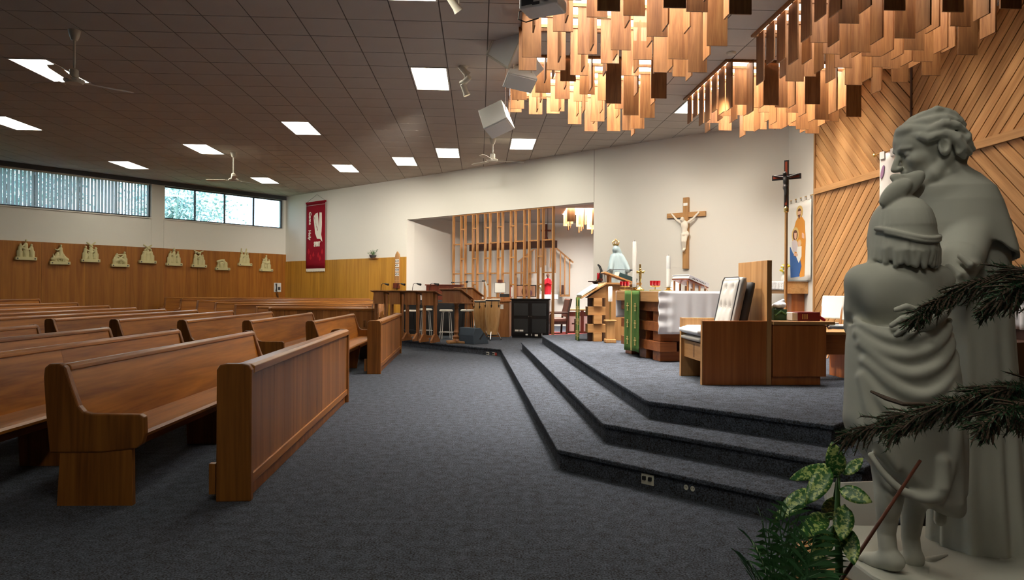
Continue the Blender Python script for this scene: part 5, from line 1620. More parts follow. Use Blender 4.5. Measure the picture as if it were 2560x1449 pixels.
# tapestry on the white end strip
def on_k(px, py): return wall_at(px, py, B_, kk)
sa, za, _ = on_k(1972, 505); sb, zb_, _ = on_k(2034, 487)
zlow = on_k(2032, 700)[1]
pk = B_ + kk * ((sa + sb) / 2)
TW = (sb - sa); TH = zb_ - zlow
t = empty('holy_family_tapestry', (pk.x, pk.y, zlow), RKn, 'woven linen hanging of a haloed family in ochre and blue', 'tapestry')
drape('linen_cloth', MATS['linen'], t, (-TW / 2, -.035, TH - .07), (1, 0, 0), TW, TH - .07, (0, -1, 0), .004, 3, 30, 12, 0, 4, .004)
for k in range(5):
    x = -TW / 2 + TW * (k + .5) / 5
    MB().box(x - TW * .055, x + TW * .055, -.052, -.022, TH - .075, TH + .01).build('hanging_loop', MATS['linen'], t)
MB().tube([(-TW / 2 - .10, -.037, TH), (TW / 2 + .16, -.037, TH)], .010, 8).build('curtain_rod', MATS['brass'], t)
def pr(pts, mat, lay, name):      # a flat appliqué figure; pts in tapestry units (0..1, 0..1 from the bottom)
    MB().poly([((x - .5) * TW, y * (TH - .07)) for x, y in pts], 'y', -.054 - .0016 * lay, -.047).build(name, MATS[mat], t)
def disc(cx, cy, r, mat, lay, name): pr([(cx + r / TW * math.cos(a), cy + r / (TH - .07) * math.sin(a)) for a in np.linspace(0, 2 * PI, 25)[:-1]], mat, lay, name)
disc(.56, .87, .125, 'halo_print', 0, 'halo')
pr([(.42, .76), (.50, .80), (.66, .80), (.76, .74), (.80, .50), (.78, .25), (.76, .05), (.60, .04), (.45, .25), (.28, .50), (.30, .62)], 'robe_ochre', 1, 'ochre_robe')
disc(.56, .865, .075, 'hair_print', 2, 'man_hair'); pr([(.49, .88), (.63, .88), (.62, .82), (.56, .785), (.50, .82)], 'skin_print', 3, 'man_face'); pr([(.50, .835), (.62, .835), (.56, .78)], 'hair_print', 4, 'beard')
disc(.40, .59, .145, 'halo_print', 2, 'halo'); disc(.40, .585, .10, 'hair_print', 3, 'woman_hair'); pr([(.36, .61), (.47, .61), (.46, .55), (.42, .52), (.37, .55)], 'skin_print', 4, 'woman_face')
pr([(.26, .50), (.36, .53), (.48, .50), (.56, .42), (.50, .36), (.30, .38)], 'linen_pink', 3, 'shawl')
pr([(.18, .44), (.28, .36), (.42, .30), (.56, .33), (.66, .18), (.56, .05), (.22, .04), (.20, .22)], 'robe_blue', 4, 'blue_robe')
disc(.58, .47, .075, 'halo_print', 4, 'halo'); disc(.58, .465, .05, 'skin_print', 5, 'child_face'); pr([(.50, .43), (.66, .43), (.66, .30), (.56, .22), (.46, .30)], 'linen', 5, 'child_gown')
pr([(.36, .36), (.52, .34), (.52, .31), (.36, .32)], 'skin_print', 6, 'hand'); pr([(.68, .60), (.76, .58), (.76, .52), (.68, .54)], 'skin_print', 5, 'hand')
# shelf with lace below it
sa, za, _ = on_k(1950, 720); sb, zb_, _ = on_k(2018, 720)
sc0 = on_k(1990, 705)
ps = B_ + kk * (on_k(2002, 705)[0])
zs = on_k(2002, 703)[1]
t = empty('lace_shelf', (ps.x, ps.y, 0), RKn, 'wall shelf on a wooden post below the tapestry', 'shelf')
MB().box(-.36, .30, -.46, -.004, zs - .24, zs - .13).build('shelf_beam', MATS['oak_x'], t, bevel=.003)
MB().box(-.36, .30, -.46, -.004, zs - .13, zs - .005).build('shelf_board', MATS['oak_x'], t)
MB().box(-.10, .16, -.26, -.004, PZ, zs - .24).build('shelf_post', MATS['teak_z'], t)
t = empty('lace_cloth', (ps.x, ps.y, 0), RKn, 'white lace cloth over the tapestry shelf', 'cloth')
MB().box(-.38, .32, -.48, -.004, zs - .004, zs).build('lace_top', MATS['white_cloth'], t)
drape('lace_fall', MATS['lace'], t, (-.38, -.48, zs), (1, 0, 0), .70, .17, (0, -1, 0), .008, 5, 30, 6, 0, 9, .002)
drape('lace_fall', MATS['lace'], t, (-.38, -.48, zs), (0, 1, 0), .47, .17, (-1, 0, 0), .008, 4, 24, 6, 0, 10, .002)
t = empty('flower_vase', (ps.x, ps.y, zs), RKn, 'small glass vase of yellow and white flowers on the lace', 'vase')
MB().lathe([(.05, 0), (.065, .02), (.06, .08), (.045, .12), (.055, .14)], 16, (-.20, -.24, 0)).build('vase', MATS['white_plastic'], t, smooth=.8)
r5 = random.Random(2)
for k in range(16):
    a, r_ = r5.uniform(0, 6.28), r5.uniform(0, .11)
    c = Vector((-.20 + r_ * math.cos(a), -.24 + r_ * math.sin(a), .20 + r5.uniform(0, .14)))
    MB().tube([(-.20, -.24, .10), c], .003, 5).build('stem', MATS['stem_green'], t)
    MB().ball(c, (.035, .035, .024), 8, 5).build('blossom', MATS['petal_yellow' if k % 4 else 'petal_white'], t)
# small chairs with white padded backs by the board wall
def white_chair(x, y, rz, label):
    t = empty('folding_chair', (x, y, PZ), rz, label, 'chair', 'white padded folding chairs')
    for s in (-1, 1):
        MB().tube([(s * .17, -.22, 0), (s * .17, .10, .46), (s * .17, .20, .88)], .012, 8).build('back_leg', MATS['lectern_wood'], t)
        MB().tube([(s * .155, .24, 0), (s * .155, -.20, .45)], .012, 8).build('front_leg', MATS['lectern_wood'], t)
    MB().box(-.17, .17, -.20, .14, .42, .46).build('seat', MATS['charcoal'], t, bevel=.01)
    MB().box(-.165, .165, -.19, .13, .461, .475).build('seat_pad', MATS['linen'], t, bevel=.006)
    q = MB(); q.M = Matrix.Translation((0, .165, .69)) @ Matrix.Rotation(-.20, 4, 'X')
    q.box(-.185, .185, -.02, .02, -.16, .19).build('backrest', MATS['linen'], t, bevel=.012)
white_chair(4.75, 10.3, -1.05, 'white padded folding chair nearest the tapestry corner')
white_chair(4.72, 9.55, -1.00, 'white padded folding chair next to the stone statue')
# draped chair at the right edge
t = empty('draped_chair', (4.95, 6.9, PZ), -1.2, 'dark wooden chair hung with white cloth behind the statue', 'chair')
MB().box(-.30, .30, -.30, .30, 0, .46).build('seat_box', MATS['dark_wood'], t, bevel=.004)
MB().box(-.30, .30, .24, .30, .46, 1.05).build('back_board', MATS['dark_wood'], t, bevel=.004)
drape('white_hanging', MATS['white_cloth'], t, (-.28, .235, 1.05), (1, 0, 0), .56, .48, (0, -1, 0), .02, 4, 30, 8, 0, 12, .004)
# second hanging on the board wall
sb0, zb0, _ = on_k(2212, 385)
pk = B_ + kk * (sb0 + .25)
t = empty('wall_hanging', (pk.x, pk.y, 0), RKn, 'white cloth banner on a brass rod, on the cedar board wall', 'banner')
z1_ = zb0
drape('banner_cloth', MATS['linen'], t, (-.22, -.085, z1_ - .02), (1, 0, 0), .95, 1.7, (0, -1, 0), .006, 4, 24, 12, 0, 13, .004)
MB().tube([(-.34, -.10, z1_), (.86, -.10, z1_)], .010, 8).build('curtain_rod', MATS['brass'], t)
MB().ball((-.36, -.10, z1_), .028).build('finial', MATS['brass'], t)
for k in range(4): MB().box(-.20 + .27 * k, -.08 + .27 * k, -.115, -.085, z1_ - .10, z1_ + .013).build('hanging_loop', MATS['linen'], t)
MB().poly([(-.14 + .04 * math.cos(a) + .03 * math.sin(a), z1_ - .30 + .10 * math.sin(a)) for a in np.linspace(0, 2 * PI, 13)[:-1]], 'y', -.108, -.100).build('pink_leaf_motif', MATS['lilac'], t)
MB().poly([(.18 + .05 * math.cos(a), z1_ - .52 + .04 * math.sin(a)) for a in np.linspace(0, 2 * PI, 13)[:-1]], 'y', -.108, -.100).build('red_motif', MATS['red_flame'], t)
# ------------------------------------------------------------------ choir platform and alcove (floor at QZ)
QZ = 0.155
# slatted wooden screen standing in the opening
scr = empty('slat_screen', (A_.x, A_.y, 0), RB, 'tall open wooden slat screen filling half of the choir opening', 'screen')
sx = lambda px, py=640: wall_at(px, py, A_, bdir)[0]
posts = [1130, 1149, 1159, 1178.5, 1189, 1209, 1221, 1241, 1252.5, 1273, 1284.5, 1307, 1319, 1341.5, 1354, 1379]
PX = [sx(p) for p in posts]
for x in PX:
    MB().box(x - .017, x + .017, .03, .11, QZ, OH - .035).build('post', MATS['screen_wood'], scr)
MB().box(PX[0] - .018, PX[-1] + .018, .03, .11, OH - .035, OH).build('head_rail', MATS['screen_wood'], scr)
zr = lambda px, py: wall_at(px, py, A_, bdir)[1]
narrow = [zr(1154, 573), zr(1154, 647), 1.55]; wide = [zr(1139, 611), zr(1139, 684)]
for i in range(15):
    for z in (narrow if i % 2 == 1 else wide):
        MB().box(PX[i] + .018, PX[i + 1] - .018, .035, .105, z - .018, z + .018).build('rung', MATS['screen_wood'], scr)
# dark hanging beam behind the screen
hb = empty('hanging_beam', (A_.x, A_.y, 0), RB, 'dark wooden beam hung on wires behind the slat screen', 'beam')
zb1 = zr(1240, 604); zb2 = zr(1240, 622)
MB().box(PX[1] + .05, PX[14] + .05, .35, .62, zb2, zb1).build('beam', MATS['dark_wood_x'], hb)
for px in (PX[2] + .3, PX[8] + .1, PX[13]): MB().tube([(px, .48, zb1), (px, .48, AH + .02)], .006, 5).build('wire', MATS['black'], hb)
# gabled slat frame with a cross on the alcove back wall
YW = 23.45
gf = empty('gable_frame', (at(1365, 650, YW).x, YW, 0), 0, 'gabled wooden slat frame topped by a cross on the alcove wall', 'wall decoration')
X = lambda px: at(px, 650, YW).x - at(1365, 650, YW).x
Zp = lambda px, py: at(px, py, YW).z
ap = (X(1365), Zp(1365, 598))
for (xa, ya), (xb, yb) in (((1295, 655), (1365, 598)), ((1365, 598), (1433, 656))):
    a, b_ = Vector((X(xa), 0, Zp(xa, ya))), Vector((X(xb), 0, Zp(xb, yb)))
    d = b_ - a
    MB().cbox((a + b_) / 2, (d.length, .06, .05), Matrix.Rotation(-math.atan2(d.z, d.x), 3, 'Y')).build('rafter', MATS['screen_wood'], gf)
for px, y1, y2 in ((1303, 650, 735), (1315, 640, 735), (1327, 630, 735), (1339, 620, 682), (1352, 608, 668), (1364, 604, 663), (1376, 608, 668), (1388, 618, 682), (1401, 629, 738), (1412, 638, 738), (1424, 648, 738)):
    MB().box(X(px) - .022, X(px) + .022, -.03, .03, Zp(px, y2), Zp(px, y1)).build('slat', MATS['screen_wood'], gf)
for a, b_ in ((1303, 1327), (1401, 1424)):
    MB().box(X(a) - .022, X(b_) + .022, -.03, .03, Zp(a, 741), Zp(a, 736)).build('bottom_rail', MATS['screen_wood'], gf)
MB().box(X(1404), X(1410), -.012, .012, Zp(1400, 735), Zp(1400, 712)).build('dark_panel', MATS['dark_wood'], gf)
MB().box(-.035, .035, -.06, .0, ap[1] - .05, ap[1] + .52).box(-.17, .17, -.055, .0, ap[1] + .27, ap[1] + .33).build('cross', MATS['mahogany'], gf)
MB().tube([(0, -.03, ap[1] + .10), (-.09, -.03, ap[1] - .10)], .022, 6).tube([(0, -.03, ap[1] + .10), (.12, -.03, ap[1] - .10)], .022, 6).build('cross_brace', MATS['mahogany'], gf)
# carved red-robed statue on a lace shelf
YS = 21.6
p = at(1368, 736, YS)
t = empty('lace_shelf', (p.x, YS, QZ), 0, 'lace-covered stand under the red-robed statue in the alcove', 'shelf')
zz = p.z - QZ
MB().box(-.10, .10, -.08, .08, 0, zz - .12).build('stand_post', MATS['marble'], t)
MB().box(-.28, .30, -.20, .20, zz - .12, zz).build('shelf_board', MATS['marble'], t, bevel=.004)
drape('lace_fall', MATS['lace'], t, (-.31, -.21, zz + .004), (1, 0, 0), .64, .16, (0, -1, 0), .006, 5, 24, 6, 0, 21, .002)
t = empty('saint_statue', (p.x + .02, YS, p.z), 0, 'small statue in a red robe seen through the slat screen', 'statue')
sc = Sculpt((-.16, -.14, -.01), (.16, .14, .70), .011)
sc.fn(sc.lo, sc.lo + sc.n * sc.h, stack_fn([(0, 0, .10, .08), (.25, 0, .11, .085), (.42, 0, .09, .07), (.52, 0, .04, .04)], 0, lambda th, zz_: .07 * np.sin(7 * th)), 0)
sc.cap([(.07, -.02, .46), (.10, -.08, .33), (.02, -.11, .36)], [.035, .03, .022], .02); sc.cap([(-.07, -.02, .46), (-.10, -.08, .33), (-.02, -.11, .38)], [.035, .03, .022], .02)
sc.build('red_robe', MATS['red_flame'], t)
sc = Sculpt((-.09, -.09, .48), (.09, .09, .70), .008)
sc.ell((0, -.01, .60), (.042, .048, .058), .01); sc.ell((0, .01, .61), (.052, .05, .06), .01); sc.cap([(0, 0, .50), (0, 0, .57)], .025, .01); sc.ell((0, -.055, .595), (.01, .012, .012), .006); sc.ell((0, -.04, .56), (.03, .022, .03), .01)
sc.build('bearded_head', MATS['hair_print'], t)
t = empty('flower_vase', at(1353, 736, YS), 0, 'tiny vase of pale flowers beside the red-robed statue', 'vase')
MB().lathe([(.03, 0), (.035, .05), (.02, .10), (.026, .12)], 10).build('vase', MATS['white_plastic'], t)
for k in range(6):
    c = Vector((.05 * math.cos(k), .05 * math.sin(k), .22 + .03 * (k % 3)))
    MB().tube([(0, 0, .1), c], .003, 5).build('stem', MATS['stem_green'], t); MB().ball(c, .026, 7, 5).build('blossom', MATS['petal_yellow' if k % 2 else 'petal_white'], t)
# framed picture and books behind the cabinet
t = empty('framed_picture', at(1314, 742, 19.0), .15, 'dark framed rose-toned picture propped behind the black cabinet', 'picture')
MB().box(-.30, .30, -.015, .015, 0, .34).build('picture_frame', MATS['black'], t)
MB().box(-.27, .27, -.02, -.012, .02, .31).build('picture_print', MATS['skin_print'], t)
MB().poly([(-.05 + .07 * math.cos(a), .15 + .11 * math.sin(a)) for a in np.linspace(0, 6.28, 17)[:-1]], 'y', -.024, -.019).build('print_figure', MATS['hair_print'], t)
MB().poly([(.12 + .06 * math.cos(a), .11 + .09 * math.sin(a)) for a in np.linspace(0, 6.28, 17)[:-1]], 'y', -.024, -.019).build('print_flower', MATS['lilac'], t)
t = empty('hymn_book', at(1279, 744, 18.6), .1, 'upright orange-red book beside the slat screen', 'book')
MB().box(-.035, .035, -.08, .08, 0.02, .30).build('cover', MATS['red_flame'], t, bevel=.003)
MB().box(-.030, .030, -.083, -.07, .03, .29).build('pages', MATS['paper'], t)
# black cabinet
p = onh(1278, 842, QZ)
BC = empty('black_cabinet', (p.x, 17.75, QZ), -.13, 'black two-door cabinet below the slat screen', 'cabinet')
Wc, Hc_ = .98, 1.02
MB().box(0, Wc, 0, .30, .05, Hc_ - .03).build('cabinet_body', MATS['black_gloss'], BC, bevel=.004)
MB().box(-.03, Wc + .03, -.03, .33, Hc_ - .03, Hc_).build('cabinet_top', MATS['black_gloss'], BC, bevel=.004)
MB().box(.02, Wc - .02, .03, .28, 0, .05).build('plinth', MATS['black'], BC)
for s in (0, 1):
    d = MB().box(.02 + s * .475, .485 + s * .475, -.018, 0, .08, Hc_ - .06).build('door', MATS['black_gloss'], BC, bevel=.003)
    MB().ball((.46 + s * .06, -.028, .56), .012, 8, 6).build('knob', MATS['chrome'], d)
    MB().box(.07 + s * .475, .435 + s * .475, -.022, -.018, .14, .50).box(.07 + s * .475, .435 + s * .475, -.022, -.018, .58, Hc_ - .12).build('door_pane', MATS['black'], d)
for k, (x, z, w, h) in enumerate(((.10, .17, .10, .045), (.22, .17, .10, .045), (.38, .07, .06, .04), (.62, .05, .08, .05), (.53, .06, .012, .05), (.80, .05, .012, .07))):
    MB().box(x, x + w, -.026, -.0225, z, z + h).build('paper_label', MATS['paper'], BC)
# orange wood desk (organ console) with papers, music stand
p = onh(1240, 842, QZ)
DK = empty('console_desk', (-.80, 18.05, QZ), -.12, 'orange wood console desk behind the drums', 'desk')
MB().box(0, .74, 0, .55, .0, .93).build('desk_body', MATS['lectern_wood'], DK, bevel=.003)
MB().box(-.04, .78, -.04, .58, .93, .965).build('desk_top', MATS['lectern_wood'], DK, bevel=.003)
MB().box(.46, .58, -.006, 0, .74, .86).build('paper_notice', MATS['paper'], DK)
MB().box(.10, .74, .25, .55, .965, 1.05).build('desk_riser', MATS['lectern_wood'], DK)
for k, (x, y, z) in enumerate(((.05, .10, .967), (.28, .02, .967))):
    t = MB().box(0, .22, 0, .16, 0, .03 + .02 * k).build('paper_stack', MATS['paper'], loc=(-.80 + x, 18.05 + y - .05, QZ + z), rot=(0, 0, .2))
    put(t, ['stack of white sheets at the end of the console desk', 'white box of sheets on the console desk'][k], 'papers')
t = MB().box(-.13, .13, -.08, .08, 0, .09).build('black_case', MATS['black'], loc=(-.20, 18.35, QZ + 1.05), bevel=.006)
put(t, 'small black case on the console desk', 'case')
p = at(1250, 745, 18.5)
t = empty('music_stand', (p.x, 18.5, QZ), 0, 'music stand holding a white sheet above the console desk', 'music stand')
MB().tube([(0, 0, 0), (0, 0, 1.30)], .012, 8).build('stand_pole', MATS['black'], t)
for k in range(3):
    a = 2 * PI * k / 3
    MB().tube([(0, 0, .15), (.22 * math.cos(a), .22 * math.sin(a), .01)], .009, 6).build('leg', MATS['black'], t)
q = MB(); q.M = Matrix.Translation((0, -.02, 1.30)) @ Matrix.Rotation(-.25, 4, 'X')
q.box(-.15, .15, -.004, .004, -.14, .15).build('desk_plate', MATS['black'], t)
q = MB(); q.M = Matrix.Translation((0, -.03, 1.30)) @ Matrix.Rotation(-.25, 4, 'X')
q.box(-.14, .14, -.008, -.005, -.13, .14).build('sheet', MATS['paper'], t)
MB().box(-.07, .07, -.02, .03, 1.44, 1.52).build('lamp_clip', MATS['mahogany'], t)
# conga drums
def conga(px, py, Y, r, h, label):
    p = at(px, py, Y)
    t = empty('conga_drum', (p.x, Y, QZ), 0, label, 'drum', 'conga drums')
    MB().lathe([(r * .62, .12), (r * .66, .20), (r * .86, .42 * h), (r * 1.0, .68 * h), (r * .97, .84 * h), (r * .86, h - .03)], 26).build('shell', MATS['drum_wood'], t, smooth=.8)
    MB().lathe([(r * .88, h - .035), (r * .92, h - .03), (r * .92, h - .005), (r * .88, h)], 26).build('rim', MATS['black'], t, smooth=.6)
    MB().lathe([(r * .87, h - .004), (r * .80, h + .008)], 26).build('drum_head', MATS['drum_skin'], t)
    MB().lathe([(r * .63, .11), (r * .63, .19)], 22).build('bottom_band', MATS['black'], t)
    for k in range(6):
        a = 2 * PI * k / 6 + .4
        c, s = math.cos(a), math.sin(a)
        MB().tube([(r * .93 * c, r * .93 * s, h - .03), (r * 1.0 * c, r * 1.0 * s, h - .14)], .006, 6).tube([(r * 1.0 * c, r * 1.0 * s, h - .13), (r * 1.005 * c, r * 1.005 * s, h - .19)], [.022, .008], 6).build('tuning_lug', MATS['black'], t)
    for k in range(3):
        a = 2 * PI * k / 3 + .3
        c, s = math.cos(a), math.sin(a)
        MB().tube([(r * .60 * c, r * .60 * s, .22), (r * 1.15 * c, r * 1.15 * s, .015)], .011, 8).build('stand_leg', MATS['chrome'], t)
        MB().ball((r * 1.16 * c, r * 1.16 * s, .018), .018, 8, 6).build('rubber_foot', MATS['rubber'], t)
conga(1202, 840, 17.3, .19, .96, 'golden conga drum standing behind the other')
conga(1231, 850, 16.9, .195, 1.0, 'golden conga drum in front, on chrome legs')
# piano and covered keyboard
t = empty('upright_piano', (-2.45, 19.40, QZ), -.10, 'dark upright piano against the slat screen', 'piano')
MB().box(0, 1.02, 0, .32, .55, 1.36).build('piano_case', MATS['mahogany'], t, bevel=.004)
MB().box(-.03, 1.05, -.03, .35, 1.36, 1.39).build('piano_lid', MATS['mahogany'], t, bevel=.004)
MB().box(-.02, 1.04, -.32, 0, .60, .72).build('key_bed', MATS['dark_wood_x'], t)
MB().box(0, 1.02, .02, .32, 0, .55).build('lower_panel', MATS['dark_wood_x'], t)
for x in (0, .95): MB().box(x, x + .07, -.30, -.22, 0, .60).build('leg', MATS['dark_wood'], t)
MB().box(.02, 1.0, -.30, -.05, .72, .735).build('keyboard', MATS['ivory'], t)
t = empty('covered_keyboard', (-3.0, 18.55, QZ), -.10, 'black cloth-covered keyboard behind the lecterns', 'keyboard')
MB().box(0, 1.75, 0, .40, .0, .90).build('black_cover', MATS['black'], t, bevel=.03, seg=3)
MB().box(.10, 1.65, .05, .35, .90, .96).build('keyboard_body', MATS['charcoal'], t, bevel=.01)
MB().box(.40, .66, .10, .30, .96, .98).build('sheet_music', MATS['paper'], t)
MB().box(.55, .75, .12, .28, .98, 1.0).build('yellow_book', MATS['petal_yellow'], t)
# boom microphone stand
p = at(1167, 735, 17.3)
t = empty('boom_stand', (p.x, 17.3, QZ), 0, 'boom microphone stand over the choir lecterns', 'microphone stand')
z1_ = at(1167, 703, 17.3).z - QZ
MB().tube([(0, 0, .02), (0, 0, z1_)], .009, 8).build('stand_pole', MATS['chrome'], t)
MB().lathe([(.13, 0), (.13, .02), (.02, .03)], 16).build('stand_base', MATS['black'], t)
MB().tube([(-.36, 0, z1_ - .03), (.44, 0, z1_ + .01)], .007, 8).build('boom_arm', MATS['chrome'], t)
MB().cbox((0, 0, z1_ - .01), (.06, .03, .05)).build('clamp', MATS['black'], t, bevel=.008)
MB().tube([(.38, 0, z1_ + .01), (.47, 0, z1_ + .015)], .018, 8).tube([(-.40, 0, z1_ - .03), (-.32, 0, z1_ - .03)], .013, 8).build('boom_end', MATS['black'], t)
MB().tube([(.46, 0, z1_), (.50, 0, z1_ - .12), (.52, -.02, z1_ - .24)], [.02, .024, .02], 8).build('microphone', MATS['white_plastic'], t)
# singer lecterns along the platform edge, each with a gooseneck microphone
def lectern(x, y, rz, h, label):
    t = empty('singer_lectern', (x, y, QZ), rz, label, 'lectern', 'singer lecterns')
    w = .145
    q = MB(); q.M = Matrix.Translation((0, .02, h - .06)) @ Matrix.Rotation(-.24, 4, 'X')
    q.box(-w - .08, w + .08, -.20, .22, 0, .022).build('desk_top', MATS['lectern_wood'], t, bevel=.003)
    MB().box(-w, w, -.13, -.11, h - .34, h - .03).box(-w, w, .11, .13, h - .34, h - .10).build('apron', MATS['lectern_wood'], t)
    for s in (-1, 1):
        MB().box(s * w - .022, s * w + .022, -.05, .05, .06, h - .08).build('side_post', MATS['lectern_wood'], t)
        MB().poly([(-.22, 0), (.22, 0), (.22, .05), (.06, .19), (-.06, .19), (-.22, .05)], 'x', s * w - .022, s * w + .022).build('sled_foot', MATS['lectern_wood'], t)
    MB().box(-w, w, -.02, .02, .10, .16).build('stretcher', MATS['lectern_wood'], t)
    return t
def goose(x, y, rz, h, label):
    t = empty('gooseneck_microphone', (x, y, QZ + h - .03), rz, label, 'microphone', 'microphones')
    MB().tube([(-.10, .16, .02), (-.08, .14, .10), (-.02, .06, .19), (.08, -.02, .215), (.16, -.06, .20)], .007, 8).build('gooseneck', MATS['black'], t)
    MB().tube([(.15, -.06, .205), (.27, -.10, .18)], [.018, .030], 10).build('microphone', MATS['black'], t)
    MB().lathe([(.03, 0), (.03, .015)], 10, (-.10, .16, .012)).build('base', MATS['black'], t)
    MB().tube([(-.10, .15, .02), (-.25, .05, -.05), (-.27, 0, -.6), (-.26, -.05, -1.05)], .005, 5).build('cable', MATS['black'], t)
lab = ['farthest left, half hidden by the pew front', 'second from the left', 'third from the left', 'beside the turned-leg lectern']
for k, (px, py, Y) in enumerate(((952, 850, 17.5), (992, 850, 17.05), (1031, 851, 16.55), (1074, 855, 16.1))):
    q = at(px, py, Y)
    lectern(q.x, Y, -.36, 1.21, 'singer lectern with slanted top, ' + lab[k])
    goose(q.x, Y, -.36, 1.21, 'gooseneck microphone on the lectern ' + lab[k])
def column_lectern(x, y, rz, h, label, turned):
    t = empty('column_lectern', (x, y, QZ), rz, label, 'lectern', 'column lecterns')
    w = .30
    MB().poly([(-.20, h - .28), (.20, h - .28), (.20, h - .22), (-.20, h - .02)], 'x', -w + .03, w - .03).build('desk_box', MATS['lectern_wood'], t)
    q = MB(); q.M = Matrix.Translation((0, 0, h - .11)) @ Matrix.Rotation(-.46, 4, 'X')
    q.box(-w - .04, w + .04, -.27, .25, 0, .022).build('desk_top', MATS['lectern_wood'], t, bevel=.003)
    MB().box(-w - .05, w + .05, -.24, .24, h - .31, h - .28).build('shelf_board', MATS['lectern_wood'], t, bevel=.003)
    if turned:
        MB().lathe([(.10, .05), (.075, .10), (.09, .15), (.05, .20), (.07, .26), (.05, .30), (.045, .50), (.055, .62), (.05, .64), (.055, .66), (.04, .80), (.06, h - .42), (.04, h - .38), (.075, h - .31)], 18).build('turned_column', MATS['lectern_wood'], t, smooth=.6)
        MB().box(-.28, .28, -.05, .05, 0, .055).box(-.05, .05, -.28, -.05, 0, .055).box(-.05, .05, .05, .28, 0, .055).build('cross_foot', MATS['oak_x'], t, bevel=.015)
    else:
        MB().box(-.10, .10, -.06, .06, .05, h - .31).build('column', MATS['lectern_wood'], t)
        MB().box(-.26, .26, -.20, .20, 0, .05).build('foot', MATS['lectern_wood'], t, bevel=.01)
q = at(1127, 858, 15.74); column_lectern(q.x + .12, 15.85, -.62, 1.24, 'lectern on a turned column at the platform edge', True)
q = at(1172, 850, 18.0); column_lectern(q.x, 18.0, -.62, 1.28, 'plain column lectern behind the floor monitor', False)
# stools
def stool(px, py, Y, h, label, legs):
    p = at(px, py, Y)
    t = empty('bar_stool', (p.x, Y, QZ), 0.3, label, 'stool', 'padded bar stools')
    MB().lathe([(.15, h - .05), (.175, h - .04), (.175, h - .015), (.15, h)], 22).build('seat', MATS['linen'], t, smooth=.7)
    for k in range(4):
        a = PI / 4 + PI / 2 * k
        c, s = math.cos(a), math.sin(a)
        MB().tube([(.08 * c, .08 * s, h - .05), (.13 * c, .13 * s, h - .09), (.19 * c, .19 * s, 0)], .011, 8).build('leg', MATS[legs], t)
    MB().tube([(.178 * math.cos(a), .178 * math.sin(a), .17) for a in np.linspace(0, 2 * PI, 21)], .009, 6).build('foot_ring', MATS[legs], t)
stool(1064, 838, 17.9, .74, 'white padded stool behind the lecterns', 'white_metal')
stool(1115, 843, 17.2, .74, 'white padded stool behind the turned column', 'white_metal')
stool(1168, 842, 17.45, .74, 'white padded stool with black legs behind the monitor', 'black')
stool(1026, 838, 18.0, .70, 'white padded stool against the opening jamb', 'black')
# floor monitors
def wedge(p, rz, s, label):
    t = empty('floor_monitor', p, rz, label, 'loudspeaker', 'wedge floor monitors')
    pr_ = [(-.24 * s, 0), (.27 * s, 0), (.20 * s, .16 * s), (-.02 * s, .40 * s), (-.20 * s, .40 * s), (-.26 * s, .22 * s)]
    MB().poly(pr_, 'x', -.30 * s, .30 * s).build('cabinet', MATS['speaker_grey'], t, bevel=.010)
    MB().poly([(.19 * s, .185 * s), (.0 * s, .39 * s), (.012 * s, .40 * s), (.205 * s, .195 * s)], 'x', -.27 * s, .27 * s).build('grille', MATS['charcoal'], t)
    for sg in (-1, 1):
        q = MB(); q.M = Matrix.Translation((sg * .301 * s, .03 * s, .19 * s)) @ Matrix.Rotation(.8, 4, 'X')
        q.box(-.004, .004, -.10 * s, .10 * s, -.02 * s, .02 * s).build('handle_slot', MATS['black'], t)
wedge((-.90, 15.80, QZ), -.80, .92, 'blue-grey wedge floor monitor on the choir step')
wedge((-3.05, 13.9, 0), -.8, 1.0, 'blue-grey wedge monitor half hidden behind the front pew')
# armchair and prayer table in the alcove
t = empty('armchair', (at(1393, 832, 19.6).x, 19.6, QZ), -1.35, 'dark wooden armchair with brown vinyl pads in the alcove', 'chair')
for s in (-1, 1):
    MB().tube([(s * .27, -.28, 0), (s * .27, -.28, .55), (s * .27, -.22, .60), (s * .27, .22, .60)], .03, 8).build('arm_frame', MATS['dark_wood'], t)
    MB().tube([(s * .27, .20, 0), (s * .27, .24, .60), (s * .25, .34, 1.0)], .03, 8).build('rear_leg', MATS['dark_wood'], t)
MB().box(-.25, .25, -.27, .24, .34, .45).build('seat_pad', MATS['vinyl_brown'], t, bevel=.03, seg=3)
q = MB(); q.M = Matrix.Translation((0, .27, .74)) @ Matrix.Rotation(-.2, 4, 'X')
q.box(-.24, .24, -.04, .04, -.26, .26).build('back_pad', MATS['vinyl_brown'], t, bevel=.03, seg=3)
MB().box(-.27, .27, -.25, .22, .28, .34).build('seat_frame', MATS['dark_wood'], t)
rc = MB().box(-.9, .9, -.75, .75, 0, .006).build('red_carpet', MATS['red_carpet'], loc=(1.55, 19.6, QZ), rot=(0, 0, .1))
put(rc, 'red rug under the alcove armchair', 'rug')
t = empty('prayer_table', (at(1452, 834, 19.8).x, 19.9, QZ), .03, 'mahogany table with white panels and a dark cross', 'table')
MB().box(-.50, .50, -.22, .22, .66, .70).build('table_top', MATS['oak_x'], t, bevel=.006)
MB().box(-.44, .44, -.18, -.15, .50, .62).box(-.44, .44, -.18, -.14, .0, .06).build('rail', MATS['mahogany'], t)
for x in (-.44, -.02, .40): MB().box(x, x + .09, -.19, -.10, 0, .66).build('leg', MATS['mahogany'], t)
for x in (-.40, .36): MB().box(x, x + .06, .12, .18, 0, .66).build('rear_leg', MATS['mahogany'], t)
MB().box(-.36, .40, -.155, -.145, .06, .50).build('white_panel', MATS['paper'], t)
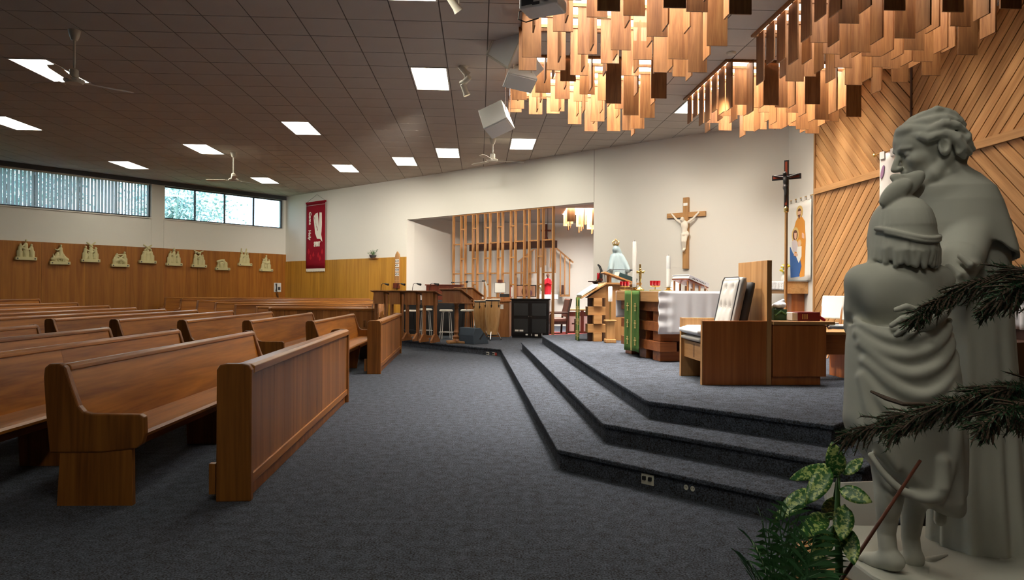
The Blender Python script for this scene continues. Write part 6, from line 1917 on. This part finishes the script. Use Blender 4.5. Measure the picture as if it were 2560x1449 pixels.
MB().box(-.205, -.165, -.175, -.156, .06, .42).box(-.275, -.095, -.175, -.156, .26, .30).build('dark_cross', MATS['dark_wood'], t)
# ------------------------------------------------------------------ on the walls
# red banner
s0 = wall_at(771, 520, A_, bdir)[0]; s1_ = wall_at(818, 512, A_, bdir)[0]
zt_ = wall_at(795, 507, A_, bdir)[1]; zb = wall_at(790, 671, A_, bdir)[1]
BWd = s1_ - s0; BH = zt_ - zb
pb = A_ + bdir * ((s0 + s1_) / 2)
t = empty('felt_banner', (pb.x, pb.y, zb), RB, 'red felt banner with a white dove and white words', 'banner')
drape('red_felt', MATS['red_cloth'], t, (-BWd / 2, -.075, BH), (1, 0, 0), BWd, BH, (0, -1, 0), .003, 2, 16, 10, 0, 31, .005)
MB().box(-BWd / 2 - .02, BWd / 2 + .04, -.10, -.06, BH - .01, BH + .05).build('banner_rod', MATS['red_cloth'], t)
MB().tube([(-BWd / 2, -.08, BH + .04), (0, -.03, BH + .30), (BWd / 2, -.08, BH + .04)], .005, 5).build('hanging_cord', MATS['black'], t)
MB().box(-BWd / 2 + .01, BWd / 2 - .01, -.092, -.086, BH - .085, BH - .075).build('stitched_line', MATS['linen_pink'], t)
n = 22
for k in range(n):
    x = -BWd / 2 + BWd * (k + .5) / n
    MB().box(x - BWd / n * .38, x + BWd / n * .38, -.09, -.07, -.10 - .01 * (k % 2), .0).build('fringe', MATS['felt_white'], t)
def fb(pts, mat, name): MB().poly([((x - .5) * BWd, y * BH) for x, y in pts], 'y', -.096, -.084).build(name, MATS[mat], t)
fb([(.42, .80), (.52, .835), (.62, .845), (.66, .72), (.68, .60), (.70, .70), (.72, .845), (.83, .84), (.84, .68), (.82, .56), (.80, .51), (.84, .455), (.86, .405), (.80, .43), (.76, .445), (.60, .45), (.50, .53), (.45, .66), (.40, .78), (.46, .68)], 'felt_white', 'dove')
fb([(.44, .78), (.48, .78), (.64, .58), (.62, .565)], 'red_cloth', 'wing_cut')
for k, (cx, cy) in enumerate(((.15, .25), (.40, .20), (.66, .19), (.86, .24), (.25, .16), (.75, .14))):
    fb([(cx - .05, cy), (cx, cy + .055), (cx + .05, cy), (cx, cy - .03)], 'red_flame', 'flame')
Rt = Matrix.Translation((-BWd * .28, -.096, BH * .77)) @ Matrix.Rotation(PI / 2, 4, 'X') @ Matrix.Rotation(-PI / 2, 4, 'Z')
text_mesh('Come', .185, 'word_come', MATS['felt_white'], t, Rt, .012, True)
Rt = Matrix.Translation((-BWd * .30, -.096, BH * .515)) @ Matrix.Rotation(PI / 2, 4, 'X') @ Matrix.Rotation(-PI / 2, 4, 'Z')
text_mesh('Holy', .185, 'word_holy', MATS['felt_white'], t, Rt, .012, True)
Rt = Matrix.Translation((BWd * .10, -.096, BH * .366)) @ Matrix.Rotation(PI / 2, 4, 'X')
text_mesh('SPIRIT', .24, 'word_spirit', MATS['felt_white'], t, Rt @ Matrix.Diagonal((.60, 1.0, 1, 1)), .012, True)
# hymn number board
s0 = wall_at(997, 660, A_, bdir)[0]
ph = A_ + bdir * s0
zt_ = wall_at(998, 628, A_, bdir)[1]; zb = wall_at(996, 715, A_, bdir)[1]
t = empty('hymn_board', (ph.x, ph.y, zb), RB, 'pointed wooden hymn board with white number cards', 'sign')
hh = zt_ - zb
MB().poly([(-.11, 0), (.11, 0), (.11, hh - .20), (.08, hh - .09), (.0, hh), (-.08, hh - .09), (-.11, hh - .20)], 'y', -.075, -.035).build('board', MATS['oak_z'], t, bevel=.004)
nums = ['620', '491', '438', '424']
for k, s in enumerate(nums):
    z = hh - .30 - .14 * k
    MB().box(-.10, .10, -.085, -.075, z - .075, z - .062).build('ledge', MATS['oak_x'], t)
    for j, ch in enumerate(s):
        x = -.055 + .058 * j + .01
        c = MB().box(x - .026, x + .026, -.082, -.0755, z - .060, z + .045).build('number_card', MATS['paper'], t)
        text_mesh(ch, .095, 'number', MATS['black'], c, Matrix.Translation((x, -.083, z - .008)) @ Matrix.Rotation(PI / 2, 4, 'X'), .002, True)
for k in range(2):
    z = hh - .30 - .14 * (4 + k)
    MB().box(-.10, .10, -.085, -.075, z - .075, z - .062).build('ledge', MATS['oak_x'], t)
MB().box(-.11, .11, -.14, -.036, -.06, .10).build('card_box', MATS['mahogany'], t)
# potted twigs on the wainscot ledge
s0 = wall_at(940, 640, A_, bdir)[0]
pp = A_ + bdir * s0
t = empty('potted_twigs', (pp.x + bdir.y * .13, pp.y - bdir.x * .13, wtop), RB, 'small dark bowl of trailing twigs on the wainscot ledge', 'plant')
MB().lathe([(.07, 0), (.10, .03), (.12, .09), (.10, .09)], 14).build('bowl', MATS['charcoal'], t, smooth=.7)
r6 = random.Random(4)
for k in range(14):
    a = r6.uniform(0, 6.28); L = r6.uniform(.15, .34)
    pts = [(0, 0, .08), (L * .5 * math.cos(a), L * .5 * math.sin(a) * .3, .16 + r6.uniform(0, .08)), (L * math.cos(a), L * math.sin(a) * .3, .12 + r6.uniform(-.05, .16))]
    MB().tube(pts, .004, 5).build('twig', MATS['stem_green'], t)
    for q in range(3):
        MB().ball(Vector(pts[2]) + Vector((r6.uniform(-.03, .03), 0, r6.uniform(-.03, .03))), (.016, .008, .012), 6, 4).build('leaf', MATS['linen' if k % 2 else 'palm_green'], t)
sh = MB().box(-.18, .18, -.16, -.031, -.02, -.001).build('ledge_shelf', MATS['oak_x'], loc=(pp.x, pp.y, wtop), rot=(0, 0, RB))
put(sh, 'narrow wooden ledge under the bowl of twigs', 'shelf')
# telephone on the left wainscot
s0, z0, _ = wall_at(691, 718, A_, wdir)
pq = A_ + wdir * s0
t = empty('wall_telephone', (pq.x, pq.y, z0), RL, 'cream and black wall telephone near the far corner', 'telephone')
MB().box(-.14, .14, -.10, -.036, -.17, .17).build('phone_body', MATS['white_plastic'], t, bevel=.012)
MB().tube([(-.09, -.13, -.14), (-.09, -.15, 0), (-.09, -.13, .14)], [.035, .022, .035], 8).build('handset', MATS['black'], t)
MB().box(.0, .10, -.108, -.10, -.10, .02).build('keypad', MATS['charcoal'], t)
MB().tube([(-.09, -.12, -.16), (-.03, -.10, -.34), (.04, -.08, -.42), (.02, -.06, -.16)], .010, 6).build('cord', MATS['black'], t)
# ten carved stations
stn = [(62, 650, 0), (147, 661, 1), (223, 655, 2), (297, 667, 3), (366, 658, 4), (432, 664, 5), (494, 668, 6), (553, 675, 7), (609, 664, 8), (662, 678, 9)]
slab = ['standing figure between two guards', 'crouching group rising to a point', 'group under a leaning cross', 'kneeling group under a fallen beam', 'group with crossed beams overhead', 'three figures with a hooded one in the middle', 'tall figure beside a crossbeam', 'small low stooping group', 'group with raised arms and beams', 'narrow group with a figure held up high']
def station(k, px, py):
    s0, z0, _ = wall_at(px, py, A_, wdir)
    p = A_ + wdir * s0
    t = empty('relief_plaque', (p.x, p.y, z0), RL, 'cream carved relief: ' + slab[k], 'relief', 'carved reliefs on the window wall')
    W, H = .26, .50
    MB().box(-W, W, -.14, -.036, 0, .09).build('ledge', MATS['plaster_cream'], t, bevel=.008)
    for s in (-1, 1): MB().box(s * W * .8 - .018, s * W * .8 + .018, -.145, -.139, .025, .06).build('ledge_mark', MATS['charcoal'], t)
    r = random.Random(40 + k)
    S = Sculpt((-.32, -.17, .05), (.32, -.034, .72), .0125)
    S.fn(S.lo, S.lo + S.n * S.h, lambda X, Y, Z: np.maximum(np.maximum(np.abs(X) - W * .8 + (Z - .1) * .25, np.abs(Y + .05) - .018), np.abs(Z - .16) - .09), 0)
    def man(x, zf, h, lean=0.0, arm=0.0, y=-.075):
        hd = (x + lean, y - .02, zf + h)
        S.ell(hd, (.030, .032, .038), .01)
        S.cap([(x + lean * .8, y, zf + h * .78), (x + lean * .3, y, zf + h * .45), (x, y, zf)], [.048, .052, .045], .02)
        S.cap([(x - .035, y, zf + h * .45), (x - .045, y, zf)], [.035, .024], .012); S.cap([(x + .035, y, zf + h * .45), (x + .045, y, zf)], [.035, .024], .012)
        S.cap([(x + lean * .8, y - .01, zf + h * .80), (x + lean + .10 * (1 if arm > 0 else -1), y - .035, zf + h * (.62 + .1 * arm)), (x + lean + .15 * (1 if arm > 0 else -1), y - .03, zf + h * (.70 + .25 * arm))], [.026, .020, .015], .01)
    def beam(x0, z0_, x1, z1__, w=.022): S.cap([(x0, -.085, z0_), (x1, -.085, z1__)], w, .004)
    b0 = .09
    if k == 0: man(0, b0, .46); man(-.15, b0, .34, .02, .6); man(.15, b0, .34, -.02, -.6)
    elif k == 1:
        man(.02, b0 + .10, .36); man(-.13, b0, .24, .06, .3); man(.14, b0, .20, -.06, -.3); S.cap([(-.2, -.08, .16), (0, -.1, .2), (.2, -.08, .15)], .04, .02)
    elif k == 2: man(-.15, b0, .36, .02, .4); man(.16, b0, .34, -.02, -.4); man(0, b0, .40, .02, .5); beam(-.09, .58, .06, .46); beam(-.02, .46, .13, .60)
    elif k == 3: man(-.14, b0, .30, .05, .4); man(.15, b0, .36, -.02, -.5); S.cap([(-.12, -.09, .18), (.02, -.10, .24), (.14, -.09, .16)], .05, .02); beam(-.12, .36, .14, .40)
    elif k == 4: man(-.13, b0, .34, .04, .4); man(.14, b0, .34, -.04, -.4); man(0, b0, .40); beam(-.12, .58, .08, .46); beam(-.05, .46, .12, .58)
    elif k == 5: man(0, b0, .44); man(-.15, b0, .36, .03, .4); man(.15, b0, .36, -.03, -.4); S.cap([(0, -.08, .50), (.015, -.08, .60)], [.04, .012], .02)
    elif k == 6: man(-.12, b0, .40, .0, .4); man(.04, b0, .38, .0, -.4); man(.15, b0, .32, -.03, -.3); beam(-.16, .56, .04, .48); beam(-.03, .47, .14, .56)
    elif k == 7: man(-.04, b0, .22, -.06, .3); man(.12, b0, .26, -.07, -.3); S.cap([(-.18, -.09, .30), (-.02, -.1, .34), (.14, -.08, .24)], .04, .02)
    elif k == 8: man(-.13, b0, .38, .02, .8); man(.12, b0, .36, -.02, -.6); man(0, b0, .36); beam(-.14, .46, -.13, .60); beam(.04, .46, .06, .60)
    else: man(-.12, b0, .34, .02, .4); man(.13, b0, .32, -.02, -.4); man(.0, b0 + .08, .40); S.cap([(-.12, -.1, .34), (0, -.12, .30), (.12, -.1, .34)], .035, .02)
    for _ in range(6):
        x = r.uniform(-.17, .17); S.cap([(x, -.10, b0 + r.uniform(0, .05)), (x + r.uniform(-.03, .03), -.10, b0 + r.uniform(.12, .22))], .016, .015)
    S.build('figure_group', MATS['plaster_cream'], t)
for px, py, k in stn: station(k, px, py)
# ------------------------------------------------------------------ plants beside the statue
def blade_leaf(L, W, droop, fold=.15, n=7):
    vs = []; fs = []
    for i in range(n + 1):
        u = i / n
        w = W / 2 * (math.sin(PI * min(1, u * .93 + .05)) ** .75) * (1 - .25 * u) if 0 < i < n else .001
        x = L * u; z = -droop * L * u * u
        vs += [(x, -w, z + fold * w), (x, -w * .5, z + fold * w * .35), (x, 0, z), (x, w * .5, z + fold * w * .35), (x, w, z + fold * w)]
    for i in range(n):
        for j in range(4):
            fs.append((i * 5 + j, (i + 1) * 5 + j, (i + 1) * 5 + j + 1, i * 5 + j + 1))
    return vs, fs
def dumb_cane():
    base = at(2098, 1449, 2.15); base.z = 0.30
    t = empty('dieffenbachia', (base.x, base.y, 0), 0, 'leafy dumb cane plant with speckled leaves beside the statue', 'plant')
    MB().lathe([(.10, 0), (.13, .02), (.155, .27), (.165, .28), (.165, .31), (.145, .31)], 22).build('pot', MATS['pot_clay'], t, smooth=.6)
    MB().lathe([(.144, .285), (.02, .295)], 18).build('soil', MATS['twig'], t)
    def loc(px, py, Y): return at(px, py, Y) - Vector((base.x, base.y, 0))
    stemtop = [loc(2096, 1190, 2.15), loc(2092, 1300, 2.15), loc(2098, 1400, 2.15)]
    MB().tube([(0, 0, .29), stemtop[2], stemtop[1], stemtop[0]], [.013, .012, .010, .006], 8).build('stem', MATS['stem_green'], t, smooth=True)
    # tip pixel, base pixel, depth shift at tip, width
    spec = [((2085, 1122), (2094, 1190), -.05, .085), ((1988, 1190), (2080, 1165), .06, .065), ((2030, 1238), (2075, 1168), -.10, .085), ((1955, 1282), (2030, 1220), -.08, .075), ((2150, 1150), (2112, 1186), -.02, .05),
            ((2165, 1246), (2098, 1222), -.10, .075), ((2022, 1325), (2066, 1284), -.14, .085), ((2106, 1330), (2112, 1262), -.12, .085), ((2132, 1390), (2114, 1316), -.13, .08), ((2070, 1300), (2086, 1240), .10, .08), ((2068, 1345), (2116, 1312), -.05, .06),
            ((2040, 1385), (2080, 1330), -.10, .075), ((2000, 1340), (2060, 1300), .10, .07)]
    rl = random.Random(9)
    for (tx, ty), (bx, by), dy, w in spec:
        a = loc(bx, by, 2.13 + dy * .3); b_ = loc(tx, ty, 2.15 + dy)
        d = b_ - a; L = d.length
        xa = d.normalized(); up = Vector((-.25, -.80, .55)); ya = up.cross(xa).normalized(); za = xa.cross(ya)
        M = Matrix((xa, ya, za)).transposed().to_4x4(); M.translation = a
        v, f = blade_leaf(L * 1.22, w * .80, .10)
        q = MB(); q.add(v, f)
        o = q.build('leaf', MATS['leaf_variegated'], t, smooth=True); o.matrix_local = M
        so = o.modifiers.new('thick', 'SOLIDIFY'); so.thickness = .0012
        root = min(stemtop + [Vector((0, 0, .30))], key=lambda s: (s - a).length)
        MB().tube([root, (root + a) / 2 + Vector((0, 0, .012)), a], .0035, 6).build('petiole', MATS['stem_green'], t, smooth=True)
dumb_cane()
def palm():
    base = at(1975, 1449, 2.05)
    t = empty('parlour_palm', (base.x, base.y, 0), 0, 'feathery parlour palm at the foot of the speckled plant', 'plant')
    MB().lathe([(.09, 0), (.11, .02), (.13, .24), (.14, .25), (.14, .28), (.12, .28)], 20).build('pot', MATS['pot_clay'], t, smooth=.6)
    rl = random.Random(14)
    tips = [(1880, 1350), (1905, 1300), (1945, 1290), (1868, 1400), (1985, 1310), (2010, 1350), (2040, 1330), (1925, 1380), (1960, 1360), (2030, 1400), (2065, 1380), (1890, 1430), (1995, 1400), (1950, 1420), (2050, 1430), (1920, 1330), (1975, 1275)]
    for k, (tx, ty) in enumerate(tips):
        Y = 2.05 + rl.uniform(-.12, .12)
        tip = at(tx, ty, Y) - Vector((base.x, base.y, 0))
        p0 = Vector((rl.uniform(-.04, .04), rl.uniform(-.04, .04), .26))
        mid_ = p0 * .35 + tip * .65 + Vector((0, 0, .05 + .03 * rl.random()))
        pts = []
        for u in np.linspace(0, 1, 12):
            pts.append(p0 * (1 - u) ** 2 + mid_ * 2 * u * (1 - u) + tip * u * u)
        q = MB(); q.tube(pts, [.003] * 6 + [.002] * 6, 5)
        for i in range(3, 12):
            d = (pts[min(i + 1, 11)] - pts[i - 1]).normalized()
            side = d.cross(Vector((0, -.3, 1))).normalized()
            for s in (-1, 1):
                Lf = .075 * math.sin(PI * (i - 1.5) / 11.5) + .02
                e = (d * .75 + side * s * .8 + Vector((0, 0, -.15))).normalized()
                w = d.cross(e).cross(e).normalized() * .0065
                a = pts[i]; m_ = a + e * Lf * .5; b_ = a + e * Lf + Vector((0, 0, -.012))
                q.add([a, m_ + w, b_, m_ - w], [(0, 1, 2, 3)])
        q.build('frond', MATS['palm_green'], t)
palm()
def pine():
    trunk = Vector((2.02, 1.62, 0))
    t = empty('norfolk_pine', trunk, 0, 'dark potted Norfolk pine reaching its branches across the statue', 'plant')
    MB().lathe([(.13, 0), (.16, .03), (.19, .34), (.20, .36), (.20, .39), (.18, .39)], 22).build('pot', MATS['pot_clay'], t, smooth=.6)
    MB().tube([(0, 0, .36), (.01, 0, 1.0), (0, .01, 1.9)], [.022, .018, .010], 8).build('trunk', MATS['twig'], t, smooth=True)
    rl = random.Random(23)
    def branch(pts, nside, Ls, droop):
        pts = [Vector(p) - trunk for p in pts]
        P = [Vector(p) for p in spline([tuple(p) for p in pts], 8)]
        q = MB(); q.tube(P, [.008 * (1 - .75 * i / (len(P) - 1)) for i in range(len(P))], 6)
        twigs = []
        n = len(P)
        for i in range(2, n):
            u = i / (n - 1)
            d = (P[min(i + 1, n - 1)] - P[i - 1]).normalized()
            for s in (-1, 1):
                for rep in range(nside + 1):
                    side = d.cross(Vector((0, 0, 1))).normalized() * s
                    L = Ls * (1 - .50 * u) * rl.uniform(.6, 1.15)
                    e = (d * rl.uniform(.45, .8) + side * rl.uniform(.15, .7) + Vector((0, 0, -droop * rl.uniform(-.35, 1.25)))).normalized()
                    a = P[i] + (P[i - 1] - P[i]) * rl.random()
                    twigs.append((a, e, L))
        twigs.append((P[-1], (P[-1] - P[-2]).normalized(), Ls * .35))
        nd = MB()
        for a, e, L in twigs:
            m = 5
            T = [a + e * L * k / m + Vector((0, 0, -.10 * L * (k / m) ** 2)) for k in range(m + 1)]
            q.tube(T, [.0025] * m + [.0012], 4, False)
            cnt_ = max(10, int(L / .0042))
            for k in range(cnt_):
                u = k / cnt_ * m; i = min(int(u), m - 1); p = T[i] + (T[i + 1] - T[i]) * (u - i)
                ang = k * 2.4
                o1 = e.orthogonal().normalized(); o2 = e.cross(o1)
                out = (o1 * math.cos(ang) + o2 * math.sin(ang) + e * .9).normalized()
                w = out.cross(e).normalized() * .0016
                nd.add([p - w, p + w, p + out * .019], [(0, 1, 2)])
        o = q.build('branch', MATS['twig'], t)
        put(nd.build('needles', MATS['leaf_dark'], o), kind='stuff')
    Yb = 1.75
    branch([at(2660, 1000, 1.66), at(2520, 985, 1.74), at(2350, 1010, 1.80), at(2200, 1055, 1.84), at(2120, 1085, 1.86)], 2, .115, .75)
    branch([at(2660, 960, 1.64), at(2560, 965, 1.60), at(2450, 985, 1.62), at(2330, 1020, 1.66), at(2240, 1070, 1.70)], 2, .115, .8)
    branch([at(2680, 700, 1.68), at(2560, 680, 1.80), at(2430, 705, 1.86), at(2340, 750, 1.88), at(2298, 785, 1.88)], 2, .11, .7)
    branch([at(2680, 720, 1.62), at(2600, 705, 1.56), at(2530, 720, 1.54), at(2470, 760, 1.56)], 2, .10, .7)
    branch([at(2680, 1030, 1.62), at(2590, 1010, 1.50), at(2520, 1020, 1.46), at(2460, 1060, 1.46)], 2, .10, .8)
pine()
p0, p1 = at(2122, 1420, 2.12), at(2301, 1150, 2.20)
d = p1 - p0
st_ = p0 - d * (p0.z / d.z) if d.z else p0
t = MB().tube([st_ + d * .0, p1], [.007, .005], 8).build('plant_cane', MATS['cane_red'], smooth=True)
put(t, 'thin red-brown cane leaning in front of the statue', 'cane')
p0, p1, p2 = at(2178, 978, 2.02), at(2215, 995, 1.95), at(2260, 1010, 1.86)
t = MB().tube([p0, p1, p2, at(2330, 1010, 1.80)], [.004, .007, .006, .005], 8).build('bare_twig', MATS['twig'])
put(t, 'short bare twig lying on the pine branch', 'twig')
# white marble slab leaning on a small wooden stool behind the child's legs
pz = at(2168, 1300, 2.95)
t = empty('plant_stool', (pz.x, 2.98, 0), .15, 'small wooden stool behind the speckled plant', 'stool')
for sx_ in (-1, 1):
    for sy in (-1, 1): MB().box(sx_ * .13 - .018, sx_ * .13 + .018, sy * .13 - .018, sy * .13 + .018, 0, .26).build('leg', MATS['oak_z'], t)
MB().box(-.17, .17, -.17, .17, .26, .30).build('seat', MATS['oak_x'], t, bevel=.004)
t = MB().box(-.15, .15, -.012, .012, 0, .26).build('marble_slab', MATS['marble'], loc=(pz.x, 2.98, .30), rot=(-.25, 0, .15), bevel=.004)
put(t, 'veined white marble slab on the small stool', 'slab')
# ------------------------------------------------------------------ outside: lawn and trees seen through the clerestory
lawn = MB().poly([(-90, -30), (60, -30), (60, 90), (-90, 90)], 'z', -.5, -.3).build('ground_lawn', MATS['lawn'])
put(lawn, 'lawn outside the church', None, None, 'structure')
def tree(x, y, h, r, label, seed, n=420):
    rl = random.Random(seed)
    t = empty('garden_tree', (x, y, -.3), 0, label, 'tree', 'trees outside the clerestory windows')
    MB().tube([(0, 0, 0), (.1, 0, h * .4), (0, .1, h * .75)], [.22, .16, .06], 8).build('trunk', MATS['tree_bark'], t)
    q = MB()
    cl = [Vector((rl.gauss(0, r * .5), rl.gauss(0, r * .5), h * .72 + rl.gauss(0, r * .42))) for _ in range(26)]
    for c in cl:
        q.tube([(0, 0, h * .45), c], [.05, .015], 5, False)
        for _ in range(n // 26 * 8):
            p = c + Vector((rl.gauss(0, r * .22), rl.gauss(0, r * .22), rl.gauss(0, r * .18)))
            a = Vector((rl.gauss(0, 1), rl.gauss(0, 1), rl.gauss(0, 1))).normalized(); b_ = a.orthogonal().normalized()
            s = rl.uniform(.06, .14)
            q.add([p - a * s, p + b_ * s * .5, p + a * s, p - b_ * s * .5], [(0, 1, 2, 3)])
    put(q.build('foliage', MATS['tree_leaf'], t), kind='stuff')
nw_ = Vector((-wdir.y, wdir.x))
for k, (s, off, h, r, lb) in enumerate(((-0.5, 8, 7.2, 2.0, 'garden tree beyond the uncovered window, by the far corner'), (-7.0, 7, 7.5, 2.3, 'garden tree showing through the blind nearest the white post'), (-13.5, 8, 7.6, 2.4, 'garden tree behind the blinds at the picture edge'))):
    p = A_ + wdir * s + nw_ * off
    tree(p.x, p.y, h, r, lb, 70 + k)
make_statue()
